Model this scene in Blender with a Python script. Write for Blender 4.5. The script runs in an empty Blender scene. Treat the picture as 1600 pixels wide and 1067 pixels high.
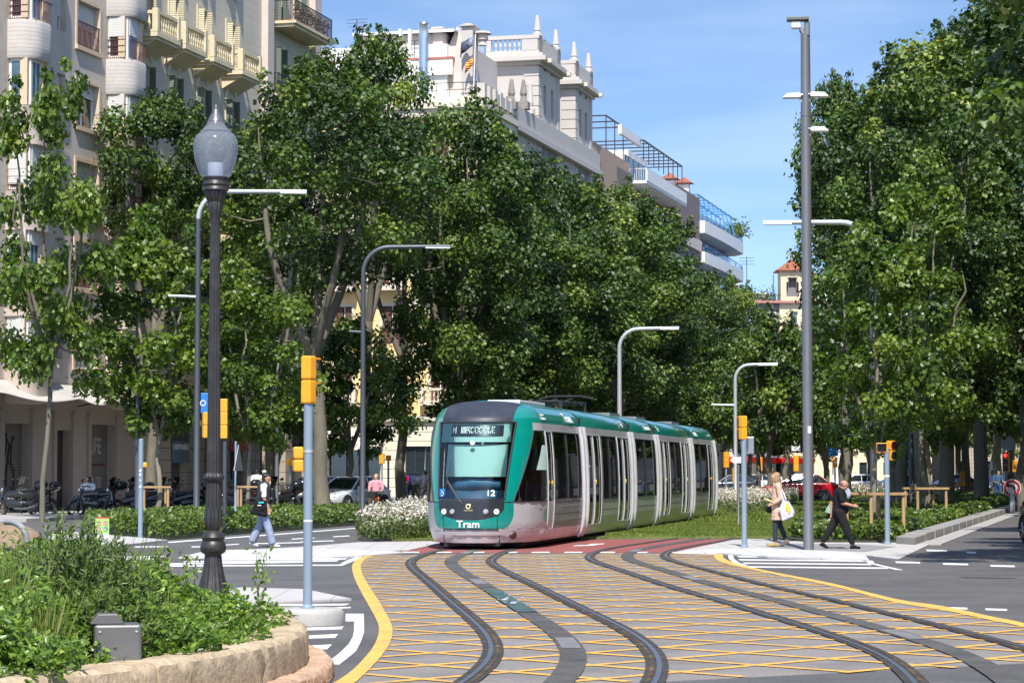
import bpy, bmesh, math, random
import numpy as np
from math import sin, cos, pi, radians, sqrt, atan2
from mathutils import Vector, Matrix
R = radians
SC = bpy.context.scene
COL = SC.collection
# ---------------------------------------------------------------- camera, light
EYE = 1.72; FP = 3800.0; PITCH = R(3.05)
cd = bpy.data.cameras.new("camera"); cam = bpy.data.objects.new("camera", cd); COL.objects.link(cam)
cd.sensor_width = 36; cd.lens = 36*FP/1600; cd.clip_start = 0.1; cd.clip_end = 6000
cam.location = (0, 0, EYE); cam.rotation_euler = (R(90)+PITCH, 0, 0); SC.camera = cam
SC.view_settings.view_transform = 'Standard'; SC.view_settings.look = 'None'
SC.view_settings.exposure = 0.47; SC.view_settings.gamma = 1.0
SUN_EL, SUN_X = 53.0, 0.0           # the sun stands high behind the camera
w = bpy.data.worlds.new("World"); SC.world = w; w.use_nodes = True
nt = w.node_tree; nt.nodes.clear()
sky = nt.nodes.new('ShaderNodeTexSky'); sky.sky_type = 'NISHITA'; sky.sun_disc = False
sky.sun_elevation = R(SUN_EL)
sd = Vector((SUN_X, -1, 0)).normalized()
sky.sun_rotation = atan2(sd.x, sd.y); sky.air_density = 1.0; sky.dust_density = 0.6; sky.ozone_density = 2.2
bg = nt.nodes.new('ShaderNodeBackground'); bg.inputs[1].default_value = 0.13
wo = nt.nodes.new('ShaderNodeOutputWorld'); stc = nt.nodes.new('ShaderNodeTexCoord'); smp = nt.nodes.new('ShaderNodeMapping'); smp.inputs['Location'].default_value = (0, 0, .11); smp.inputs['Scale'].default_value = (1, 1, 1.6)
nt.links.new(stc.outputs['Generated'], smp.inputs[0]); nt.links.new(smp.outputs[0], sky.inputs[0])
shs = nt.nodes.new('ShaderNodeHueSaturation'); shs.inputs['Saturation'].default_value = 1.05; shs.inputs['Value'].default_value = 1.36
nt.links.new(sky.outputs[0], shs.inputs['Color']); cn = nt.nodes.new('ShaderNodeTexNoise'); cn.inputs['Scale'].default_value = 5; cn.inputs['Detail'].default_value = 7; cm_ = nt.nodes.new('ShaderNodeMapping'); cm_.inputs['Scale'].default_value = (1, 1, 5)
nt.links.new(stc.outputs['Generated'], cm_.inputs[0]); nt.links.new(cm_.outputs[0], cn.inputs['Vector'])
cr_ = nt.nodes.new('ShaderNodeMapRange'); cr_.inputs[1].default_value = .5; cr_.inputs[2].default_value = .85; cr_.inputs[4].default_value = .30; nt.links.new(cn.outputs['Fac'], cr_.inputs[0])
cx_ = nt.nodes.new('ShaderNodeMix'); cx_.data_type = 'RGBA'; nt.links.new(cr_.outputs[0], cx_.inputs[0]); nt.links.new(shs.outputs[0], cx_.inputs[6]); cx_.inputs[7].default_value = (6.5, 7.2, 8.0, 1)
nt.links.new(cx_.outputs[2], bg.inputs[0]); nt.links.new(bg.outputs[0], wo.inputs[0])
sl = bpy.data.lights.new("sun", 'SUN'); sl.energy = 5.0; sl.angle = R(0.53); sl.color = (1.0, 0.955, 0.89)
so = bpy.data.objects.new("sun", sl); COL.objects.link(so)
sv = Vector((sd.x*cos(R(SUN_EL)), sd.y*cos(R(SUN_EL)), sin(R(SUN_EL))))
so.rotation_euler = sv.to_track_quat('Z', 'Y').to_euler(); so.location = (0, 0, 60)
SC.cycles.max_bounces = 7; SC.cycles.diffuse_bounces = 3; SC.cycles.glossy_bounces = 3
SC.cycles.transmission_bounces = 4; SC.cycles.transparent_max_bounces = 10
SC.cycles.sample_clamp_indirect = 6.0
# ---------------------------------------------------------------- pixel geometry of the photograph (used to find where things stand)
TH = R(14.2); SX, SY = sin(TH), cos(TH)          # street direction; v is measured to its left
def ray(px, py):
    x = (px-800)/FP; z = (533.5-py)/FP
    return Vector((x, cos(PITCH)-z*sin(PITCH), sin(PITCH)+z*cos(PITCH)))
def G(px, py, z=0.0):
    d = ray(px, py); t = (z-EYE)/d.z
    return Vector((d.x*t, d.y*t, z))
def at(px, py, Y):
    d = ray(px, py); t = Y/d.y
    return Vector((d.x*t, Y, EYE+d.z*t))
def UV(u, v, z=0.0): return Vector((SX*u-SY*v, SY*u+SX*v, z))
def toUV(p): return (SX*p.x+SY*p.y, -SY*p.x+SX*p.y)
def onv(px, py, v):                                # pixel -> (u, z) on the vertical plane v = const
    d = ray(px, py); t = v/(-SY*d.x+SX*d.y)
    return SX*d.x*t+SY*d.y*t, EYE+d.z*t
# ---------------------------------------------------------------- mesh builder
class MB:
    def __init__(s): s.v = []; s.f = []
    def quad(s, a, b, c, d):
        n = len(s.v); s.v += [tuple(a), tuple(b), tuple(c), tuple(d)]; s.f.append((n, n+1, n+2, n+3)); return s
    def poly(s, pts):
        n = len(s.v); s.v += [tuple(p) for p in pts]; s.f.append(tuple(range(n, n+len(pts)))); return s
    def bx(s, x0, x1, y0, y1, z0, z1, M=None):
        n = len(s.v)
        vs = [(x0,y0,z0),(x1,y0,z0),(x1,y1,z0),(x0,y1,z0),(x0,y0,z1),(x1,y0,z1),(x1,y1,z1),(x0,y1,z1)]
        if M is not None: vs = [tuple(M @ Vector(q)) for q in vs]
        s.v += vs
        s.f += [(n,n+3,n+2,n+1),(n+4,n+5,n+6,n+7),(n,n+1,n+5,n+4),(n+1,n+2,n+6,n+5),(n+2,n+3,n+7,n+6),(n+3,n,n+4,n+7)]
        return s
    def box(s, c, d, rz=0.0, M=None):
        M2 = Matrix.Translation(Vector(c)) @ Matrix.Rotation(rz, 4, 'Z')
        if M is not None: M2 = Matrix.Translation(Vector(c)) @ M
        return s.bx(-d[0]/2, d[0]/2, -d[1]/2, d[1]/2, -d[2]/2, d[2]/2, M2)
    def bar(s, p0, p1, wd, h=None):
        p0 = Vector(p0); p1 = Vector(p1); d = p1-p0; L = d.length
        q = d.to_track_quat('X', 'Z').to_matrix().to_4x4()
        return s.bx(0, L, -wd/2, wd/2, -(h or wd)/2, (h or wd)/2, Matrix.Translation(p0) @ q)
    def tube(s, pts, r, n=10, cap=True):
        pts = [Vector(p) for p in pts]; k = len(pts)
        rr = [r]*k if not isinstance(r, (list, tuple)) else r
        base = len(s.v); prev = None
        for i, p in enumerate(pts):
            d = (pts[min(i+1, k-1)]-pts[max(i-1, 0)]).normalized()
            if prev is None:
                a = Vector((1, 0, 0)) if abs(d.x) < .9 else Vector((0, 1, 0))
                prev = (a-d*a.dot(d)).normalized()
            else:
                prev = (prev-d*prev.dot(d)).normalized()
            b = d.cross(prev)
            for j in range(n):
                t = 2*pi*j/n; s.v.append(tuple(p+(prev*cos(t)+b*sin(t))*rr[i]))
        for i in range(k-1):
            for j in range(n):
                a = base+i*n+j; b2 = base+i*n+(j+1) % n
                s.f.append((a, b2, b2+n, a+n))
        if cap:
            s.f.append(tuple(base+j for j in range(n))[::-1]); s.f.append(tuple(base+(k-1)*n+j for j in range(n)))
        return s
    def cyl(s, p0, p1, r0, r1=None, n=16): return s.tube([p0, p1], [r0, r0 if r1 is None else r1], n)
    def lathe(s, prof, c=(0, 0, 0), n=24, flute=0.0, nf=0, fl=None):
        base = len(s.v); c = Vector(c); k = len(prof)
        for i, (r, z) in enumerate(prof):
            for j in range(n):
                t = 2*pi*j/n
                q = r*(1-flute*(0.5+0.5*cos(nf*t))) if (nf and (fl is None or fl[0] <= z <= fl[1])) else r
                s.v.append((c.x+q*cos(t), c.y+q*sin(t), c.z+z))
        for i in range(k-1):
            for j in range(n):
                a = base+i*n+j; b = base+i*n+(j+1) % n
                s.f.append((a, b, b+n, a+n))
        s.f.append(tuple(base+j for j in range(n))[::-1]); s.f.append(tuple(base+(k-1)*n+j for j in range(n)))
        return s
    def prism(s, poly, z0, z1, top=True, bottom=True):
        n = len(s.v); k = len(poly)
        a = sum(poly[i][0]*poly[(i+1) % k][1]-poly[(i+1) % k][0]*poly[i][1] for i in range(k))
        if a < 0: poly = poly[::-1]
        s.v += [(p[0], p[1], z0) for p in poly]+[(p[0], p[1], z1) for p in poly]
        for i in range(k): s.f.append((n+i, n+(i+1) % k, n+k+(i+1) % k, n+k+i))
        if bottom: s.f.append(tuple(n+i for i in range(k))[::-1])
        if top: s.f.append(tuple(n+k+i for i in range(k)))
        return s
    def add(s, o, M=None):
        n = len(s.v); s.v += [tuple(M @ Vector(p)) for p in o.v] if M is not None else o.v
        s.f += [tuple(i+n for i in f) for f in o.f]; return s
    def build(s, name, m, parent=None, smooth=False, bevel=0, loc=None, ang=40, weld=False):
        me = bpy.data.meshes.new(name); me.from_pydata(s.v, [], s.f); me.update()
        if smooth or weld:
            b_ = bmesh.new(); b_.from_mesh(me); bmesh.ops.remove_doubles(b_, verts=b_.verts, dist=2e-4); b_.to_mesh(me); b_.free()
        if smooth:
            me.polygons.foreach_set('use_smooth', [True]*len(me.polygons)); me.set_sharp_from_angle(angle=R(ang))
        if m is not None: me.materials.append(m)
        o = bpy.data.objects.new(name, me); COL.objects.link(o)
        if parent is not None: o.parent = parent
        if loc is not None: o.location = loc
        if bevel:
            b = o.modifiers.new('bevel', 'BEVEL'); b.width = bevel; b.segments = 2; b.limit_method = 'ANGLE'; b.angle_limit = R(50)
        return o
def tag(o, label=None, cat=None, group=None, kind=None):
    if label: o['label'] = label
    if cat: o['category'] = cat
    if group: o['group'] = group
    if kind: o['kind'] = kind
    return o
def thing(name, label, cat, loc=(0, 0, 0), rz=0.0, group=None):
    o = bpy.data.objects.new(name, None); COL.objects.link(o); o.empty_display_size = .3
    o.location = loc; o.rotation_euler = (0, 0, rz)
    return tag(o, label, cat, group)
def struct(name, mb, m, smooth=False, bevel=0): return tag(mb.build(name, m, None, smooth, bevel), kind='structure')
KIDS = {}
def dup(o, loc=None, rz=None, label=None, group=None, scale=None, parent=None, first=True):
    c = o.copy(); COL.objects.link(c)
    if parent is not None: c.parent = parent
    for ch in [q for q in o.children]: dup(ch, parent=c, first=False)
    if loc is not None: c.location = loc
    if rz is not None: c.rotation_euler = (0, 0, rz)
    if scale is not None: c.scale = scale if isinstance(scale, (tuple, list)) else (scale,)*3
    if label: c['label'] = label
    if group: c['group'] = group
    return c
# ---------------------------------------------------------------- materials
def srgb(h):
    h = h.lstrip('#'); c = [int(h[i:i+2], 16)/255 for i in (0, 2, 4)]
    return tuple(x/12.92 if x <= .04045 else ((x+.055)/1.055)**2.4 for x in c)
MATS = {}
def pbr(name, col, rough=.6, metal=0.0, var=0.12, scale=3.0, bump=0.0, bscale=40.0, spec=.5, coat=0.0, dirt=None, emit=None, stretch=None, fine=None):
    """principled material: base colour broken up by two octaves of noise, optional streaks and bump"""
    m = bpy.data.materials.new(name); m.use_nodes = True; nt = m.node_tree; N = nt.nodes; L = nt.links
    b = N['Principled BSDF']; b.inputs['Roughness'].default_value = rough; b.inputs['Metallic'].default_value = metal
    b.inputs['Specular IOR Level'].default_value = spec
    if coat: b.inputs['Coat Weight'].default_value = coat; b.inputs['Coat Roughness'].default_value = .08
    if isinstance(col, str): col = srgb(col)
    tc = N.new('ShaderNodeTexCoord'); mp = N.new('ShaderNodeMapping'); L.new(tc.outputs['Object'], mp.inputs[0])
    if stretch: mp.inputs['Scale'].default_value = stretch
    out = None
    if var > 0:
        n = N.new('ShaderNodeTexNoise'); n.inputs['Scale'].default_value = scale; n.inputs['Detail'].default_value = 6; n.inputs['Roughness'].default_value = .65
        L.new(mp.outputs[0], n.inputs['Vector'])
        r = N.new('ShaderNodeMapRange'); r.inputs[1].default_value = .3; r.inputs[2].default_value = .7
        r.inputs[3].default_value = 1-var; r.inputs[4].default_value = 1+var; L.new(n.outputs['Fac'], r.inputs[0])
        fac = r.outputs[0]
        if fine:
            n2 = N.new('ShaderNodeTexNoise'); n2.inputs['Scale'].default_value = fine[1]; n2.inputs['Detail'].default_value = 3
            L.new(mp.outputs[0], n2.inputs['Vector'])
            r2 = N.new('ShaderNodeMapRange'); r2.inputs[1].default_value = .3; r2.inputs[2].default_value = .7
            r2.inputs[3].default_value = 1-fine[0]; r2.inputs[4].default_value = 1+fine[0]; L.new(n2.outputs['Fac'], r2.inputs[0])
            mu = N.new('ShaderNodeMath'); mu.operation = 'MULTIPLY'; L.new(fac, mu.inputs[0]); L.new(r2.outputs[0], mu.inputs[1]); fac = mu.outputs[0]
        hs = N.new('ShaderNodeVectorMath'); hs.operation = 'SCALE'; hs.inputs[0].default_value = col; L.new(fac, hs.inputs['Scale'])
        out = hs.outputs[0]
    if dirt:
        dc, amt, dsc = dirt
        n3 = N.new('ShaderNodeTexNoise'); n3.inputs['Scale'].default_value = dsc; n3.inputs['Detail'].default_value = 8; n3.inputs['Roughness'].default_value = .7
        L.new(mp.outputs[0], n3.inputs['Vector'])
        r3 = N.new('ShaderNodeMapRange'); r3.inputs[1].default_value = .48; r3.inputs[2].default_value = .68; r3.inputs[4].default_value = amt
        L.new(n3.outputs['Fac'], r3.inputs[0])
        mx = N.new('ShaderNodeMix'); mx.data_type = 'RGBA'; L.new(r3.outputs[0], mx.inputs[0])
        if out is not None: L.new(out, mx.inputs[6])
        else: mx.inputs[6].default_value = (*col, 1)
        mx.inputs[7].default_value = (*(srgb(dc) if isinstance(dc, str) else dc), 1); out = mx.outputs[2]
    if out is not None: L.new(out, b.inputs['Base Color'])
    else: b.inputs['Base Color'].default_value = (*col, 1)
    if bump > 0:
        n4 = N.new('ShaderNodeTexNoise'); n4.inputs['Scale'].default_value = bscale; n4.inputs['Detail'].default_value = 5
        L.new(mp.outputs[0], n4.inputs['Vector'])
        bu = N.new('ShaderNodeBump'); bu.inputs['Strength'].default_value = bump; bu.inputs['Distance'].default_value = .02
        L.new(n4.outputs['Fac'], bu.inputs['Height']); L.new(bu.outputs[0], b.inputs['Normal'])
    if emit: b.inputs['Emission Color'].default_value = (*emit[0], 1); b.inputs['Emission Strength'].default_value = emit[1]
    MATS[name] = m; return m
def lined(name, col, col2, axis, period, width, rough=.8, var=.06, cross=None):
    """a surface with fine joint lines every `period` metres along a local axis (slats, courses, tiles)"""
    m = pbr(name, col, rough, var=var, scale=.8, fine=(.05, 12)); nt = m.node_tree; N = nt.nodes; L = nt.links
    b = N['Principled BSDF']; src = b.inputs['Base Color'].links[0].from_socket
    tc = N.new('ShaderNodeTexCoord'); sp = N.new('ShaderNodeSeparateXYZ'); L.new(tc.outputs['Object'], sp.inputs[0])
    fac = None
    for ax, per in ([(axis, period)] + ([cross] if cross else [])):
        d = N.new('ShaderNodeMath'); d.operation = 'DIVIDE'; L.new(sp.outputs[ax], d.inputs[0]); d.inputs[1].default_value = per
        f = N.new('ShaderNodeMath'); f.operation = 'FRACT'; L.new(d.outputs[0], f.inputs[0])
        g = N.new('ShaderNodeMath'); g.operation = 'LESS_THAN'; L.new(f.outputs[0], g.inputs[0]); g.inputs[1].default_value = width/per
        if fac is None: fac = g.outputs[0]
        else:
            mm = N.new('ShaderNodeMath'); mm.operation = 'MAXIMUM'; L.new(fac, mm.inputs[0]); L.new(g.outputs[0], mm.inputs[1]); fac = mm.outputs[0]
    mx = N.new('ShaderNodeMix'); mx.data_type = 'RGBA'; L.new(fac, mx.inputs[0]); L.new(src, mx.inputs[6])
    mx.inputs[7].default_value = (*srgb(col2), 1); L.new(mx.outputs[2], b.inputs['Base Color'])
    return m
def leafmat(name, cols, rough=.42, trans=.28, spec=.5, hue=.0):
    """leaf: colour picked per leaf from a ramp by the mesh attribute 'tint'; part of the light passes through"""
    m = bpy.data.materials.new(name); m.use_nodes = True; nt = m.node_tree; N = nt.nodes; L = nt.links
    b = N['Principled BSDF']; b.inputs['Roughness'].default_value = rough; b.inputs['Specular IOR Level'].default_value = spec
    a = N.new('ShaderNodeAttribute'); a.attribute_name = 'tint'
    cr = N.new('ShaderNodeValToRGB'); L.new(a.outputs['Fac'], cr.inputs[0])
    e = cr.color_ramp.elements
    e[0].position = 0; e[0].color = (*cols[0], 1); e[1].position = 1; e[1].color = (*cols[-1], 1)
    for i, c in enumerate(cols[1:-1]):
        q = e.new((i+1)/(len(cols)-1)); q.color = (*c, 1)
    L.new(cr.outputs[0], b.inputs['Base Color'])
    t = N.new('ShaderNodeBsdfTranslucent')
    vm = N.new('ShaderNodeVectorMath'); vm.operation = 'MULTIPLY'; L.new(cr.outputs[0], vm.inputs[0]); vm.inputs[1].default_value = (1.7, 1.9, .7)
    L.new(vm.outputs[0], t.inputs[0])
    ms = N.new('ShaderNodeMixShader'); ms.inputs[0].default_value = trans
    L.new(b.outputs[0], ms.inputs[1]); L.new(t.outputs[0], ms.inputs[2]); L.new(ms.outputs[0], N['Material Output'].inputs[0])
    MATS[name] = m; return m
def glassmat(name, tint, clear=.5, rough=.03, ior=1.5):
    m = bpy.data.materials.new(name); m.use_nodes = True; nt = m.node_tree; N = nt.nodes; L = nt.links
    N.remove(N['Principled BSDF'])
    tr = N.new('ShaderNodeBsdfTransparent'); tr.inputs[0].default_value = (*tint, 1)
    gl = N.new('ShaderNodeBsdfGlossy'); gl.inputs['Roughness'].default_value = rough
    fr = N.new('ShaderNodeFresnel'); fr.inputs[0].default_value = ior
    ad = N.new('ShaderNodeMath'); ad.operation = 'MULTIPLY_ADD'; ad.inputs[1].default_value = 1.0; ad.inputs[2].default_value = 1-clear
    L.new(fr.outputs[0], ad.inputs[0]); ad.use_clamp = True
    ms = N.new('ShaderNodeMixShader'); L.new(ad.outputs[0], ms.inputs[0]); L.new(tr.outputs[0], ms.inputs[1]); L.new(gl.outputs[0], ms.inputs[2])
    L.new(ms.outputs[0], N['Material Output'].inputs[0]); MATS[name] = m; return m
def text(name, s, size, m, parent, M, extrude=.004, align='CENTER', bold=0.0, sx=1.0):
    cu = bpy.data.curves.new(name, 'FONT'); cu.body = s; cu.size = size; cu.extrude = extrude; cu.align_x = align; cu.align_y = 'CENTER'
    cu.offset = bold; cu.resolution_u = 3
    o = bpy.data.objects.new(name, cu); TMP.collection.objects.link(o)
    dg = tmpdg(); me = bpy.data.meshes.new_from_object(o.evaluated_get(dg)); bpy.data.objects.remove(o)
    me.transform(M @ Matrix.Diagonal((sx, 1, 1, 1))); me.materials.clear(); me.materials.append(m)
    q = bpy.data.objects.new(name, me); COL.objects.link(q); q.parent = parent; return q
# frame whose X runs along a, Y along b (text plane), at p
def frame(p, a, b):
    a = Vector(a).normalized(); b = Vector(b); b = (b-a*b.dot(a)).normalized(); c = a.cross(b)
    return Matrix(((a.x, b.x, c.x, p[0]), (a.y, b.y, c.y, p[1]), (a.z, b.z, c.z, p[2]), (0, 0, 0, 1)))
# ---------------------------------------------------------------- smooth fused bodies: capsules and ellipsoids merged by a voxel remesh
TMP = bpy.data.scenes.new('workbench')                # scratch scene, removed at the end
def tmpdg():
    with bpy.context.temp_override(scene=TMP, view_layer=TMP.view_layers[0]):
        return bpy.context.evaluated_depsgraph_get()
def blob(name, parts, m, parent=None, voxel=.015, smooth=2, loc=None, cut=None):
    bm = bmesh.new()
    for q in parts:
        if len(q) == 4:                       # capsule p0,r0,p1,r1
            p0, r0, p1, r1 = Vector(q[0]), q[1], Vector(q[2]), q[3]
            k = max(2, int((p1-p0).length/(max(min(r0, r1), .008)*.45)))
            k = min(k, 26)
            for i in range(k+1):
                t = i/k; c = p0.lerp(p1, t); r = r0+(r1-r0)*t
                bmesh.ops.create_icosphere(bm, subdivisions=2, radius=r, matrix=Matrix.Translation(c))
        else:                                 # ellipsoid c,(rx,ry,rz),rot
            c, rr, M = q
            M4 = Matrix.Translation(Vector(c)) @ (M if M is not None else Matrix.Identity(4)) @ Matrix.Diagonal((*rr, 1))
            bmesh.ops.create_icosphere(bm, subdivisions=3, radius=1.0, matrix=M4)
    me = bpy.data.meshes.new(name); bm.to_mesh(me); bm.free()
    o = bpy.data.objects.new(name, me); TMP.collection.objects.link(o)
    r = o.modifiers.new('r', 'REMESH'); r.mode = 'VOXEL'; r.voxel_size = voxel
    if smooth:
        s = o.modifiers.new('s', 'SMOOTH'); s.factor = .5; s.iterations = smooth
    dg = tmpdg(); me2 = bpy.data.meshes.new_from_object(o.evaluated_get(dg))
    bpy.data.objects.remove(o); bpy.data.meshes.remove(me)
    if cut is not None:
        b_ = bmesh.new(); b_.from_mesh(me2); g_ = bmesh.ops.bisect_plane(b_, geom=b_.verts[:]+b_.edges[:]+b_.faces[:], plane_co=(0, 0, cut), plane_no=(0, 0, -1), clear_outer=True)
        bmesh.ops.holes_fill(b_, edges=[e for e in b_.edges if e.is_boundary]); b_.to_mesh(me2); b_.free()
    me2.name = name; me2.polygons.foreach_set('use_smooth', [True]*len(me2.polygons)); me2.materials.clear(); me2.materials.append(m)
    o2 = bpy.data.objects.new(name, me2); COL.objects.link(o2)
    if parent is not None: o2.parent = parent
    if loc is not None: o2.location = loc
    return o2
# ---------------------------------------------------------------- leaves
HALF = [(0, 0), (.34, .02), (.30, .22), (.58, .42), (.27, .52), (.20, .78), (0, 1.0)]
OVAL = [(0, 0), (.16, .18), (.22, .45), (.15, .78), (0, 1.0)]
NEEDLE = [(0, 0), (.05, .3), (.035, .7), (0, 1.0)]
BLADE = [(0, 0), (.03, 0), (.022, .6), (0, 1.0)]
PETAL = [(0, .0), (.42, .25), (.5, .6), (.2, .95), (0, 1.0)]
def leafmesh(name, P, Nn, S, shape, rng, tint=None, fold=.25, up=None):
    """P points, Nn leaf normals, S sizes -> one mesh of folded leaves; 'tint' attribute per face"""
    P = np.asarray(P, float); n = len(P); Nn = np.asarray(Nn, float); Nn /= np.linalg.norm(Nn, axis=1)[:, None]+1e-9
    if up is None:
        T = rng.normal(size=(n, 3))
    else: T = np.asarray(up, float)
    T -= (T*Nn).sum(1)[:, None]*Nn; T /= np.linalg.norm(T, axis=1)[:, None]+1e-9
    B = np.cross(T, Nn)
    h = np.array(shape); k = len(h)
    # vertices: right half (all), left half (without the shared midrib ends)
    tx = np.concatenate([h[:, 0], -h[1:-1, 0]]); ty = np.concatenate([h[:, 1], h[1:-1, 1]])-.3
    tz = fold*np.abs(tx)
    K = len(tx)
    V = P[:, None, :]+S[:, None, None]*(tx[None, :, None]*B[:, None, :]+ty[None, :, None]*T[:, None, :]+tz[None, :, None]*Nn[:, None, :])
    V = V.reshape(-1, 3)
    f1 = np.arange(k); f2 = np.concatenate([[k-1], np.arange(K-1, k-1, -1), [0]])
    idx = np.concatenate([f1, f2]); nl = len(idx)
    LI = (np.arange(n)[:, None]*K+idx[None, :]).reshape(-1)
    st = (np.arange(n)[:, None]*nl+np.array([0, len(f1)])[None, :]).reshape(-1)
    me = bpy.data.meshes.new(name); me.vertices.add(len(V)); me.vertices.foreach_set('co', V.reshape(-1).astype(np.float32))
    me.loops.add(len(LI)); me.loops.foreach_set('vertex_index', LI.astype(np.int32))
    me.polygons.add(len(st)); me.polygons.foreach_set('loop_start', st.astype(np.int32))
    me.update(calc_edges=True); me.validate()
    at_ = me.attributes.new('tint', 'FLOAT', 'FACE')
    if tint is None: tint = rng.random(n)
    at_.data.foreach_set('value', np.repeat(tint, 2).astype(np.float32))
    return me
def obj(name, me, m, parent=None, loc=None):
    if m is not None: me.materials.clear(); me.materials.append(m)
    o = bpy.data.objects.new(name, me); COL.objects.link(o)
    if parent is not None: o.parent = parent
    if loc is not None: o.location = loc
    return o
# ================================================================ MATERIALS
M_asph = pbr('asphalt', (.102, .098, .096), .86, var=.16, scale=.35, fine=(.22, 26), bump=.35, bscale=70, dirt=((.060,.058,.058), .8, .55))
M_bed = pbr('track_asphalt', (.215, .195, .18), .86, var=.14, scale=.5, fine=(.2, 30), bump=.3, bscale=60, dirt=((.13,.12,.112), .85, .6))
M_conc = None
M_kerb = pbr('kerb_stone', (.52, .51, .50), .78, var=.08, scale=1.5, fine=(.06, 40), dirt=((.40,.39,.38), .5, 2.0))
M_grey = pbr('grey_paving', (.24, .235, .235), .85, var=.1, scale=.8, fine=(.1, 20))
M_pave = pbr('sidewalk_tiles', (.36, .345, .33), .85, var=.1, scale=.5, fine=(.1, 8))
M_white = pbr('road_white', (.72, .72, .71), .7, var=.08, scale=2, fine=(.1, 30), dirt=((.40,.39,.38), .7, 3.5))
M_yellow = pbr('road_yellow', (.76, .42, .085), .7, var=.10, scale=1.2, fine=(.12, 24), dirt=((.38,.26,.12), .75, 2.2))
M_yell2 = pbr('hatch_yellow', (.74, .40, .07), .7, var=.12, scale=1.0, fine=(.15, 24), dirt=((.30,.22,.14), .95, 2.6))
M_red = pbr('cycle_red', (.27, .075, .065), .8, var=.14, scale=.6, fine=(.12, 14), dirt=((.17,.075,.07), .6, 1.0))
M_rubber = pbr('rail_seal', (.05, .048, .046), .9, spec=.2, var=.25, scale=2.5, fine=(.2, 30), dirt=((.10,.085,.07), .6, 3))
M_rail = pbr('rail_steel', (.30, .30, .31), .42, .9, var=.15, scale=6)
M_groove = pbr('rail_groove', (.05, .032, .02), .9, var=.4, scale=8, dirt=((.28,.17,.06), .6, 3))
M_lawn = pbr('lawn', (.135, .165, .04), .9, var=.3, scale=.7, fine=(.25, 9), dirt=((.16,.15,.07), .5, .5))
M_soil = pbr('soil', (.06, .045, .03), .95, var=.3, scale=2)
M_hedgesoil = pbr('hedge_soil', (.035, .045, .02), .95, var=.3, scale=2)
M_conc = lined('pale_paving', (.45, .43, .41), '#7d7a76', 0, .8, .014, .82, .10, cross=(1, .8))
M_kerb = lined('kerb_stone_jointed', (.52, .505, .49), '#8f8c88', 0, 1.0, .016, .78, .08)
# ================================================================ GROUND
g = MB().poly([(-900, -60, 0), (1200, -60, 0), (1200, 2200, 0), (-900, 2200, 0)])
struct('ground', g, M_asph)
def pxpoly(pts, z=0): return [tuple(G(x, y, z))[:2] for x, y in pts]
def catmull(P, n=10):
    P = [Vector(p) for p in P]; out = []
    for i in range(len(P)-1):
        a = P[max(i-1, 0)]; b = P[i]; c = P[i+1]; d = P[min(i+2, len(P)-1)]
        for k in range(n):
            t = k/n
            out.append(0.5*((2*b)+(c-a)*t+(2*a-5*b+4*c-d)*t*t+(3*b-a-3*c+d)*t**3))
    out.append(P[-1]); return out
def smoothline(P, it=6):
    P = [p.copy() for p in P]
    for _ in range(it):
        P = [P[0]]+[(P[i-1]+P[i]*2+P[i+1])/4 for i in range(1, len(P)-1)]+[P[-1]]
    return P
def resample(P, step):
    out = [P[0].copy()]; acc = 0
    for i in range(1, len(P)):
        a = P[i-1]; b = P[i]; L = (b-a).length
        while acc+L >= step:
            t = (step-acc)/L; a = a.lerp(b, t); out.append(a.copy()); L = (b-a).length; acc = 0
        acc += L
    return out
def ribbon(mb, P, off, wd, z):
    n = len(P)
    for i in range(n-1):
        q = []
        for p, k in ((P[i], i), (P[i+1], i+1)):
            d = (P[min(k+1, n-1)]-P[max(k-1, 0)]); d.z = 0; d.normalize(); s = Vector((d.y, -d.x, 0))
            q += [p+s*(off-wd/2), p+s*(off+wd/2)]
        for e in q: e.z = z
        mb.quad(q[0], q[1], q[3], q[2])
    return mb
# tram alignment: centre lines of both tracks
pxB = [(820,1110),(858,1085),(876,1067),(893,1048),(899,1034),(898,1018),(892,1009),(880,996),(861,981),(840,968),(816,953),(793,939),(768,923),(743,907),(724,896),(708,885),(704,876),(727,865)]
NOSE = Vector((-.95, 53.0, 0)); TS = .208
TD = Vector((TS, 1, 0)).normalized()
lB = [G(*p) for p in pxB]+[NOSE+TD*d for d in (2, 10, 30, 60, 120, 200)]
pxE = [(1600,1085),(1580,1067),(1562,1055),(1525,1032),(1475,1012),(1425,997.5),(1350,975),(1275,956),(1220,940),(1149,923),(1089,906.5),(1037,891),(994,879),(978,870),(992,861),(1030,853),(1089,844)]
eEnd = G(1089, 844)
lE = [G(*p) for p in pxE]+[eEnd+TD*d for d in (6, 30, 60, 120, 200)]
TRK = []
for L in (lB, lE):
    P = resample(catmull(L, 12), .5); P = smoothline(P, 10); TRK.append(P)
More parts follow.
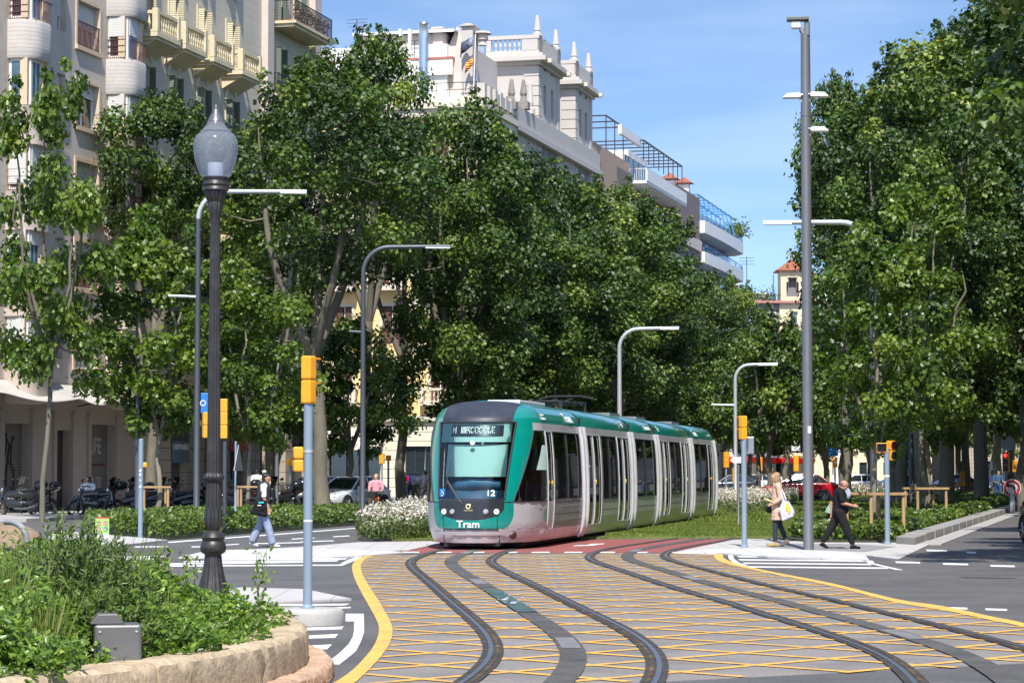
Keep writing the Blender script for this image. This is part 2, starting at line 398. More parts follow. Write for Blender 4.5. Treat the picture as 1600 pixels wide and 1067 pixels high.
# polygons of the yellow-bordered zone (ground coordinates)
def z1(p): return (500+p[0]*.225, 840+p[1]*.225)
def z2(p): return (840+p[0]*.2375, 840+p[1]*.2375)
def z3(p): return (1200+p[0]*.25, 820+p[1]*.25)
outL = [z1(p) for p in [(330,122),(262,148),(224,195),(235,270),(275,360),(330,460),(380,550),(408,620),(402,690),(365,770),(300,850),(220,930),(105,1009),(-120,1130)]]
inL = [z1(p) for p in [(400,122),(330,142),(286,190),(292,250),(335,330),(400,430),(450,515),(490,590),(503,660),(483,740),(430,820),(370,890),(300,960),(245,1009),(80,1110)]]
upR = [z2(p) for p in [(1215,100),(1232,140),(1350,185),(1600,238)]]+[z3(p) for p in [(400,368),(800,466),(1100,512),(1400,577),(1600,618),(2400,830)]]
loR = [z2(p) for p in [(1160,100),(1166,135),(1225,168),(1400,210),(1600,252)]]+[z3(p) for p in [(400,385),(800,488),(1100,537),(1400,601),(1600,643),(2400,862)]]
oL = resample(catmull([G(*p) for p in outL], 8), .4); iL = resample(catmull([G(*p) for p in inL], 8), .4)
uR = resample(catmull([G(*p) for p in upR], 8), .4); lR = resample(catmull([G(*p) for p in loR], 8), .4)
zone = [tuple(p)[:2] for p in iL]+[(p.x, p.y) for p in lR[::-1]]
# the track bed between the rails and the whole hatched zone
bed = MB().prism([tuple(p)[:2] for p in oL]+[(p.x, p.y) for p in uR[::-1]], -.05, .004, bottom=False)
struct('tram_crossing_road', bed, M_bed)
# red cycle crossing
red = MB().prism(pxpoly([(585,864),(640,858),(700,850),(790,846),(945,843),(1150,842.5),(1178,845),(1120,856),(1052,863)]), -.05, .008, bottom=False)
struct('cycle_crossing', red, M_red)
# yellow borders
def strip(mb, A, B, z):
    n = min(len(A), len(B)); ia = [A[int(i*(len(A)-1)/(n-1))] for i in range(n)]; ib = [B[int(i*(len(B)-1)/(n-1))] for i in range(n)]
    for i in range(n-1):
        mb.quad((ia[i].x, ia[i].y, z), (ia[i+1].x, ia[i+1].y, z), (ib[i+1].x, ib[i+1].y, z), (ib[i].x, ib[i].y, z))
    return mb
yb = MB(); strip(yb, oL, iL, .012); strip(yb, uR, lR, .012)
struct('yellow_border_lines', yb, M_yellow)
# diagonal hatch, 1.45 m lattice at 45 degrees, cut to the zone
def cliplines(poly, d, c):
    """segments of the line {p: d.perp . p = c} inside a polygon"""
    nx, ny = -d[1], d[0]; ts = []
    for i in range(len(poly)):
        a = poly[i]; b = poly[(i+1) % len(poly)]
        fa = nx*a[0]+ny*a[1]-c; fb = nx*b[0]+ny*b[1]-c
        if (fa < 0) != (fb < 0):
            t = fa/(fa-fb); p = (a[0]+(b[0]-a[0])*t, a[1]+(b[1]-a[1])*t); ts.append(p[0]*d[0]+p[1]*d[1])
    ts.sort(); return [(ts[i], ts[i+1]) for i in range(0, len(ts)-1, 2)]
hb = MB(); q2 = sqrt(.5); X0, Y0 = -.74, 28.9
for d in ((q2, q2), (-q2, q2)):
    nx, ny = -d[1], d[0]; c0 = nx*X0+ny*Y0; st = 1.45*q2
    for k in range(-60, 60):
        c = c0+k*st
        for t0, t1 in cliplines(zone, d, c):
            if t1-t0 < .05: continue
            for sgn in (1,):
                w = .054
                P = [(d[0]*t0+nx*(c-w), d[1]*t0+ny*(c-w)), (d[0]*t1+nx*(c-w), d[1]*t1+ny*(c-w)), (d[0]*t1+nx*(c+w), d[1]*t1+ny*(c+w)), (d[0]*t0+nx*(c+w), d[1]*t0+ny*(c+w))]
                zz = .010 if d[0] > 0 else .0112
                hb.quad(*[(p[0], p[1], zz) for p in (P if d[0]*ny-d[1]*nx > 0 else P[::-1])])
struct('yellow_hatch_lines', hb, M_yell2)
# rails
rb = MB(); st = MB(); gr = MB(); cs = MB(); cl = MB()
for P in TRK:
    for off in (-.755, .755):
        ribbon(rb, P, off, .205, .016)
        ribbon(st, P, off+.02*(1 if off > 0 else -1), .045, .0205)
        ribbon(gr, P, off-.045*(1 if off > 0 else -1), .035, .0195)
    ribbon(cs, P, 0, .25, .016)
    for i in range(6, len(P)-1):
        if (i//3) % 9 == 4: ribbon(cl, P[i:i+2], 0, .19, .0202)
struct('rail_seal_strips', rb, M_rubber); struct('steel_rails', st, M_rail); struct('rail_grooves', gr, M_groove)
struct('power_strip', cs, pbr('power_rail', (.085, .083, .08), .85, spec=.2, var=.3, scale=1.2, fine=(.2, 25), dirt=((.14,.13,.12), .5, 2)))
struct('power_strip_contacts', cl, pbr('contact_plate', (.2, .19, .185), .5, var=.2))
# green paint spill and white splatter on the left power strip
sp = MB(); P = TRK[0]
idx = [i for i, p in enumerate(P) if 29.5 < p.y < 36]
ribbon(sp, P[idx[0]:idx[-1]], .0, .25, .0245)
struct('green_worn_paint', sp, pbr('worn_green', (.05, .095, .085), .6, var=.5, scale=3, dirt=((.09,.10,.10), .8, 2)))
ws = MB(); rr = random.Random(4)
for k in range(16):
    p = P[rr.choice(idx)].lerp(P[idx[len(idx)//2]], .8); a = rr.random()*6.28; r = rr.uniform(.015, .055)
    c = (p.x+rr.gauss(0, .12), p.y+rr.gauss(0, .5)); zz = .026+k*.0002
    ws.poly([(c[0]+r*rr.uniform(.6, 1.3)*cos(a+j*.9), c[1]+2.2*r*rr.uniform(.6, 1.3)*sin(a+j*.9), zz) for j in range(7)])
struct('white_paint_splatter', ws, M_white)
# white dashes along the cycle crossing
wd = MB()
def pxq(mb, pts, z): mb.prism(pxpoly(pts), z-.006, z, bottom=False)
x = 575
while x < 1110:
    pxq(wd, [(x, 864.0), (x+28, 864.0), (x+30, 862.6), (x+3, 862.6)], .0142); x += 51
# bicycle symbols
for bx_ in (905,):
    pxq(wd, [(bx_-10, 853.5), (bx_+22, 852.6), (bx_+30, 851.2), (bx_-4, 852.3)], .0142); pxq(wd, [(bx_+14, 851.2), (bx_+38, 850.6), (bx_+40, 849.6), (bx_+18, 850.2)], .0144)
# left zebra island lines
for (a, b, c, d) in [((330,873.2),(545,872.2),(540,873.6),(325,874.8)), ((290,876.2),(530,875.2),(526,876.8),(286,878.0)), ((235,880.4),(480,876.6),(476,878.6),(228,882.4)), ((200,883.4),(530,882),(531,883.4),(196,885.0)),
                     ((194,869.0),(262,868.6),(260,870.2),(190,870.8)), ((60,872.5),(250,871.8),(248,873.6),(56,874.4)), ((210,853.6),(262,853.2),(262,854.4),(209,854.9)), ((300,853.5),(340,853.1),(340,854.2),(299,854.7))]:
    pxq(wd, [a, b, c, d], .0062)
pxq(wd, [(528,883.4),(536,883.4),(568,870.6),(574,868.4),(563,868.0),(543,875)], .0082)
# zebra stripes near the plinth
pxq(wd, [(430,944.2),(547,943.2),(540,945.2),(430,946.2)], .0062); pxq(wd, [(430,949.5),(548,948.4),(548,949.8),(430,951.2)], .0062)
pxq(wd, [z1(p) for p in [(178,530),(303,530),(306,600),(306,660),(283,725),(250,790),(190,840),(135,882),(75,878),(40,850),(80,846),(140,800),(200,740),(228,690),(238,640),(236,580),(178,580)]], .0082)
pxq(wd, [(470,981),(537,979.0),(534,982.6),(470,984.6)], .0062); pxq(wd, [(470,993.8),(528.5,990.8),(524,995.8),(472,997.5)], .0062); pxq(wd, [(480,1009),(519,1007),(512,1013.6),(482,1015)], .0062)
# right zebra
pxq(wd, [z2(p) for p in [(1250,102),(1280,104),(1292,140),(1330,168),(1385,183),(1345,183),(1290,165),(1258,140)]], .0082)
for (x0, x1, y) in ((1151,1347,868.7), (1153,1352,873.6), (1160,1358,878.8), (1166,1384,884.6)):
    pxq(wd, [(x0, y), (x1, y+2.0), (x1+4, y+3.6), (x0+3, y+1.5)], .0062)
pxq(wd, [(1351,874.6),(1364,876.5),(1366,880.5),(1411,890.6),(1398,890.0),(1356,880)], .0082)
for (x0, x1, y) in ((1399,1437,877), (1473,1512,879.6), (1547,1585,882.6), (1447,1479,858.5), (1478,1511,948.6), (1539,1573,950.6), (1510,1524,861.5)):
    pxq(wd, [(x0, y), (x1, y+.9), (x1+1, y+3), (x0+1, y+2.2)], .0062)
# edge lines of the road behind the walker
pxq(wd, [(262,846.5),(440,833.5),(560,824.2),(560,825.2),(440,834.8),(264,848)], .0062)
for (x0, x1, y) in ((455, 490, 841.5), (520, 545, 838), (350, 372, 851), (400, 470, 848.5), (470, 520, 845.8), (560, 590, 836)):
    pxq(wd, [(x0, y), (x1, y-1.6), (x1+2, y-.6), (x0+1, y+1.1)], .0062)
for k in range(40):                                            # edge of the right carriageway
    pass
struct('white_road_markings', wd, M_white)
dk = MB(); pxq(dk, [(1498,901.2),(1572,902.8),(1590,903.6),(1572,904.2),(1510,903.0)], .0052)
struct('asphalt_crack_seal', dk, M_rubber)
# raised paving
def slab(name, pts, h, m, bevel=0): return struct(name, MB().prism(pxpoly(pts, h), -.05, h, bottom=False), m, bevel=bevel)
slab('island_kerb', [(279,870),(310,863),(345,859),(478,856),(610,860),(632,862.5),(560,868),(520,869.6),(400,870.6)], .03, M_kerb)
slab('island_pavement', [(345,858.8),(478,855.8),(612,859.8),(640,858.5),(692,847.5),(672,845),(560,846.5),(475,853.5),(400,857.5)], .034, M_conc)
slab('pavement_corner', [(60,846),(94,829),(144,833),(215,839),(262,843),(195,850.5),(120,853)], .05, M_conc)
slab('front_island', [(330,921),(377,917),(475,919.5),(549,934.5),(435,940),(330,944)], .03, M_conc)
slab('right_pavement', [(1054,862),(1120,858),(1200,858.6),(1330,862.5),(1350,867),(1404,873),(1452,850),(1452,843),(1390,841.8),(1180,841.2),(1145,843)], .028, M_conc)
slab('right_kerb', [(1054,862.5),(1119,856.6),(1200,856.8),(1330,862),(1352,866),(1358,874.5),(1330,873.4),(1200,868.8),(1120,863.4)], .036, M_kerb)
slab('grey_paving_panel', [(1195,848.6),(1340,849.5),(1400,853.5),(1352,861.5),(1260,858.3),(1205,855)], .033, M_grey)
# long strips in street coordinates
def uvslab(name, u0, u1, v0, v1, h, m, z0=-.05):
    return struct(name, MB().prism([tuple(UV(a, b))[:2] for a, b in ((u0, v0), (u1, v0), (u1, v1), (u0, v1))], z0, h, bottom=False), m)
uvslab('left_sidewalk', 76, 150, 36.2, 60, .12, M_pave)
uvslab('far_left_sidewalk', 163, 1400, 36.2, 60, .12, M_pave)
uvslab('left_tree_strip', 84, 1400, 30.6, 33.9, .10, M_hedgesoil)
uvslab('kerb_strip', 57.5, 700, 4.25, 4.75, .03, M_pave)
lawnp = [(612,846.5),(672,844.5),(760,843),(945,842),(1145,841),(1180,841),(1290,841),(1390,841.5),(1440,842)]
lp = [tuple(G(x, y))[:2] for x, y in lawnp]
struct('lawn', MB().prism(lp+[tuple(UV(900, 5.2))[:2], tuple(UV(900, 19.5))[:2], tuple(UV(78, 19.5))[:2]], -.05, .06, bottom=False), M_lawn)
# ================================================================ TREES
L_big = leafmat('plane_leaf', [(.016,.037,.007), (.034,.070,.010), (.060,.112,.015), (.108,.170,.022), (.25,.30,.05)], .48, .18)
L_young = leafmat('young_plane_leaf', [(.034,.066,.010), (.060,.112,.014), (.095,.155,.02), (.14,.205,.028), (.22,.27,.045)], .42, .30)
M_bark = pbr('plane_bark', (.155, .14, .105), .9, var=.25, scale=3.2, bump=.5, bscale=18, dirt=((.13,.125,.095), .8, 4.5), stretch=(1, 1, .35))
M_bark2 = pbr('young_bark', (.22, .205, .155), .9, var=.2, scale=6, bump=.3, bscale=30, dirt=((.16,.15,.11), .7, 7), stretch=(1, 1, .4))
def crown(seed, H, z0, Rc, nclump, nleaf, leaf, spires=6, cr=(.75, 1.35), shape=1.0, fork=None, tr=.3, lean=(0, 0), lower=.0, flat=.75, gaps=.0):
    """returns (trunk MB, leaf mesh): a forked trunk, limbs that reach every clump of leaves"""
    rng = np.random.default_rng(seed); rnd = random.Random(seed)
    fork = fork or z0*1.0
    T = MB()
    # trunk
    bend = [(rnd.gauss(0, .08)+lean[0]*k/4, rnd.gauss(0, .08)+lean[1]*k/4, fork*k/4) for k in range(5)]
    bend[0] = (0, 0, 0)
    T.tube([(0, 0, -.1)]+bend, [tr*1.32, tr*1.22, tr*1.02, tr*.95, tr*.9, tr*.86], 12)
    top = Vector(bend[-1]); limbs = []
    nl = rnd.randint(4, 5)
    for i in range(nl):
        a = i*2*pi/nl+rnd.uniform(-.5, .5); rr = Rc*rnd.uniform(.25, .62); zz = z0+(H-z0)*rnd.uniform(.55, .88)
        e = Vector((rr*cos(a), rr*sin(a), zz)); pts = []
        for k in range(9):
            t = k/8
            p = top.lerp(e, t); bow = sin(t*pi)*.12*(e-top).length
            p += Vector((cos(a), sin(a), -.3))*bow*.6+Vector((rnd.gauss(0, .12), rnd.gauss(0, .12), 0))*t
            pts.append(p)
        pts[0] = top-Vector((0, 0, .15))
        rad = [tr*.62*(1-t/8)**.8+.03 for t in range(9)]
        T.tube(pts, rad, 8); limbs += [(p, r) for p, r in zip(pts[1:], rad[1:])]
    # clumps
    C = []
    tries = 0
    while len(C) < nclump and tries < nclump*90:
        tries += 1
        h = rnd.random(); f = (min(1, (h+.14)/.42))**.7*(1-max(0, (h-.35)/.65)**1.9)**.62*shape
        a = rnd.uniform(0, 2*pi); wob = 1+.22*sin(3*a+seed)+.14*sin(5*a+2*seed+h*6)
        r = Rc*f*wob*sqrt(rnd.uniform(.12, 1))
        z = z0+(H-z0)*h*.96
        c = Vector((r*cos(a), r*sin(a), z)); rad = rnd.uniform(*cr)
        if any((c-q[0]).length < (rad+q[1])*.80 for q in C): continue
        C.append((c, rad))
    for _ in range(spires):
        a = rnd.uniform(0, 2*pi); r = Rc*rnd.uniform(.1, .75); b = z0+(H-z0)*(.98-.35*(r/Rc)**2)
        for k in range(3): C.append((Vector((r*cos(a)+rnd.gauss(0, .1), r*sin(a)+rnd.gauss(0, .1), b+k*.55-.4)), .62-.16*k))
    for _ in range(int(nclump*lower)):
        a = rnd.uniform(0, 2*pi); r = Rc*rnd.uniform(.5, .95); C.append((Vector((r*cos(a), r*sin(a), z0-rnd.uniform(.2, 1.4))), .6))
    for c, rad in sorted(C, key=lambda q: min((l[0]-q[0]).length for l in limbs)):
        best = min(limbs, key=lambda q: (q[0]-c).length+(2.5 if q[0].z > c.z+.2 else 0)-q[1]*3); p, pr = best
        m1 = p.lerp(c, .35)+Vector((rnd.gauss(0, .12), rnd.gauss(0, .12), -.10*(c-p).length)); m2 = p.lerp(c, .7)+Vector((rnd.gauss(0, .1), rnd.gauss(0, .1), -.06*(c-p).length))
        r0 = min(pr*.55, .025+.012*(c-p).length)
        T.tube([p, m1, m2, c+(c-p).normalized()*rad*.2], [r0, r0*.75, r0*.5, .01], 5)
        limbs += [(m1, r0*.75), (m2, r0*.5), (c, .02)]
    tot = sum(r**2.3 for _, r in C); P = []; Nn = []; tint = []
    for c, rad in C:
        n = int(nleaf*rad**2.3/tot); u = rng.normal(size=(n, 3)); u /= np.linalg.norm(u, axis=1)[:, None]
        rr_ = rad*(rng.random(n)**.30)[:, None]*(1+.17*rng.normal(size=(n, 1)))
        q = u*rr_*np.array([1, 1, flat])+np.array(c); P.append(q)
        Nn.append(u*.75+np.array([0, 0, .55])+rng.normal(size=(n, 3))*.55)
        tint.append(np.clip(rng.normal(.42+.19*rng.normal(), .17, n), 0, 1))
    P = np.concatenate(P); Nn = np.concatenate(Nn); tint = np.concatenate(tint)
    S = leaf*rng.uniform(.6, 1.3, len(P))
    return T, leafmesh('crown', P, Nn, S, HALF, rng, tint)
def tree_proto(name, mats, *a, **k):
    T, lm = crown(*a, **k)
    t = thing(name, 'x', 'tree'); T.build('trunk', mats[0], t, smooth=True, ang=80); obj('crown', lm, mats[1], t); return t
BIG = [tree_proto('plane_tree', (M_bark, L_big), s, 20, 5.2, 5.2, 64, 36000, .21, spires=sp, fork=fk, tr=.33, lean=ln, lower=.05, cr=(.8, 1.55))
       for s, sp, fk, ln in ((11, 8, 5.4, (.3, .1)), (23, 5, 6.2, (-.3, .2)), (37, 7, 4.8, (.1, .3)), (58, 9, 5.8, (.4, -.2)))]
TALL = [tree_proto('plane_tree', (M_bark, L_big), s, 21, 4.6, 4.3, 50, 28000, .21, spires=9, fork=5.5, tr=.33, shape=.95, lower=.08, cr=(.8, 1.45)) for s in (71, 83)]
YNG = [tree_proto('young_plane_tree', (M_bark2, L_young), s, H, z0, Rc, 40, 9500, .175, spires=5, cr=(.45, .85), fork=fk, tr=.085, lean=ln, lower=.02)
       for s, H, z0, Rc, fk, ln in ((5, 8.6, 2.6, 1.9, 2.5, (.05, 0)), (8, 9.5, 2.9, 2.2, 2.8, (0, .1)))]
HIGH = tree_proto('plane_tree', (M_bark, L_big), 97, 20, 13.2, 4.4, 34, 18000, .20, spires=9, fork=8, tr=.3, cr=(.8, 1.4), shape=1.0)
OPEN = tree_proto('plane_tree', (M_bark, L_big), 41, 20, 10.2, 5.4, 46, 23000, .20, spires=7, fork=7.0, tr=.34, cr=(.8, 1.5), lean=(.5, 0))
SMALL = tree_proto('slender_plane_tree', (M_bark, L_big), 66, 10.5, 3.4, 3.4, 40, 12000, .22, spires=4, fork=3.4, tr=.2, cr=(.6, 1.1))
SPARSE = tree_proto('slender_plane_tree', (M_bark, L_young), 14, 12.6, 4.2, 2.5, 24, 9500, .19, spires=4, cr=(.6, 1.05), fork=4.4, tr=.105, lean=(.35, 0), lower=.03)
_used = set()
TREES = []
def plant(proto, p, sc, rz, label, group=None, z=0.0):
    if proto.name in _used: t = dup(proto, group=group)
    else: t = proto; _used.add(proto.name)
    t.location = (p.x, p.y, z); t.rotation_euler = (0, 0, rz); t.scale = sc if isinstance(sc, tuple) else (sc,)*3
    t['label'] = label
    if group: t['group'] = group
    TREES.append(t); return t
def hs(H, ref=20.0, wide=1.0): return (H/ref*wide, H/ref*wide, H/ref)
def wp(px, Y): return Vector(((px-800)/FP*Y, Y, 0))
# left side, near
plant(SPARSE, wp(68, 83), (.82, .82, 1.24), .3, 'slender plane tree with bare pale trunk at far left, before the shuttered shop')
plant(YNG[0], wp(243, 86.5), (1.1, 1.1, 1.2), 1.0, 'staked young plane tree between blue post and grey lamp post on the left')
plant(YNG[1], wp(393, 88), (.9, .9, .95), 2.0, 'staked young plane tree behind the walking man with the tote bag')
LF0 = 'plane tree with open lower branches before the yellow corner building'; GF = 'plane trees in the row beyond the tram'
GL = 'big plane trees along the left pavement'
plant(HIGH, wp(238, 104), hs(17.6, 20, .86), 2.1, 'large plane tree with grey trunk directly behind the staked young tree', GL)
plant(TALL[0], wp(418, 112), hs(17.3, 20, .9), .4, 'large plane tree with pale trunk left of the yellow signal post', GL)
plant(OPEN, wp(506, 101), hs(18.6, 20, .98), 3.4, 'large plane tree with thick pale trunk just right of the yellow signal post', GL)
plant(HIGH, wp(572, 112), hs(21.6, 20, .72), 1.2, 'tall plane tree whose pointed top stands highest against the white roofs', GL)
plant(HIGH, wp(628, 131), hs(19.0, 20, .9), 1.0, LF0, GF)
plant(SMALL, wp(547, 110), (.75, .75, .78), 2.0, 'small plane tree under the tall crowns, left of the dark curved lamp post')
plant(BIG[2], wp(715, 122), hs(20.6, 20, .85), .3, 'large plane tree behind the left corner of the tram', GL)
GF = 'plane trees in the row beyond the tram'
LF = 'dense plane tree in the long row behind the tram'
import itertools
row = [(760, 135, 20.0, 1.0), (812, 136, 18.6, 1.0), (862, 147, 20.2, 1.0), (905, 150, 19.2, 1.0), (955, 161, 21.0, 1.0), (1000, 171, 19.2, .95), (1052, 184, 20.2, .95), (1092, 196, 18.0, .95), (1130, 207, 18.6, .9)]
for i, (px, Y, H, wd_) in enumerate(row):
    plant(BIG[(i*3+3) % 4] if i % 3 else TALL[i % 2], wp(px, Y), hs(H, 20, wd_), i*1.7, LF, GF)
GD = 'far plane trees at the end of the street'
LD = 'far plane tree in the low row below the tower house'
for i, (px, Y, H) in enumerate([(1165, 232, 14.5), (1195, 250, 14.5), (1225, 262, 15.2), (1258, 280, 15.5), (1290, 250, 15), (1325, 270, 17), (1360, 255, 18), (1402, 280, 19), (1450, 250, 18), (1500, 270, 19), (1550, 255, 19), (1600, 280, 20)]):
    plant(BIG[(i+2) % 4], wp(px, Y), hs(H, 20, 1.05), i*2.3+1, LD if px < 1310 else 'far plane tree closing the view between the trunks on the right', GD if px < 1310 else 'far plane trees behind the right trunks')
for i, (px, Y, H) in enumerate(((1203, 132, 10.2), (1228, 150, 10.6), (1183, 158, 10.8), (1290, 136, 10.4), (1316, 152, 11.5), (1170, 185, 12))):
    plant(SMALL, wp(px, Y), (H/10.5*.8, H/10.5*.8, H/10.5), i*1.9, 'slender plane tree beyond the flower bed, between tram tail and right median', 'slender trees beyond the flower bed')
for i, u in enumerate((44, 54, 66, 78, 90, 104, 118)):
    plant(BIG[i % 4], UV(u, -2.8), hs(17, 20, .95), i*2.1, 'plane tree on the far side of the right carriageway, outside the frame', 'plane trees across the right carriageway')
for i, u in enumerate((196, 212, 228, 246, 264, 284, 306, 330)):
    plant(BIG[(i+1) % 4], UV(u, 6.2), hs(19, 20, 1.0), i*2.6, 'plane tree far along the right median, outside the frame', 'far plane trees of the right median')
# right median
GR = 'big plane trees of the right median'
plant(YNG[1], wp(1366, 61), (.68, .68, .80), 3.3, 'staked young plane tree with bright leaves behind the man in black')
plant(BIG[2], wp(1440, 88), hs(16.6, 20, .80), 2.0, 'large plane tree with forked pale trunk behind the right traffic signal', GR)
plant(HIGH, wp(1412, 100), hs(17.2, 20, .95), .9, 'large plane tree whose crown meets the tall grey pole', GR)
plant(HIGH, wp(1322, 103), (.50, .50, .91), 4.4, 'upright narrow plane crown rising right beside the tall grey pole', GR)
plant(TALL[1], wp(1478, 96), hs(19.6, 21, 1.0), .9, 'large plane tree with thick pale trunk beside the second tree stakes', GR)
plant(BIG[1], wp(1532, 112), hs(23.2, 20, .85), 5.0, 'tallest plane tree, dark trunk, near the right edge', GR)
plant(TALL[0], wp(1605, 101), hs(22.3, 21, 1.0), 2.2, 'plane tree whose crown fills the top right corner', GR)
plant(BIG[3], wp(1395, 118), hs(19.4, 20, .8), 3.0, 'plane tree standing behind the forked one in the right median', GR)
plant(SPARSE, wp(1445, 80), (.85, .85, .92), 2.4, 'staked slender tree in the second timber frame of the right median')
for i, (px, Y) in enumerate([(1555, 140), (1580, 165), (1620, 150), (1512, 160), (1475, 150), (1430, 170)]):
    plant(BIG[i % 4], wp(px, Y), hs(19, 20, .85), i*1.3, 'plane tree deep in the shaded right median row', 'shaded plane trees deep in the right median')
for p_ in BIG+TALL+YNG+[SPARSE, HIGH, OPEN, SMALL]: assert p_.name in _used, p_.name
# ---- timber tree stakes
M_wood = pbr('stake_wood', (.42, .27, .13), .8, var=.2, scale=3, stretch=(6, 6, .8), dirt=((.25,.17,.09), .5, 5))
def stakes(p, w, label, rz=.25):
    t = thing('tree_stakes', label, 'tree stakes', p, rz, 'timber frames round the young trees')
    for a, b in ((-1, -1), (1, -1), (1, 1), (-1, 1)):
        MB().cyl((a*w, b*w, -.1), (a*w, b*w, 1.12), .05, .045, 10).build('post', M_wood, t, smooth=True)
    for b in (-1, 1): MB().bx(-w-.09, w+.09, b*w-.075, b*w+.075, 1.12, 1.19).build('rail', M_wood, t, bevel=.008)
    MB().bx(-w-.02, w+.02, -.03, .03, 1.0, 1.05).build('tie', pbr('rubber_tie', (.02,.02,.02), .8, var=0) if 'rubber_tie' not in MATS else MATS['rubber_tie'], t)
    return t
stakes(wp(243, 86.5), .42, 'timber stakes round the young tree behind the pale blue post')
stakes(wp(393, 88), .42, 'timber stakes just left of the walking man with the tote bag')
stakes(wp(1366, 61), .50, 'timber stakes behind the man in black on the right', .5)
stakes(wp(1445, 80), .5, 'timber stakes in the right median, the smaller and farther frame')
# ================================================================ TRAM (local: nose at y=0, tail at +y, x to the camera's right)
T_teal = pbr('tram_teal', (.0, .23, .185), .22, var=.05, scale=.7, coat=.7, dirt=((.02,.17,.14), .35, 1.4))
T_silver = pbr('tram_silver', (.55, .55, .56), .32, .25, var=.05, scale=.5, coat=.2, dirt=((.33,.32,.31), .5, .9))
T_black = pbr('tram_black', (.022, .023, .03), .28, var=.1, coat=.5)
T_roofblk = pbr('tram_nose_top', (.026, .03, .045), .5, var=.12, dirt=((.08,.08,.09), .4, 2))
T_dark = pbr('tram_under', (.018, .018, .02), .8, var=.2)
T_rub = pbr('tram_rubber', (.02, .02, .022), .7, var=.15)
T_white = pbr('lettering_white', (.78, .80, .80), .5, var=.03)
T_int = pbr('tram_interior', (.20, .22, .22), .7, var=.1)
T_mint = pbr('sun_blind', (.38, .52, .48), .7, var=.04)
T_seat = pbr('tram_seat', (.07, .07, .16), .7, var=.1)
T_yel = pbr('tram_yellow', (.75, .50, .03), .4, var=.05)
T_glass = glassmat('tram_glass', (.50, .62, .56), .92, .02, 1.65)
T_front = glassmat('windscreen_glass', (.74, .88, .88), .96, .02, 1.45)
PROF = [(1.15,.16),(1.22,.26),(1.275,.42),(1.305,.60),(1.325,.95),(1.325,1.5),(1.30,2.1),(1.265,2.5),(1.235,2.66),(1.215,2.80),(1.19,2.90),(1.13,3.02),(1.02,3.13),(.85,3.215),(.60,3.27),(.30,3.295),(0,3.30)]
def Wd(z):
    for (a, b), (c, d) in zip(PROF, PROF[1:]):
        if b <= z <= d: return a+(c-a)*(z-b)/(d-b)
    return PROF[0][0] if z < PROF[0][1] else 0.0
NN = 2.1; LN = 2.15
def ysh(z):
    if z < .5: return .10*(.5-z)/.34
    if z < 1.1: return 0.0
    if z < 2.85: return .62*((z-1.1)/1.75)**1.15
    return .62+ .9*((z-2.85)/.45)**1.6
def S(m, z, off=0.0):
    w = Wd(z)
    if abs(m) <= 1:
        a = abs(m)*pi/2; y0 = ysh(z); L = max(.12, LN-y0)
        x = w*sin(a)**(2/NN) if a > 0 else 0; y = y0+L*(1-cos(a)**(2/NN)); 
    else: x = w; y = LN+abs(m)-1; a = pi/2
    x = math.copysign(x, m) if m else 0
    if off:
        # outward direction: plan normal
        nx = sin(a)**(1.2); ny = -cos(a)**(1.2); x += math.copysign(nx*off, m) if m else 0; y += ny*off
    return (x, y, z)
def m_x(x, z):
    w = Wd(z); r = min(1, abs(x)/w); return math.copysign(math.asin(r**(NN/2))/(pi/2), x)
def zrows(z0, z1, st=.07):
    zs = {z0, z1}; k = max(1, int(round((z1-z0)/st)))
    for i in range(k+1): zs.add(z0+(z1-z0)*i/k)
    for _, b in PROF:
        if z0 < b < z1: zs.add(b)
    zs = sorted(zs); out = [zs[0]]
    for z in zs[1:]:
        if z-out[-1] > 1e-4: out.append(z)
    return out
def patch(mb, z0, z1, mL, mR, off=0.0, nm=14, st=.07):
    zs = zrows(z0, z1, st); base = len(mb.v)
    fL = mL if callable(mL) else (lambda z: mL); fR = mR if callable(mR) else (lambda z: mR)
    for z in zs:
        a, b = fL(z), fR(z)
        for j in range(nm+1): mb.v.append(S(a+(b-a)*j/nm, z, off))
    for i in range(len(zs)-1):
        for j in range(nm):
            q = base+i*(nm+1)+j; mb.f.append((q, q+1, q+nm+2, q+nm+1))
    return mb
def both(mb, z0, z1, m0, m1, off=0.0, nm=10, st=.07):
    f0 = m0 if callable(m0) else (lambda z: m0); f1 = m1 if callable(m1) else (lambda z: m1)
    patch(mb, z0, z1, f0, f1, off, nm, st); patch(mb, z0, z1, lambda z: -f1(z), lambda z: -f0(z), off, nm, st); return mb
tram = thing('tram', 'green and silver articulated tram with destination display, number 12 on its windscreen', 'tram', (NOSE.x, NOSE.y, 0.0), -math.atan(TS))
# boundary functions (z -> m)
def lerp(a, b, t): return a+(b-a)*max(0, min(1, t))
mG = lambda z: m_x(lerp(.73, .86, (z-1.05)/1.8), z)                       # windscreen edge
def xmask(z): return .73 if z >= .95 else .73*sqrt(max(0.0, 1-((.95-z)/.30)**2.4))
mM = lambda z: m_x(max(.001, xmask(z)), z)
def xteal(z): return .90 if z >= .85 else .70+.20*sqrt(max(0, 1-((.85-z)/.38)**2))
mT = lambda z: m_x(xteal(z), z)
mP0 = m_x(.90, 1.08); mP1 = 0.74
mP = lambda z: lerp(mP0, mP1, (z-1.08)/1.54)                              # cab window front edge
YE = 6.9; ME = 1+YE-LN
shell = MB()
patch(shell, .16, .47, -ME, ME, nm=70); shell.quad((-Wd(.16), LN, .16), (-Wd(.16), YE, .16), (Wd(.16), YE, .16), (Wd(.16), LN, .16))
both(shell, .47, 1.05, mT, ME, nm=30)
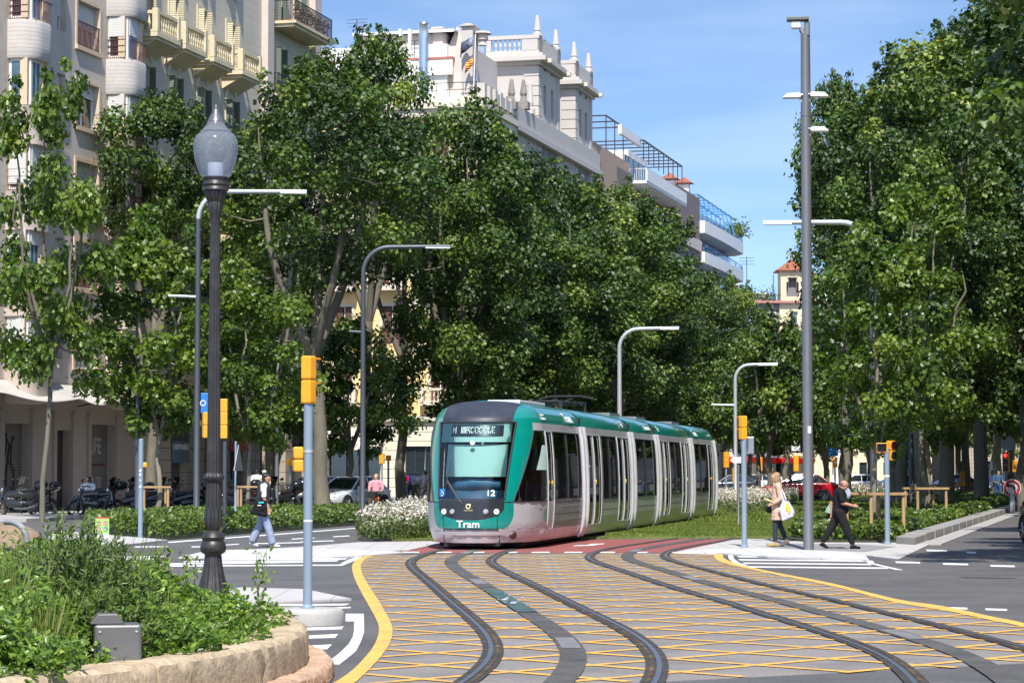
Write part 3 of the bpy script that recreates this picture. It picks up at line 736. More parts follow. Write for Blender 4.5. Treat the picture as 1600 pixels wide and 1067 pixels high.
# side body above 1.05 behind the cab window is tiled round the openings
def side_tiles(mb, y0, y1, z0, z1, holes, x_of=Wd, sides=(1, -1)):
    ys = sorted({y0, y1} | {h[0] for h in holes} | {h[1] for h in holes}); zs = sorted({z0, z1} | {h[2] for h in holes} | {h[3] for h in holes})
    for a, b in zip(ys, ys[1:]):
        if b-a < 1e-4: continue
        for c, d in zip(zs, zs[1:]):
            if any(h[0]-1e-4 <= a and b <= h[1]+1e-4 and h[2]-1e-4 <= c and d <= h[3]+1e-4 for h in holes): continue
            side_strip(mb, a, b, c, d, 0, sides)
def side_strip(mb, a, b, c, d, off=0.0, sides=(1, -1)):
    zr = zrows(c, d)
    for s in sides:
        for z0, z1 in zip(zr, zr[1:]):
            p = [(s*(Wd(z0)+off), a, z0), (s*(Wd(z0)+off), b, z0), (s*(Wd(z1)+off), b, z1), (s*(Wd(z1)+off), a, z1)]
            mb.quad(*(p if s > 0 else p[::-1]))
YE = 6.9
fh = [(2.30, 3.02, .42, 2.62), (3.16, 6.55, 1.08, 2.62)]
both(shell, 2.62, 2.80, lambda z: mP(z), 1.0, nm=6)
side_tiles(shell, LN, YE, 1.05, 2.80, fh)
shell.poly([S(0, 2.0)]) if False else None
fs = shell.build('front_carriage_shell', T_silver, tram, smooth=True, ang=35)
cover = MB()
both(cover, .47, .66, .0005, mT, nm=12, st=.03); both(cover, .66, 1.05, mM, mT, nm=8, st=.03)
both(cover, 1.05, 2.62, mG, lambda z: mP(z), nm=8); both(cover, 2.62, 2.80, mG, lambda z: mP(z), nm=8)
both(cover, 2.80, 3.20, lambda z: m_x(.80, z), ME, nm=34, st=.04); 
patch(cover, 3.20, 3.299, -ME, ME, nm=70, st=.03)
cover.build('green_shell', T_teal, fs, smooth=True, ang=35)
nt_ = MB(); patch(nt_, 2.80, 3.20, lambda z: -m_x(.80, z), lambda z: m_x(.80, z), nm=20, st=.04); patch(nt_, 3.20, 3.285, lambda z: -m_x(min(.80, Wd(z)*.98), z), lambda z: m_x(min(.80, Wd(z)*.98), z), .006, nm=20, st=.02)
nt_.build('nose_top_panel', T_roofblk, fs, smooth=True, ang=35)
mk = MB(); patch(mk, .66, 1.13, lambda z: -mM(z), lambda z: mM(z), .004, nm=20, st=.025); mk.build('headlight_mask', T_black, fs, smooth=True)
gz = MB(); patch(gz, 1.12, 2.80, lambda z: -mG(z), lambda z: mG(z), .0, nm=20); gz.build('windscreen', T_front, fs, smooth=True)
for s in (1, -1):
    sg = MB(); patch(sg, 1.05, 2.62, (lambda z: mP(z)) if s > 0 else -1.0, 1.0 if s > 0 else (lambda z: -mP(z)), .0, nm=6); sg.build('cab_side_window', T_glass, fs, smooth=True)
    ib = MB(); patch(ib, 1.75, 2.3, (lambda z: mP(z)+.10) if s > 0 else -.86, .86 if s > 0 else (lambda z: -mP(z)-.10), -.12, nm=5); ib.build('side_blind', T_mint, fs, smooth=True)
# black rims round the glass
rim = MB()
for s in (1, -1):
    rim.tube([S(s*mG(z), z, .004) for z in zrows(1.12, 2.8, .12)], .022, 6)
    rim.tube([S(s*mP(z), z, .004) for z in zrows(1.05, 2.62, .12)], .018, 6)
    rim.tube([S(s*m, 2.62, .004) for m in np.linspace(mP(2.62), 1.0, 6)], .016, 6); rim.tube([S(s*m, 1.05, .004) for m in np.linspace(mP(1.05), 1.0, 6)], .012, 6)
rim.tube([S(m, 2.8, .002) for m in np.linspace(-mG(2.8), mG(2.8), 16)], .02, 6)
rim.build('glass_seal', T_rub, fs, smooth=True)
# white hood over the cab window
for s in (1, -1):
    hd = MB(); g0 = lambda z: mP(z)-.01+.10*((z-2.62)/.16)**2
    patch(hd, 2.62, 2.78, g0 if s > 0 else -1.06, 1.06 if s > 0 else (lambda z: -g0(z)), .012, nm=8, st=.03); hd.build('window_hood', T_silver, fs, smooth=True)
gl_ = MB()                                                   # dark joints on the nose
for s in (1, -1):
    gl_.tube([S(s*m_x(.60 if z > .47 else .62, z), z, .0) for z in np.linspace(.17, .70, 8)], .009, 5)
    gl_.tube([S(s*m, 1.05, .001) for m in np.linspace(m_x(.73, 1.05), m_x(.90, 1.05), 8)], .010, 5)
gl_.tube([S(m, .455, .0) for m in np.linspace(-m_x(.60, .455), m_x(.60, .455), 12)], .012, 5)
gl_.build('panel_joint', T_rub, fs, smooth=True)
bp = MB(); patch(bp, .33, .41, -m_x(.95, .4), m_x(.95, .4), .02, nm=26, st=.02); bp.build('bumper_strip', T_silver, fs, smooth=True)
# headlights
M_lamp = pbr('headlight_lens', (.80, .82, .80), .15, var=.02, coat=1, emit=((1, .97, .85), .6)); M_lamp2 = pbr('grey_lens', (.32, .34, .36), .2, var=.05, coat=1)
for s in (1, -1):
    for x, m in ((.58, M_lamp), (.37, M_lamp2)):
        p = S(m_x(s*x, .84), .84, .01); hl = MB()
        hl.lathe([(.0001, -.045), (.045, -.04), (.058, -.02), (.062, .02)], n=18)
        me = MB().add(hl, frame(p, (1, 0, 0), (0, 0, 1))); 
        # outward is -y
        me = MB().add(hl, Matrix.Translation(Vector(p)) @ Matrix.Rotation(R(-90), 4, 'X'))
        me.build('headlight', m, fs, smooth=True)
def textS(name, s, size, m, x, z, off=.012, bold=.0, sx=1.0, align='CENTER'):
    p = S(m_x(x, z) if x else 0, z, off); q = S(m_x(x, z) if x else 0, z+.1, off)
    up = Vector(q)-Vector(p); return text(name, s, size, m, fs, frame(p, (1, 0, 0), up), .003, align, bold, sx)
textS('front_lettering', 'Tram', .215, T_white, 0, .565, .02, .003, 1.1)
text12 = textS('car_number', '12', .185, T_white, .46, 1.24, .018, .004, 1.15)
# wheelchair badge
p = S(m_x(-.63, 1.25), 1.25, .012); F = frame(p, (1, -.12, 0), (0, 0, 1))
bd = MB(); bd.add(MB().bx(-.065, .065, -.085, .085, 0, .004), F); bd.build('accessibility_badge', pbr('sign_blue', (.02, .17, .55), .4, var=.03), fs)
wc = MB()
wc.tube([F @ Vector((.035*cos(a)-.005, -.03+.035*sin(a), .007)) for a in np.linspace(-2.4, 1.2, 10)], .007, 5)
wc.tube([F @ Vector(q) for q in ((-.012, .055, .007), (-.012, .0, .007), (.025, .0, .007), (.04, -.045, .007))], .007, 5); wc.build('accessibility_symbol', T_white, fs)
# emblem
ring = MB(); p = Vector(S(0, .955, .014)); ring.tube([p+Vector((.045*cos(a), 0, .045*sin(a))) for a in np.linspace(0, 2*pi, 17)], .014, 6)
ring.tube([p+Vector((.02, 0, .03)), p+Vector((.055, 0, .055))], .012, 6); ring.build('round_emblem', pbr('emblem', (.75, .68, .40), .4, var=.03), fs, smooth=True)
textS('emblem_lettering', 'ALSTOM', .05, pbr('emblem_text', (.6, .55, .35), .5, var=0), 0, .87, .012)
# inside the windscreen: header band, display, blind, console
def inside(name, x0, x1, z0, z1, m, dep, n=10):
    mb = MB(); patch(mb, z0, z1, lambda z: m_x(x0, z), lambda z: m_x(x1, z), -dep, nm=n); return mb.build(name, m, fs, smooth=True)
inside('header_band', -.76, .76, 2.36, 2.80, T_mint, .05)
dp = MB(); patch(dp, 2.49, 2.74, lambda z: m_x(-.52, z), lambda z: m_x(.62, z), -.03, nm=8); dsp = dp.build('destination_display', T_black, fs, smooth=True)
M_led = pbr('led', (.85, .87, .86), .5, var=0, emit=((1, 1, .97), .25))
led = MB(); cell = .0160
glyph = {'N': ("1...1", "1...1", "1.1.1", "1.1.1", "1...1", "1...1", "1...1"), 'I': ("1.1", "1.1", "1.1", "1.1", "1.1", "1.1", "1.1"), 'R': ("1.11.", "1...1", "1.1..", "1.11.", "1..1.", "....1", "1...1"),
         'C': (".11..", "1...1", "1....", ".....", "1....", "1...1", ".11.."), 'O': (".1.1.", "1...1", "....1", "1....", "1...1", ".....", ".1.1."), 'P': ("11.1.", "1...1", "....1", "1.11.", "1....", "1....", "....."), 'L': ("1...", "1...", "1...", "....", "1...", "1..1", "11.1"), 'E': ("1.11", "1...", "....", "1.1.", "1...", "1...", ".1.1"), ':': ("..", "1.", "1.", "..", ".1", "1.", "..")}
x = -.48
for ch in 'N  IIRCOCOLE':
    if ch == ' ': x += cell*3.2; continue
    gph = glyph[ch]
    for r_, row_ in enumerate(gph):
        for c_, q in enumerate(row_):
            if q == '1':
                zz = 2.69-r_*.021; px_ = x+c_*cell
                P4 = [S(m_x(px_+a, zz+b), zz+b, -.022) for a, b in ((-.007, -.011), (.007, -.011), (.007, .011), (-.007, .011))]
                led.quad(*P4)
    x += cell*(len(gph[0])+.9)
led.build('display_characters', M_led, dsp)
inside('sun_blind', -.56, .66, 1.60, 2.31, T_mint, .16)
inside('cab_pillar', -.74, -.66, 1.15, 2.4, T_dark, .10, 3)
con = MB(); con.tube([(-.52, .62, 1.33), (-.3, .52, 1.42), (0, .48, 1.46), (.3, .52, 1.45), (.58, .62, 1.42)], [.10, .13, .14, .13, .10], 10); con.bx(-.72, .72, .45, .9, 1.0, 1.30)
con.build('driver_console', pbr('console_blue', (.05, .13, .22), .5, var=.1), fs, smooth=True)
knob = MB(); p = Vector(S(0, 2.33, -.02)); knob.lathe([(.001, 0), (.05, .005), (.055, .03), (.03, .06)], n=14); MB().add(knob, Matrix.Translation(p) @ Matrix.Rotation(R(90), 4, 'X')).build('camera_knob', T_white, fs, smooth=True)
# wiper
wp_ = MB(); wp_.tube([S(m_x(-.12, 1.0), 1.0, .03), S(m_x(-.50, 1.52), 1.52, .05)], .013, 6); wp_.tube([S(m_x(-.18, 1.05), 1.05, .03), S(m_x(-.52, 1.50), 1.50, .045)], .008, 6)
wp_.tube([S(m_x(-.53, 1.42), 1.42, .03), S(m_x(-.47, 1.95), 1.95, .03)], .011, 6); wp_.build('wiper', pbr('wiper_metal', (.06, .06, .065), .4, .5, var=.05), fs, smooth=True)
# coupling cover hole at the corner
ch_ = MB(); p = Vector(S(m_x(.86, .33), .33, .012)); ch_.lathe([(.001, 0), (.085, 0), (.095, .012), (.075, .02)], n=18)
MB().add(ch_, Matrix.Translation(p) @ Matrix.Rotation(R(40), 4, 'Z') @ Matrix.Rotation(R(90), 4, 'X')).build('coupling_hole', pbr('dark_red', (.05, .008, .008), .7, var=.1), fs, smooth=True)
# ---- carriages behind
def interior(y0, y1):
    n = MB(); n.bx(-1.15, 1.15, y0, y1, .28, .36); n.build('floor', T_int, tram)
    c = MB(); c.bx(-1.12, 1.12, y0, y1, 2.70, 2.76); c.build('ceiling', T_int, tram)
    y = y0+.5
    while y < y1-.5:
        for x0 in (.62, -1.08):
            s = MB(); s.bx(x0, x0+.46, y, y+.45, .72, .80); s.bx(x0, x0+.46, y+.40, y+.47, .78, 1.45); s.build('seat', T_seat, tram)
        y += 1.05
def glazing(parent, a, b, z0, z1, doors, div=()):
    for sd_ in (1, -1): glazing1(parent, a, b, z0, z1, doors, div, (sd_,))
def glazing1(parent, a, b, z0, z1, doors, div, sides):
    g_ = MB(); side_strip(g_, a, b, z0, z1, -.02, sides); o = g_.build('door' if doors else 'window', T_glass, parent, weld=True)
    fr_ = MB()
    for s in sides:
        e = .014
        for yy in (a, b):
            fr_.tube([(s*(Wd(z)+.004), yy, z) for z in zrows(z0, z1)], e, 6)
        for zz in (z0, z1): fr_.tube([(s*(Wd(zz)+.004), a, zz), (s*(Wd(zz)+.004), b, zz)], e*.8, 6)
        for d in div: fr_.tube([(s*(Wd(z)-.005), d, z) for z in zrows(z0, z1)], .022, 6)
    fr_.build('frame', T_silver if doors else T_rub, o, smooth=True)
    if doors:
        for s in sides:
            MB().tube([(s*(Wd(1.45)+.0), (a+b)/2+.12, 1.45), (s*(Wd(1.45)+.02), (a+b)/2+.12, 1.45)], .06, 12).build('door_button', T_yel, o)
            MB().tube([(s*(Wd(.9)-.12), b-.10, z) for z in (.45, 1.2, 2.5)], .018, 6).build('handrail', T_yel, o)
    return o
def carriage(y0, y1, holes, cap=False):
    b = MB(); side_tiles(b, y0, y1, .16, 2.80, [h[:4] for h in holes]); b.quad((-Wd(.16), y0, .16), (-Wd(.16), y1, .16), (Wd(.16), y1, .16), (Wd(.16), y0, .16)); b.quad((Wd(2.8), y0, 2.8), (Wd(2.8), y1, 2.8), (-Wd(2.8), y1, 2.8), (-Wd(2.8), y0, 2.8))
    # end collars: pale rounded frame at each end
    o = b.build('carriage', T_silver, tram, smooth=True, ang=35)
    for yy, d in ((y0, 1), (y1, -1)):
        zr = zrows(.16, 2.80)
        for s in (1, -1): MB().tube([(s*(Wd(z)+.012), yy+d*.08, z) for z in zr], .062, 8).build('end_collar', T_silver, o, smooth=True)
    r = MB(); prof = [p for p in PROF if p[1] >= 2.8]; pr = [(w_, z) for w_, z in prof]+[(-w_, z) for w_, z in prof[::-1][1:]]
    n0 = len(r.v)
    for yy in (y0+.0, y0+.12, y1-.12, y1-.0):
        k = 1.0 if yy in (y0+.12, y1-.12) else .985
        for w_, z in pr: r.v.append((w_*k, yy, 2.8+(z-2.8)*k))
    L = len(pr)
    for i in range(3):
        for j in range(L-1): r.f.append((i*L+j, i*L+j+1, (i+1)*L+j+1, (i+1)*L+j))
    r.build('roof_cover', T_teal, o, smooth=True, ang=50)
    for h in holes: glazing(o, h[0], h[1], h[2], h[3], h[4], h[5] if len(h) > 5 else ())
    jt = MB()
    for h in holes:
        if not h[4]: side_strip(jt, h[0]+.02, h[1]-.02, .735, .75, .004); [side_strip(jt, d-.006, d+.006, .2, h[2]-.03, .003) for d in (h[5] if len(h) > 5 else ())]
    if jt.f: jt.build('panel_joint', T_rub, o)
    return o
for h in fh: glazing(fs, h[0], h[1], h[2], h[3], h is fh[0], (4.85,) if h is fh[1] else ())
jt = MB(); side_strip(jt, 3.2, 6.5, .735, .75, .004); side_strip(jt, 4.844, 4.856, .2, 1.05, .003); side_strip(jt, 2.2, 2.212, .2, 2.78, .003); jt.build('panel_joint', T_rub, fs)
interior(2.4, 6.8)
B0 = 7.25
mods = []
for (L, hl) in ((7.3, [(.32, 2.25, .40, 2.62, True, (1.28,)), (2.50, 4.80, 1.02, 2.62, False, (3.65,)), (5.05, 6.98, .40, 2.62, True, (6.0,))]),
                (4.5, [(.36, 4.14, 1.02, 2.62, False, (2.25,))]),
                (7.3, [(.32, 2.25, .40, 2.62, True, (1.28,)), (2.50, 4.80, 1.02, 2.62, False, (3.65,)), (5.05, 6.98, .40, 2.62, True, (6.0,))]),
                (6.2, [(.36, 3.9, 1.02, 2.62, False, (2.1,)), (4.1, 5.3, .40, 2.62, True)])):
    mods.append((B0, B0+L)); carriage(B0, B0+L, [(h[0]+B0, h[1]+B0)+tuple(h[2:5])+((tuple(d+B0 for d in h[5]),) if len(h) > 5 else ()) for h in hl]); interior(B0+.1, B0+L-.1); B0 += L+.35
zr = zrows(.16, 2.80)
for s in (1, -1): MB().tube([(s*(Wd(z)+.012), YE-.06, z) for z in zr], .07, 8).build('end_collar', T_silver, fs, smooth=True)
TAIL = B0-.35
for y0 in [6.9]+[m[1] for m in mods[:-1]]:
    b = MB()
    for k in range(5):
        y = y0+.03+k*.07; b.add(MB().bx(-1.18, 1.18, y, y+.045, .25, 3.02))
    b.bx(-1.1, 1.1, y0, y0+.35, .25, 2.98); b.build('gangway_bellows', T_rub, tram)
e = MB(); zr = zrows(.16, 3.299)
ring0 = [(Wd(z), TAIL, z) for z in zr]+[(-Wd(z), TAIL, z) for z in zr[::-1]]
e.poly(ring0[::-1]); e.bx(-1.05, 1.05, TAIL-.02, TAIL+.7, .3, 2.9); e.build('rear_end', T_black, tram)
mir = MB(); mir.bx(1.30, 1.48, TAIL-.1, TAIL+.02, 2.35, 2.62); mir.tube([(1.2, TAIL-.05, 2.6), (1.4, TAIL-.05, 2.62)], .02, 6); mir.build('rear_camera_box', T_black, tram)
# underframe, roof gear
u = MB(); u.bx(-.95, .95, 1.3, TAIL, .06, .30); u.bx(-.62, .62, .35, 1.35, .09, .22); u.build('underframe', T_dark, tram)
for yb_ in (3.9, mods[1][0]+2.2, mods[3][0]+2.6):
    for s in (1, -1):
        for dy in (-.85, .85):
            MB().cyl((s*.67, yb_+dy, .30), (s*.82, yb_+dy, .30), .295, .295, 24).build('wheel', T_dark, tram, smooth=True)
rf = MB(); rf.bx(-.15, .62, 2.6, 5.6, 3.26, 3.345); rf.build('roof_unit', pbr('roof_pale', (.6, .6, .6), .5, var=.08), tram, bevel=.02)
pg = MB(); y = mods[0][0]+1.0
for s in (-.5, .5):
    pg.tube([(s, y, 3.45), (s, y+3.6, 3.52)], .03, 6); pg.tube([(s*.5, y+.4, 3.38), (s*.4, y+3.2, 3.62)], .025, 6)
for k in range(5): pg.tube([(-.55, y+k*.85, 3.47), (.55, y+k*.85, 3.47)], .03, 6)
for k in range(4): pg.cyl((-.5+(k % 2), y+(k//2)*3.4, 3.28), (-.5+(k % 2), y+(k//2)*3.4, 3.5), .06, .05, 8)
pg.tube([(-.75, y+3.5, 3.62), (-.4, y+3.5, 3.70), (.4, y+3.5, 3.70), (.75, y+3.5, 3.62)], .03, 6); pg.build('pantograph', T_dark, tram)
ra = MB()
for m_ in mods[1:]: ra.bx(-.5, .5, m_[0]+.8, m_[0]+2.6, 3.26, 3.36)
ra.build('roof_boxes', pbr('roof_grey', (.2, .2, .21), .6, var=.1), tram)
# roof lettering and small marks on the side
def sidetext(name, s, size, m, y, z, off=.012, sx=1.0, par=tram, bold=0):
    q0 = Vector((Wd(z)+off, y, z)); q1 = Vector((Wd(z+.08)+off, y, z+.08)); return text(name, s, size, m, par, frame(q0, (0, 1, 0), q1-q0), .003, 'CENTER', bold, sx)
for y, s, sz in ((5.5, 'Tram', .36), (mods[0][0]+6.3, 'Tr', .26), (mods[1][0]+3.3, 'tram.cat', .22), (mods[2][0]+.6, 'Tr', .26), (mods[3][0]+1.4, 'Tram', .33), (mods[3][0]+5.2, 'atm', .14)):
    sidetext('roof_lettering', s, sz, T_white, y, 2.97, .02, 1.35, bold=.006)
sidetext('small_lettering', 'Transports', .09, T_white, 2.35, 3.0, .02); sidetext('small_lettering', 'Metropolitans', .09, T_white, 2.35, 2.91, .02); 
MB().bx(1.335, 1.338, .55+1.4-.02, .55+1.55, .60, .86).build('operator_badge', pbr('badge_green', (.08, .25, .18), .5, var=.05), tram)
sidetext('small_lettering', 'Tram', .09, T_teal, 1.42, .88, .01)
sidetext('badge_lettering', 'Generalitat', .06, T_dark, 2.1, .83, .012) if False else None
dr = blob('person', [((.18, 1.05, 1.0), .2, (.18, 1.05, 1.45), .19), ((.18, 1.0, 1.72), (.09, .11, .13), None), ((.0, 1.0, 1.4), .07, (-.1, .7, 1.35), .05), ((.36, 1.0, 1.4), .07, (.4, .7, 1.35), .05)], pbr('driver_shirt', (.10, .10, .13), .8, var=.1), None, .025)
dr.location = tram.location; dr.rotation_euler = tram.rotation_euler
tag(dr, 'tram driver in dark clothes sitting behind the windscreen', 'person')
# ================================================================ STREET FURNITURE
M_pole = pbr('pole_grey', (.20, .205, .215), .42, .5, var=.06, scale=2, dirt=((.15,.15,.155), .4, 3), stretch=(1, 1, .3))
M_dpole = pbr('pole_dark', (.075, .085, .10), .45, .3, var=.08, scale=2, dirt=((.11,.12,.13), .5, 3), stretch=(1, 1, .3))
M_lpole = pbr('pole_pale', (.50, .52, .54), .4, .4, var=.05, scale=2)
M_blue = pbr('post_blue_grey', (.24, .31, .38), .45, .15, var=.06, scale=2, dirt=((.17,.21,.25), .4, 4), stretch=(1, 1, .4))
M_org = pbr('signal_orange', (.86, .36, .02), .42, var=.06, scale=3, dirt=((.65,.28,.03), .4, 5))
M_blk = pbr('matt_black', (.012, .012, .013), .6, var=.1)
M_iron = pbr('cast_iron', (.030, .028, .028), .42, .1, var=.15, scale=4, dirt=((.065,.06,.058), .5, 8), bump=.1, bscale=60)
M_sign = pbr('sign_white', (.72, .73, .74), .5, var=.04)
M_signback = pbr('sign_back', (.30, .32, .34), .4, .6, var=.05)
M_sred = pbr('sign_red', (.55, .02, .03), .45, var=.04)
M_sblue = MATS['sign_blue']
def facing(p): return atan2(-p.x, -p.y)*0+atan2(p.y, p.x)-pi/2       # rotation whose local -Y looks at the camera
def signal_head(par, z, n, wd=.26, hh=.28, dep=.22, rot=0.0, x=0.0, y=0.0, front=False, lit=None, name='signal_head'):
    """a stack of n square lamp housings; local -Y of the head is its back when front=False"""
    M = Matrix.Translation((x, y, z)) @ Matrix.Rotation(rot, 4, 'Z')
    for k in range(n):
        h = MB(); z0 = -hh*(k+1)+.004; z1 = -hh*k-.004
        h.add(MB().bx(-wd/2, wd/2, -dep/2, dep/2, z0, z1), M)
        o = h.build(name, M_org, par, bevel=.02)
        s = 1 if not front else -1
        f = MB(); f.add(MB().bx(-wd/2+.025, wd/2-.025, s*dep/2-.004 if s > 0 else s*dep/2-.006, s*dep/2+.006 if s > 0 else s*dep/2+.004, z0+.03, z1-.03), M)
        f.build('lens_panel', M_blk, o)
        v = MB(); v.add(MB().bx(-wd/2+.02, wd/2-.02, min(s*dep/2, s*(dep/2+.12)), max(s*dep/2, s*(dep/2+.12)), z1-.035, z1-.015), M); v.build('visor', M_blk if front else M_org, o)
        if lit is not None:
            l = MB(); l.add(MB().cyl((0, s*(dep/2+.004), (z0+z1)/2), (0, s*(dep/2+.012), (z0+z1)/2), .095, .095, 16), M)
            col = lit if k == 0 else (.02, .02, .02)
            l.build('lens', pbr('lens', col, .35, var=0, emit=(col, 2.5) if (k == 0 and max(lit) > .1) else None), o)
def post(par, h, r, m=None, name='post'):
    mb = MB(); mb.lathe([(r*1.5, 0), (r*1.5, .02), (r, .05), (r, h), (r*.6, h+.015)], n=18); return mb.build(name, m or M_blue, par, smooth=True)
# --- near signal post on round plinth
p = G(482, 968); p.y = 27.6; p.x = (482-800)/FP*27.6
t = thing('traffic_signal', 'yellow traffic signal on pale blue post standing on the round concrete plinth', 'traffic signal', (p.x, p.y, .0), facing(p))
post(t, 2.45, .052).location.z = .17
signal_head(t, 3.03, 2, .13, .275, .14, rot=R(-32), x=.0)
signal_head(t, 2.0, 2, .11, .145, .12, rot=R(10), x=-.115, name='pedestrian_head')
MB().tube([(0, 0, 1.93), (0, 0, 1.96)], .057, 14).build('clamp', M_lpole, t); MB().cyl((0, 0, 1.15), (0, 0, 1.17), .0535, .0535, 14).build('sticker', M_sign, t)
pl = thing('plinth', 'round pale concrete plinth under the yellow traffic signal', 'plinth', (p.x+.0, p.y, 0))
MB().lathe([(.50, -.02), (.50, .12), (.485, .16), (.46, .175), (.001, .178)], n=48).build('concrete_disc', pbr('plinth_concrete', (.40, .385, .36), .85, var=.1, scale=5, fine=(.15, 60), bump=.3, bscale=80), pl, smooth=True, ang=50)
pl.scale = (.86, .86, 1)
pl.location.x -= .02
# --- big cast iron lamp
Y = 25.0; p = wp(334.5, Y)
t = thing('street_lamp', 'black fluted cast iron lamp with frosted urn globe behind the planter', 'street lamp', (p.x, p.y, 0), 0)
k = 1/152.0
zf = lambda py: at(334, py, Y).z
def lp_(rows, name, m, nf=0, fl=None, amt=.0, par=t, n=48):
    mb = MB(); mb.lathe([(w_*k, zf(y)) for w_, y in rows][::-1], n=n, flute=amt, nf=nf, fl=fl); return mb.build(name, m, par, smooth=True, ang=50)
lp_([(12,858),(13,866),(14.5,880),(17,895),(21,910),(25.5,925),(29,945),(31,975),(33,997)], 'lamp_foot', M_iron, nf=16, amt=.05, n=96)
lp_([(11,838),(14,842),(19,848),(20.5,856),(19,862),(13,866),(12.5,868)][::1], 'base_ring', M_iron)
lp_([(6,826),(11,829),(15,833),(18.5,839),(16,846),(11,850)], 'base_dome', M_iron)
lp_([(13.5,795),(14.5,805),(15,815),(13,823),(10,828)], 'leaf_collar', M_iron, nf=10, amt=.16, n=80)
lp_([(11.5,752),(12,775),(12.5,796)], 'shaft_lower', M_iron, nf=14, amt=.12, n=112)
lp_([(11.5,738),(14.5,741),(17,745),(16,749),(12,753)], 'bead_ring', M_iron, nf=18, amt=.10, n=108)
lp_([(7.5,345),(8.2,400),(9,500),(10,620),(10.8,740)], 'shaft', M_iron, nf=14, amt=.12, n=112)
lp_([(11.5,316),(12,322),(10.5,332),(8.2,342),(7.8,350)], 'capital', M_iron, nf=12, amt=.10, n=96)
lp_([(17,296),(18,300),(16,309),(11,317)], 'bead_cup', M_iron, nf=12, amt=.10, n=96)
lp_([(20,277),(20.5,280),(18.5,283),(19.5,286),(20.5,289),(18.5,292),(20.5,295),(21,298),(17,300)], 'holder', M_iron)
gm = bpy.data.materials.new('frosted_globe'); gm.use_nodes = True; n_ = gm.node_tree.nodes; l_ = gm.node_tree.links
b_ = n_['Principled BSDF']; b_.inputs['Base Color'].default_value = (.46, .48, .52, 1); b_.inputs['Roughness'].default_value = .18; b_.inputs['Coat Weight'].default_value = 1
tr_ = n_.new('ShaderNodeBsdfTransparent'); tr_.inputs[0].default_value = (.85, .9, 1, 1); mx_ = n_.new('ShaderNodeMixShader'); mx_.inputs[0].default_value = .62
tl_ = n_.new('ShaderNodeBsdfTranslucent'); tl_.inputs[0].default_value = (.5, .54, .62, 1); m2_ = n_.new('ShaderNodeMixShader'); m2_.inputs[0].default_value = .35
l_.new(b_.outputs[0], m2_.inputs[1]); l_.new(tl_.outputs[0], m2_.inputs[2]); l_.new(m2_.outputs[0], mx_.inputs[1]); l_.new(tr_.outputs[0], mx_.inputs[2]); l_.new(mx_.outputs[0], n_['Material Output'].inputs[0])
glb = lp_([(13,190),(15,196),(20,202),(25,206.5),(23.5,207.5),(29,211),(33.5,218),(35,228),(34.5,240),(32,252),(28,264),(24,274),(20,278)], 'globe', gm, n=48)
lp_([(1,168),(5,172),(5.5,176),(9,181),(12,187),(14,191),(10,192)], 'finial_cap', pbr('cap_grey', (.12, .12, .13), .4, .3, var=.1))
lp_([(.6,163),(2.2,166),(3,169),(3,173)], 'finial', MATS['cap_grey'])
lp_([(12,255),(12.5,260),(12.5,277)], 'lamp_element', pbr('lamp_socket', (.65, .65, .66), .4, var=.03), par=glb)
# --- tall grey camera pole on the right
Y = 52.6; p = wp(1262, Y); zf2 = lambda py: at(1260, py, Y).z
t = thing('tall_light_pole', 'tall thick grey pole with white floodlights and top camera, on the right pavement', 'light pole', (p.x, p.y, .03), facing(p))
MB().lathe([(.13, -.05), (.115, 0), (.112, 3), (.108, zf2(150)), (.10, zf2(55))], n=28).build('pole', M_pole, t, smooth=True)
MB().lathe([(.104, zf2(185)), (.116, zf2(184.5)), (.116, zf2(182)), (.104, zf2(181.5))], n=28).build('collar', M_pole, t, smooth=True)
MB().bx(-.02, .10, -.1, .1, zf2(60), zf2(36)).build('pole_head', M_pole, t, bevel=.03)
MB().bx(-.40, .08, -.16, .16, zf2(35), zf2(30)).build('camera_hood', pbr('hood_grey', (.13, .14, .13), .5, var=.1), t, bevel=.01)
MB().bx(-.30, -.10, -.11, .11, zf2(47), zf2(36.5)).build('camera_box', M_sign, t, bevel=.015); MB().cyl((-.1, 0, zf2(48)), (0, 0, zf2(58)), .05, .08, 10).build('bracket', M_pole, t)
for (s, y) in ((-1, 153), (1, 152), (1, 206)):
    fl = MB(); z = zf2(y)
    vs = [(s*.10, -.16, z-.03), (s*.50, -.16, z-.035), (s*.50, .16, z-.035), (s*.10, .16, z-.03), (s*.12, -.10, z+.07), (s*.40, -.10, z+.06), (s*.40, .10, z+.06), (s*.12, .10, z+.07)]
    fl.v = vs; fl.f = [(0, 3, 2, 1), (4, 5, 6, 7), (0, 1, 5, 4), (1, 2, 6, 5), (2, 3, 7, 6), (3, 0, 4, 7)]
    o = fl.build('floodlight', M_sign, t, bevel=.012); MB().tube([(s*.06, -.1, z+.02), (s*.2, -.13, z+.02)], .02, 8).build('arm', M_lpole, o)
    MB().tube([(s*.06, -.05, z-.18), (s*.16, -.05, z)], .018, 8).build('brace', M_lpole, o)
MB().bx(.0, .07, -.117, -.112, zf2(679), zf2(668)).build('small_plate', M_sign, t)
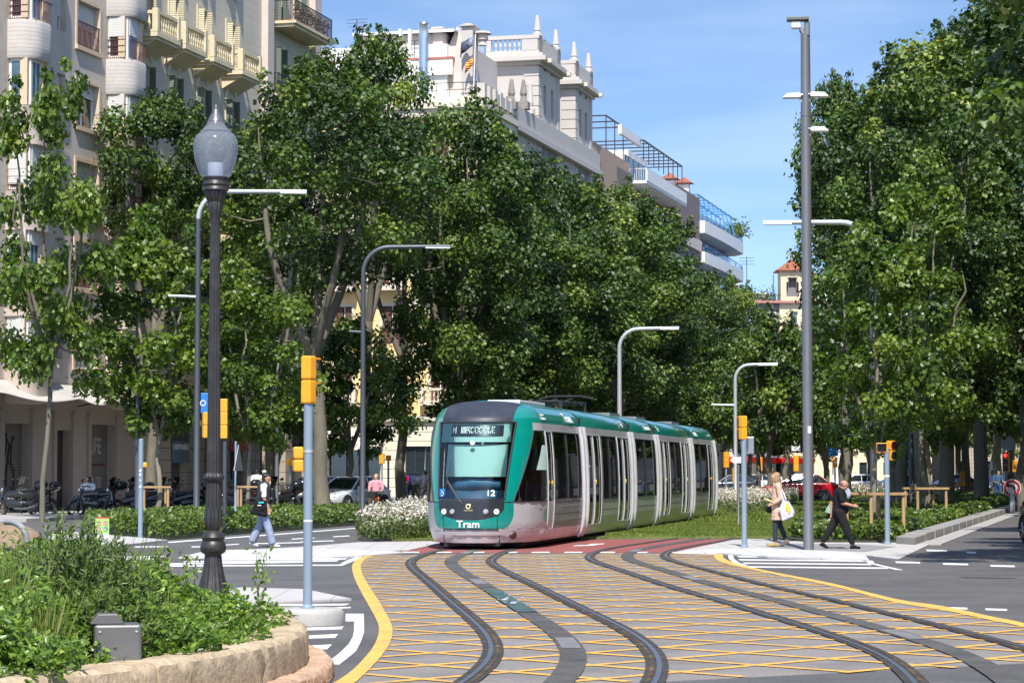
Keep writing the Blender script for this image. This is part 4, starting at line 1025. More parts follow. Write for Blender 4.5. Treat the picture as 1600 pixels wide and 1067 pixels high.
# --- curved lamp posts of the avenue
def curved_lamp(px, by, ty, ax, lowy, lax, label, m=M_dpole, marm=None, r=.085, Y=None, lowm=None):
    """base pixel (px,by), top of the bend at ty, arm tip at ax; lower arm tip at (lax, lowy)"""
    Y = Y or EYE*FP/(by-736); p = wp(px, Y)
    t = thing('curved_lamp_post', label, 'street lamp', (p.x, p.y, 0), facing(p), 'curved lamp posts of the avenue')
    H = at(px, ty, Y).z; Lx = (ax-px)/FP*Y; s = 1 if Lx > 0 else -1; br = min(.95, abs(Lx)*.35)
    MB().lathe([(r*1.5, 0), (r*1.4, .1), (r*1.25, .12), (r*1.12, H*.5), (r, H-br)], n=16).build('pole', m, t, smooth=True)
    pts = [(s*br*(1-cos(a)), 0, H-br+br*sin(a)) for a in np.linspace(0, pi/2, 9)]
    pts += [(s*br+(Lx-s*br)*q, 0, H+.04*q) for q in (.33, .66, 1)]
    MB().tube(pts, [r]*9+[r*.9, r*.85, r*.8], 12).build('arm', marm or m, t, smooth=True)
    MB().bx(min(Lx, Lx-s*.9), max(Lx, Lx-s*.9), -.10, .10, H-.045, H-.0).build('lamp_head', M_sign, t, bevel=.01)
    if lowy:
        zl = at(px, lowy, Y).z; L2 = (lax-px)/FP*Y
        MB().tube([(0, 0, zl), (L2, 0, zl+.03)], .05, 10).build('lower_arm', lowm or marm or m, t, smooth=True)
    return t
curved_lamp(308, 815, 299, 477, 464, 262, 'curved lamp post directly behind the black cast iron lamp, long pale arm to the right', marm=M_lpole)
curved_lamp(567, 800, 386, 703, 519, 545, 'dark curved lamp post between yellow signal post and tram, arm to the right', Y=88)
curved_lamp(1364, 822, 347, 1195, 493, 1444, 'curved lamp post behind the bright young tree, arm crossing the tall pole', marm=M_lpole, r=.09)
curved_lamp(1149, 778, 570, 1215, 633, 1112, 'slim pale curved lamp post just right of the tram tail', m=M_lpole, r=.08, Y=112)
curved_lamp(968, 779, 514, 1061, None, None, 'pale curved lamp post rising behind the middle of the tram', m=M_lpole, r=.10, Y=118)
curved_lamp(869, 782, 462, 815, None, None, 'shaded curved lamp post deep in the leaves above the tram', r=.10)
curved_lamp(1423, 806, 455, 1372, 662, 1449, 'dark curved lamp post between the pale trunks of the right median', lowm=M_sign)
curved_lamp(216, 812, 531, 130, None, None, 'short curved lamp post with arm to the left before the white canvas awning', marm=M_lpole, r=.08)
for (px, by, ty, w_, lab) in ((433, 800, 612, .085, 'plain grey post left of the yellow signal, among the trunks'), (1554, 782, 655, .11, 'pale grey post carrying the small square white plate at far right'), (1568, 781, 640, .10, 'pale grey pole beside the far red traffic light')):
    Y = EYE*FP/(by-736); p = wp(px, Y); t = thing('post', lab, 'post', (p.x, p.y, 0), facing(p)); H = at(px, ty, Y).z
    MB().lathe([(w_*1.3, 0), (w_, .1), (w_*.9, H)], n=14).build('pole', M_pole if px < 1000 else M_lpole, t, smooth=True)
    if px == 1554:
        z = at(px, 727, Y).z; MB().bx(-.30, .24, -.16, -.13, z-.28, z+.28).build('plate', M_sign, t); text('lettering', 'D', .42, M_sblue, t, frame((-.03, -.165, z), (1, 0, 0), (0, 0, 1)), .003, 'CENTER', -.01)
# --- pale blue short post on the left, with stickers
p = wp(221, 61.5)
t = thing('blue_post', 'pale blue post with small round stickers by the left hedge', 'post', (p.x, p.y, 0), facing(p)); post(t, at(221, 686, 61.5).z, .062)
signal_head(t, at(221, 722, 61.5).z, 1, .10, .13, .08, x=.10, name='push_button_box')
for i, y in enumerate((735, 741, 750, 760)):
    MB().cyl((-.015, -.063, at(221, y, 61.5).z), (-.015, -.068, at(221, y, 61.5).z), .03 if i != 2 else .02, .03 if i != 2 else .02, 12).build('sticker', M_sign, t)
# --- signal behind the iron lamp, with blue sign
Y = 66; p = wp(352, Y)
t = thing('traffic_signal', 'yellow traffic signals half hidden by the iron lamp, with a blue plate', 'traffic signal', (p.x, p.y, 0), facing(p))
post(t, at(352, 690, Y).z, .055, M_dpole); z = at(352, 623, Y).z
signal_head(t, z, 3, .24, .36, .2, rot=R(-8), x=-.05); signal_head(t, at(0, 644, Y).z, 2, .20, .35, .2, rot=R(15), x=-.50)
MB().bx(-.66, -.2, .02, .04, at(0, 645, Y).z, at(0, 614, Y).z).build('blue_plate', M_sblue, t, bevel=.01); MB().bx(-.5, 0, -.02, .02, z-.5, z-.46).build('arm', M_dpole, t)
MB().tube([(-.60+.07*cos(a), .015, at(0, 630, Y).z+.07*sin(a)) for a in np.linspace(0, 2*pi, 13)], .014, 6).build('plate_symbol', M_sign, t)
p2 = wp(372, 72); t = thing('sign_post', 'thin pale blue post with a sideways warning sign right of the iron lamp', 'sign', (p2.x, p2.y, 0), facing(p2)); z = at(0, 716, 72).z
post(t, at(0, 690, 72).z, .035).location.x = -.06
sg_ = MB(); sg_.add(MB().prism([(-.42, -.36), (.42, -.36), (0, .40)], -.012, .012), Matrix.Translation((.02, -.07, z)) @ Matrix.Rotation(R(72), 4, 'Z') @ Matrix.Rotation(R(90), 4, 'X')); sg_.build('sign_panel', M_signback, t)
# --- right: post at 1162
Y = 54.5; p = wp(1162, Y)
t = thing('traffic_signal', 'slim traffic signal with grey back box between the tram tail and the woman', 'traffic signal', (p.x, p.y, .03), facing(p))
post(t, at(0, 684, Y).z, .062); signal_head(t, at(0, 645, Y).z-.09, 2, .14, .27, .16, rot=R(35), x=-.02)
MB().bx(-.08, .10, -.03, .1, at(0, 700, Y).z, at(0, 686, Y).z).build('bracket', M_dpole, t)
MB().bx(.02, .23, .06, .12, at(0, 711, Y).z, at(0, 684, Y).z).build('back_box', M_signback, t, bevel=.02)
# --- right: signal facing the camera
Y = 56.8; p = wp(1385, Y)
t = thing('traffic_signal', 'orange framed pedestrian signal facing us on pale blue post, right of the man in black', 'traffic signal', (p.x, p.y, .03), facing(p))
post(t, at(0, 702, Y).z, .062, M_blue)
signal_head(t, at(0, 687.5, Y).z-.09, 1, .26, .24, .16, x=-.11, front=True, lit=(.012, .012, .012), name='front_signal_head')
signal_head(t, at(0, 684, Y).z-.09, 2, .15, .235, .16, rot=R(50), x=.10, y=.08, front=True, lit=(.09, .004, .004), name='side_signal_head')
MB().cyl((0, 0, at(0, 747, Y).z), (0, 0, at(0, 744, Y).z), .064, .064, 14).build('sticker', M_sign, t)
# --- far signals
def far_signal(px, ty, by, n, label, front=False, lit=None, H=None, Y=None, w_=.30, extra=None):
    Y = Y or EYE*FP/(by-736); p = wp(px, Y)
    t = thing('traffic_signal', label, 'traffic signal', (p.x, p.y, 0), facing(p)); z = at(0, ty, Y).z; hh = .32
    post(t, z-hh*n+.05, .06); signal_head(t, z, n, w_, hh, .22, rot=R(random.Random(px).uniform(-25, 25)), front=front, lit=lit)
    if extra: extra(t, z, Y)
    return t
far_signal(1134, 706, 776, 3, 'distant yellow signal touching the tram tail', Y=150)
far_signal(1147, 731, 775, 3, 'small distant signal with pale yellow panel right of the tram tail', Y=168)
far_signal(1243, 711, 772, 3, 'distant yellow signal above the red car windscreen', Y=145, extra=lambda t, z, Y: MB().bx(-.25, .25, -.1, .1, z+.25, z+.75).build('camera_box', M_sign, t))
far_signal(1187, 714, 772, 3, 'dim distant signal left of the beige coat woman', Y=170); far_signal(1204, 732, 772, 2, 'little distant signal just behind the head of the woman', Y=175)
far_signal(1304, 714, 774, 2, 'distant yellow signal under a blue plate near the man in black', Y=150, extra=lambda t, z, Y: MB().bx(-.4, .2, -.02, .02, z+.1, z+.7).build('blue_plate', M_sblue, t))
far_signal(1315, 715, 774, 2, 'twin distant yellow signal right beside the one under the blue plate', Y=152)
far_signal(1317, 734, 774, 2, 'low distant yellow signal behind the head of the man in black', Y=160)
far_signal(1503, 736, 779, 3, 'distant yellow signal between two dark trunks on the right', Y=155)
far_signal(1432, 739, 779, 2, 'tiny distant signal left of the second tree stakes', Y=180)
def disc(t, z, Y): MB().cyl((.10, -.15, z+.42), (.10, -.12, z+.42), .36, .36, 20).build('round_back_plate', M_signback, t, smooth=True)
far_signal(1571, 706, 790, 3, 'distant red traffic light with a round plate above, at far right', front=True, lit=(.8, .02, .02), Y=118, extra=disc)
far_signal(1586, 718, 784, 2, 'distant yellow signal at the right edge', Y=125)
far_signal(597, 708, 775, 2, 'distant yellow signal behind the lamp post left of the tram', Y=150); far_signal(607, 711, 780, 1, 'distant orange signal box on a pale post behind the cyclist', Y=140)
far_signal(454, 716, 800, 1, 'tiny orange box on a thin post behind the walking man', Y=104)
# --- no-left-turn sign
Y = 100; p = wp(1580, Y); t = thing('road_sign', 'round red and white no left turn sign on a white bollard at far right', 'road sign', (p.x, p.y, 0), facing(p))
zc = at(0, 762, Y).z
MB().lathe([(.10, 0), (.10, .9), (.07, 1.0)], n=16).build('white_bollard', M_sign, t, smooth=True)
MB().cyl((0, -.02, zc), (0, .02, zc), .36, .36, 28).build('sign_disc', M_sign, t, smooth=True)
MB().tube([(.29*cos(a), -.03, zc+.29*sin(a)) for a in np.linspace(0, 2*pi, 25)], .045, 8).build('red_ring', M_sred, t, smooth=True)
MB().tube([(.10, -.03, zc-.2), (.10, -.03, zc+.02), (.04, -.03, zc+.1), (-.12, -.03, zc+.1)], .04, 6).poly([(-.12, -.05, zc+.2), (-.24, -.05, zc+.1), (-.12, -.05, zc)]).build('turn_arrow', M_blk, t)
MB().bar((-.24, -.04, zc+.24), (.24, -.04, zc-.24), .05, .02).build('red_bar', M_sred, t)
# --- arrow sign
Y = 72; p = wp(1153, Y); t = thing('arrow_sign', 'small white arrow sign on a thin post in the flowers right of the tram', 'sign', (p.x, p.y, 0), facing(p)); post(t, at(0, 712, Y).z, .04, M_pole)
z = at(0, 718.5, Y).z; MB().add(MB().prism([(-.14, -.09), (.12, -.09), (.12, .09), (-.14, .09), (-.24, 0)], -.01, .01), Matrix.Translation((-.0, -.06, z)) @ Matrix.Rotation(R(90), 4, 'X')).build('arrow_panel', M_sign, t)
# --- info sign in the hedge (green) and the one behind the pole
def info(px, by, ty, wpx, label, edge=False):
    Y = EYE*FP/(by-736); p = wp(px, Y); t = thing('information_panel', label, 'sign', (p.x, p.y, 0), facing(p)); H = at(0, ty, Y).z; w_ = wpx/FP*Y/2
    MB().bx(-w_, w_, -.02, .02, .0, H*.26).build('panel_foot', M_sign, t); pn = MB().bx(-w_, w_, -.025, .025, H*.26, H*.95).build('panel', pbr('panel_green', (.30, .62, .16), .5, var=.05) if 'panel_green' not in MATS else MATS['panel_green'], t)
    MB().bx(-w_, w_, -.028, .028, H*.95, H).build('red_top', M_sred, t)
    if not edge:
        for i, (a, b) in enumerate(((-.5, .74), (.5, .74), (-.5, .48), (.5, .48))):
            MB().cyl((a*w_, -.026, b*H), (a*w_, -.030, b*H), w_*.30, w_*.30, 16).build('round_symbol', M_sign, pn)
            MB().tube([(a*w_+w_*.28*cos(q), -.033, b*H+w_*.28*sin(q)) for q in np.linspace(0, 2*pi, 13)], w_*.06, 5).build('symbol_ring', M_sred if i < 3 else T_teal, pn)
            MB().bx(a*w_-w_*.14, a*w_+w_*.14, -.034, -.031, b*H-w_*.1, b*H+w_*.1).build('symbol', pbr('symbol_green', (.02, .2, .1), .5, var=0) if 'symbol_green' not in MATS else MATS['symbol_green'], pn)
        MB().bx(-.3*w_, .3*w_, -.028, -.026, .34*H, .37*H).build('small_print', M_sred, pn)
info(161.5, 842, 808, 21, 'light green information panel with four round symbols before the left hedge')
info(1261, 842, 817, 19, 'green edged panel hidden behind the tall grey pole', True)
# --- kerb seat wall on the right
M_wall = pbr('precast_concrete', (.27, .26, .245), .85, var=.1, scale=2, fine=(.1, 30), dirt=((.22,.21,.20), .6, 2.5))
u0 = toUV(G(1434, 853))[0]; v0 = 4.78
kw = thing('low_concrete_wall', 'low segmented concrete edging wall along the right carriageway', 'wall', tuple(UV(0, 0)), pi/2-TH)
for i in range(34):
    u = u0+i*3.1+(.9 if i else 0)
    if i == 0:
        b = MB(); b.prism([(u, v0), (u+3.0, v0), (u+3.0, v0+.5), (u+.8, v0+.5)], 0, .20)
    else: b = MB().bx(u-.9, u+1.9, v0+(.0), v0+.5, 0, .22)
    b.build('wall_block', M_wall, kw, bevel=.015)
    MB().bx(u+1.9 if i else u+3.0, (u+2.2) if i else u+3.1, v0+.12, v0+.5, 0, .205).build('joint_block', M_wall, kw) if i % 1 == 0 else None
# --- low hedges and ground cover
L_hedge = leafmat('hedge_leaf', [(.026,.048,.009), (.055,.095,.012), (.10,.155,.018), (.17,.23,.03)], .4, .2)
L_grass = leafmat('grass_blade', [(.07,.10,.02), (.12,.17,.03), (.18,.24,.045), (.28,.28,.10)], .55, .3)
def scatter_poly(poly, n, rng):
    xs = [p[0] for p in poly]; ys = [p[1] for p in poly]; out = np.zeros((0, 2))
    P = np.array(poly)
    while len(out) < n:
        q = np.stack([rng.uniform(min(xs), max(xs), n*2), rng.uniform(min(ys), max(ys), n*2)], 1); ins = np.zeros(len(q), bool)
        for i in range(len(P)):
            a, b = P[i], P[(i+1) % len(P)]; c = ((a[1] > q[:, 1]) != (b[1] > q[:, 1])) & (q[:, 0] < (b[0]-a[0])*(q[:, 1]-a[1])/(b[1]-a[1]+1e-12)+a[0]); ins ^= c
        out = np.concatenate([out, q[ins]])
    return out[:n]
def lump(q, s1=.9, s2=2.3, seed=0):
    return .5+.25*np.sin(q[:, 0]*s2+seed)*np.cos(q[:, 1]*s1*1.7+seed*2)+.25*np.sin(q[:, 0]*s1*3.1+q[:, 1]*s2*1.3+seed*3)
def cover(name, poly, n, h0, h1, leaf, mat, seed, shape=HALF, label='', kind='stuff', z0=.05, spread=1.0):
    rng = np.random.default_rng(seed); q = scatter_poly(poly, n, rng); H = h0+(h1-h0)*lump(q, seed=seed)
    # soft edges
    z = z0+H*rng.random(n)**.45; P = np.column_stack([q, z]); Nn = rng.normal(size=(n, 3))*.6+np.array([0, -.25, .8])
    o = obj(name, leafmesh(name, P, Nn, leaf*rng.uniform(.6, 1.3, n), shape, rng, np.clip(rng.normal(.5, .22, n)+.15*(lump(q, 2, 4, seed+1)-.5), 0, 1)), mat)
    return tag(o, kind=kind)
hp = pxpoly([(128,833),(200,839.5),(262,843.5),(330,838),(440,829.5),(556,820.5)])
back = [tuple(G(x, y))[:2] for x, y in [(556,813),(440,815),(300,818),(200,822),(140,826)]]
cover('ground_cover_hedge', hp+back, 26000, .28, .62, .10, L_hedge, 3)
cover('kerbside_hedge', [tuple(UV(a, b))[:2] for a, b in ((84, 30.8), (128, 30.8), (128, 33.8), (84, 33.8))], 14000, .10, .28, .10, L_hedge, 5, z0=.1)
struct('hedge_bed', MB().prism(hp+back, -.05, .03, bottom=False), M_hedgesoil)
struct('right_hedge_bed', MB().prism([tuple(UV(a, b))[:2] for a, b in ((58.5, 5.3), (300, 5.3), (300, 8.6), (60.5, 8.6), (58.2, 7.3))], -.05, .075, bottom=False), M_hedgesoil)
cover('right_ground_cover', [tuple(UV(a, b))[:2] for a, b in ((58.7, 5.4), (100, 5.3), (100, 8.4), (61, 8.3), (58.6, 7.2))], 42000, .2, .52, .10, L_hedge, 7, z0=.07)
cover('far_ground_cover', [tuple(UV(a, b))[:2] for a, b in ((100, 5.3), (175, 5.3), (175, 8.6), (100, 8.6))], 22000, .2, .55, .16, L_hedge, 8, z0=.07)
# grass on the lawn
rng = np.random.default_rng(12)
def grass(name, poly, n, h, seed, wdt=1.0):
    rng = np.random.default_rng(seed); q = scatter_poly(poly, n, rng); P = np.column_stack([q, np.full(n, .06)])
    Nn = rng.normal(size=(n, 3))*np.array([1, 1, .1]); up = rng.normal(size=(n, 3))*.35+np.array([0, 0, 1])
    sh = [(0, 0), (.09*wdt, 0), (.06*wdt, .6), (0, 1.0)]
    S_ = h*(.45+.8*lump(q, 1.3, 2.9, seed))*rng.uniform(.6, 1.3, n); P[:, 2] += S_*.3
    tag(obj(name, leafmesh(name, P, Nn, S_, sh, rng, np.clip(.45+.5*(lump(q, .7, 1.1, seed)-.5)+rng.normal(0, .2, n), 0, 1), up=up), L_grass), kind='stuff')
grass('grass', lp[3:]+[tuple(UV(66, 8.6))[:2], tuple(UV(78, 8.6))[:2], tuple(UV(78, 16))[:2]], 46000, .085, 4, 2.2)
grass('far_grass', [tuple(UV(a, b))[:2] for a, b in ((78, 8.6), (140, 8.6), (140, 16), (78, 16))], 40000, .16, 6, 3.0)
grass('left_grass_edge', pxpoly([(575,845.5),(672,843.8),(690,842),(690,838),(600,838)]), 3000, .16, 5, 2)
# flowering beds (gaura): leaf mass below, pale blossoms on fine stems above
L_gleaf = leafmat('gaura_leaf', [(.035,.06,.02), (.07,.10,.03), (.11,.15,.045), (.17,.20,.07)], .5, .25)
L_petal = leafmat('white_petal', [(.42,.26,.26), (.60,.50,.48), (.74,.68,.66), (.82,.79,.78)], .6, .3)
L_stem = leafmat('flower_stem', [(.16,.10,.06), (.20,.16,.08), (.14,.17,.06)], .7, .1)
def gaura(name, poly, nl, nf, h, seed, fs=.045, front=None):
    rng = np.random.default_rng(seed); q = scatter_poly(poly, nl, rng); H = h*(.45+.4*lump(q, 1.1, 2.0, seed))
    P = np.column_stack([q, .05+H*rng.random(nl)**.6]); Nn = rng.normal(size=(nl, 3)); up = rng.normal(size=(nl, 3))*.6+np.array([0, 0, 1])
    lf = leafmesh(name, P, Nn, rng.uniform(.6, 1.4, nl)*fs*2.0, OVAL, rng, None, up=up)
    o = obj(name, lf, L_gleaf); tag(o, kind='stuff')
    q = scatter_poly(poly, nf, rng); H = h*(.55+.45*lump(q, 1.1, 2.0, seed)); z = .05+H*(.62+.5*rng.random(nf)**.8)
    P = np.column_stack([q, z]); pet = leafmesh('blossoms', P, rng.normal(size=(nf, 3)), fs*rng.uniform(.6, 1.4, nf), PETAL, rng)
    tag(obj(name+'_blossoms', pet, L_petal), kind='stuff')
    ns = nf//5; P2 = P[:ns].copy(); S_ = P2[:, 2]*.5; P2[:, 2] -= S_*.7
    st_ = leafmesh('stems', P2, rng.normal(size=(ns, 3))*np.array([1, 1, .1]), S_, [(0, 0), (.012, 0), (.008, .6), (0, 1)], rng, None, up=rng.normal(size=(ns, 3))*.22+np.array([0, 0, 1]))
    tag(obj(name+'_stems', st_, L_stem), kind='stuff')
fb = pxpoly([(556,845),(600,847),(672,844),(700,836),(700,815),(640,806),(575,822)])
gaura('gaura_flower_bed', fb, 34000, 5200, .72, 21, .05)
gaura('far_gaura_bed', [tuple(G(x, y))[:2] for x, y in [(1123,803),(1150,810),(1215,805),(1245,793),(1250,786),(1120,788)]], 16000, 9000, .90, 22, .05)
gaura('far_gaura_bed_right', [tuple(G(x, y))[:2] for x, y in [(1300,786),(1500,780),(1500,774),(1300,776)]], 9000, 5000, .9, 23, .07)
# ================================================================ BUILDINGS (local frame: x along the street, y into the block, facade at y=0)
V0 = 42.3
BR = pi/2-TH
def bthing(name, label, u): return thing(name, label, 'building', tuple(UV(u, V0)), BR)
def fu(px, v=V0): return onv(px, 736, v)[0]
def fz(px, py, v=V0): return onv(px, py, v)[1]
W_grey = pbr('wall_render_grey', (.53, .47, .40), .85, var=.07, scale=.4, fine=(.04, 9), dirt=((.30,.275,.255), .5, .6))
W_bay = lined('bay_netting', (.50, .465, .43), '#8a8178', 2, .16, .012, .9, .12)
W_beigest = pbr('window_stone', (.62, .47, .33), .8, var=.08, scale=2)
W_cream = lined('cream_ashlar', (.56, .50, .39), '#968b74', 2, .42, .012, .85, .07)
W_crm2 = pbr('cream_stone', (.64, .55, .36), .8, var=.08, scale=1.5, dirt=((.45,.38,.25), .5, 2))
W_stone = lined('base_stone', (.40, .34, .27), '#4c4238', 2, .55, .03, .85, .10, cross=(0, 1.1))
W_yel = pbr('yellow_render', (.78, .58, .27), .85, var=.06, scale=.5, dirt=((.62,.47,.25), .4, .8))
W_rust = lined('rusticated_cream', (.72, .66, .52), '#6f6656', 2, .62, .04, .85, .05)
W_white = pbr('white_render', (.80, .80, .79), .8, var=.04, scale=.6, dirt=((.6,.6,.6), .4, .7))
W_twr = lined('tower_stone', (.50, .44, .37), '#6c635b', 2, .75, .03, .85, .05)
W_twr2 = pbr('tower_render', (.50, .46, .42), .85, var=.06, scale=.4)
W_pink = pbr('penthouse_render', (.62, .53, .48), .85, var=.06, scale=.4)
W_brick = lined('brick', (.42, .15, .09), '#6a4a3c', 2, .16, .03, .9, .15, cross=(0, .32))
W_brown = lined('brown_tiles', (.20, .13, .11), '#5a4a44', 2, .5, .03, .6, .1)
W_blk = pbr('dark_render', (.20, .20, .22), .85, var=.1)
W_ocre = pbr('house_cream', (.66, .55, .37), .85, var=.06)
B_glass = pbr('window_glass', (.02, .03, .035), .06, var=.2, spec=1.0)
B_glass2 = pbr('sky_window_glass', (.07, .14, .20), .06, var=.3, spec=1.0)
B_blind = lined('roller_blind', (.62, .62, .60), '#7f7f7c', 2, .07, .012, .6, .04)
B_frame = pbr('window_frame_white', (.74, .75, .74), .5, var=.03)
B_shut = lined('green_shutter', (.16, .20, .16), '#1c241c', 2, .08, .02, .6, .08)
B_shutb = lined('brown_shutter', (.16, .07, .05), '#1e0c08', 2, .08, .02, .6, .08)
B_shutc = lined('cream_shutter', (.60, .55, .38), '#4a452f', 2, .10, .025, .6, .05)
B_rail = pbr('railing_rust', (.12, .05, .045), .6, var=.1)
B_iron = pbr('iron_black', (.03, .028, .03), .55, var=.1)
B_roller = lined('shop_shutter', (.15, .14, .13), '#151413', 2, .11, .02, .6, .15)
B_tile = lined('roof_tile', (.38, .13, .07), '#4a1a0e', 0, .22, .06, .85, .15)
B_canvas = pbr('canvas', (.47, .445, .41), .9, var=.05)
B_sky = pbr('blue_paint', (.05, .22, .45), .5, var=.05)
B_steel = pbr('chimney_steel', (.55, .60, .66), .25, .9, var=.08, scale=2)
B_roofg = pbr('roof_sheet', (.42, .47, .50), .6, .2, var=.1)
B_bwhite = pbr('balcony_white', (.74, .74, .75), .7, var=.05)
def wall(mb, x0, x1, z0, z1, holes, y=0.0, dep=.35):
    """front wall at y with rectangular holes (xa,xb,za,zb) and reveals running `dep` into the wall"""
    xs = sorted({x0, x1} | {h[i] for h in holes for i in (0, 1)}); zs = sorted({z0, z1} | {h[i] for h in holes for i in (2, 3)})
    for a, b in zip(xs, xs[1:]):
        for c, d in zip(zs, zs[1:]):
            if b-a < 1e-4 or d-c < 1e-4 or any(h[0]-1e-4 <= a and b <= h[1]+1e-4 and h[2]-1e-4 <= c and d <= h[3]+1e-4 for h in holes): continue
            mb.quad((a, y, c), (b, y, c), (b, y, d), (a, y, d))
    for xa, xb, za, zb in holes[:]:
        mb.quad((xa, y, za), (xa, y, zb), (xa, y+dep, zb), (xa, y+dep, za)); mb.quad((xb, y, za), (xb, y+dep, za), (xb, y+dep, zb), (xb, y, zb))
        mb.quad((xa, y, za), (xa, y+dep, za), (xb, y+dep, za), (xb, y, za)); mb.quad((xa, y, zb), (xb, y, zb), (xb, y+dep, zb), (xa, y+dep, zb))
    return mb
def box_rest(mb, x0, x1, y0, y1, z0, z1, front=False):
    mb.quad((x0, y1, z0), (x0, y0, z0), (x0, y0, z1), (x0, y1, z1)); mb.quad((x1, y0, z0), (x1, y1, z0), (x1, y1, z1), (x1, y0, z1))
    mb.quad((x1, y1, z0), (x0, y1, z0), (x0, y1, z1), (x1, y1, z1)); mb.quad((x0, y0, z1), (x1, y0, z1), (x1, y1, z1), (x0, y1, z1))
def window(par, x0, x1, z0, z1, y=.30, blind=0.0, glass=None, surround=None, rail=False, shutters=None, frame_m=None, open_=.0, sill=True, face=0.0):
    g_ = glass or B_glass
    fw = .07; w_ = MB(); 
    for a, b, c, d in ((x0, x0+fw, z0, z1), (x1-fw, x1, z0, z1), (x0+fw, x1-fw, z1-fw, z1), (x0+fw, x1-fw, z0, z0+fw), ((x0+x1)/2-fw/2, (x0+x1)/2+fw/2, z0+fw, z1-fw)): w_.bx(a, b, y-.05, y+.02, c, d)
    o = w_.build('window', frame_m or B_frame, par)
    MB().bx(x0+.01, x1-.01, y+.0, y+.045, z0+.01, z1-.01).build('pane', g_, o)
    if blind: MB().bx(x0+.03, x1-.03, y-.09, y-.055, z1-(z1-z0)*blind, z1-.01).build('blind', B_blind, o)
    if surround is not None:
        s = MB(); e = .16; p_ = -.05+face
        s.bx(x0-e, x0+.004, p_, p_+.12, z0-.02, z1+e); s.bx(x1-.004, x1+e, p_, p_+.12, z0-.02, z1+e); s.bx(x0+.004, x1-.004, p_, p_+.12, z1-.004, z1+e)
        if sill: s.bx(x0-e-.03, x1+e+.03, p_-.08, p_+.14, z0-.20, z0-.02)
        s.build('surround', surround, o)
    if rail:
        r_ = MB(); n = max(3, int((x1-x0)/.13))
        for i in range(n+1): r_.bx(x0+(x1-x0)*i/n-.012, x0+(x1-x0)*i/n+.012, -.03+face, -.006+face, z0+.05, z0+1.0)
        r_.bx(x0, x1, -.04+face, .0+face, z0+1.0, z0+1.05); r_.bx(x0, x1, -.035+face, -.005+face, z0+.04, z0+.08); r_.build('railing', B_rail if rail is True else rail, o)
    if shutters is not None:
        ww = (x1-x0)*.32
        for (hx, sg_) in ((x0, 1), (x1, -1)):
            a = R(78)*(1 if sg_ > 0 else -1); M = Matrix.Translation((hx, .02+face, 0)) @ Matrix.Rotation(-a*sg_*1.0 if sg_ > 0 else a*-1*-1, 4, 'Z')
            M = Matrix.Translation((hx, .0+face, 0)) @ Matrix.Rotation(R(-80) if sg_ > 0 else R(80), 4, 'Z')
            MB().bx(0 if sg_ > 0 else -ww*.9, ww*.9 if sg_ > 0 else 0, -.03, .01, z0+.03, z1-.03, M).build('shutter', shutters, o)
    return o
def balustrade(mb, x0, x1, y0, y1, z, h=.95, step=.26):
    """masonry balustrade round three sides of a balcony"""
    def run(p, q):
        p = Vector(p); q = Vector(q); L = (q-p).length; n = max(2, int(L/step)); d = (q-p)/n
        for i in range(1, n): mb.lathe([(.045, 0), (.05, .08), (.035, .14), (.075, .30), (.06, .42), (.035, .58), (.05, .66), (.05, .72)], c=(p+d*i)[:], n=7)
        mb.bar(p+Vector((0, 0, .80)), q+Vector((0, 0, .80)), .17, .15); mb.bar(p+Vector((0, 0, -.03)), q+Vector((0, 0, -.03)), .17, .10)
    run((x0, y1, z), (x0, y0, z)); run((x0, y0, z), (x1, y0, z)); run((x1, y0, z), (x1, y1, z))
    for x in (x0, x1):
        mb.bx(x-.13, x+.13, y0-.13, y0+.13, z-.08, z+h)
    return mb
# ------------------------------------------------ 1: grey block with rounded bays, far left
uA, uB = fu(-80), fu(206)
b1 = bthing('apartment_block', 'grey apartment block with rounded netted bays at the far left', uA)
Z1 = [6.0+3.37*k for k in range(8)]; LB = uB-uA
bays = [(fu(4)-uA, fu(42)-uA), (fu(160)-uA, fu(194)-uA)]
wins = [(fu(112)-uA+.1, fu(150)-uA-.1), (fu(82)-uA+.05, fu(97)-uA-.05)]
wm = MB(); holes = []
for z in Z1[:-1]:
    holes.append((wins[0][0], wins[0][1], z, z+1.9))
    holes.append((wins[1][0], wins[1][1], z+.3, z+1.9))
gr_h = [(fu(2)-uA, fu(44)-uA, .1, 3.6), (fu(84)-uA, fu(108)-uA, .1, 3.4), (fu(138)-uA, fu(177)-uA, .1, 3.7), (.3, fu(-20)-uA, .1, 3.6)]
wall(wm, 0, LB, 5.0, 31, holes); box_rest(wm, 0, LB, 0, 16, 0, 31)
wb = wm.build('wall', W_grey, b1)
gm_ = MB(); wall(gm_, 0, LB, 0, 5.0, gr_h, -.05, .5); gm_.bx(0, LB, -.18, -.05, 4.75, 5.05)
for (a, b, c, d) in gr_h:
    for x in (a-.28, b+.04): gm_.bx(x, x+.24, -.16, -.05, 0, 4.1)
gm_.build('ground_floor_wall', pbr('shop_stone', (.33, .28, .235), .85, var=.1, scale=.8, fine=(.06, 10), dirt=((.22,.18,.15), .5, .8)), b1)
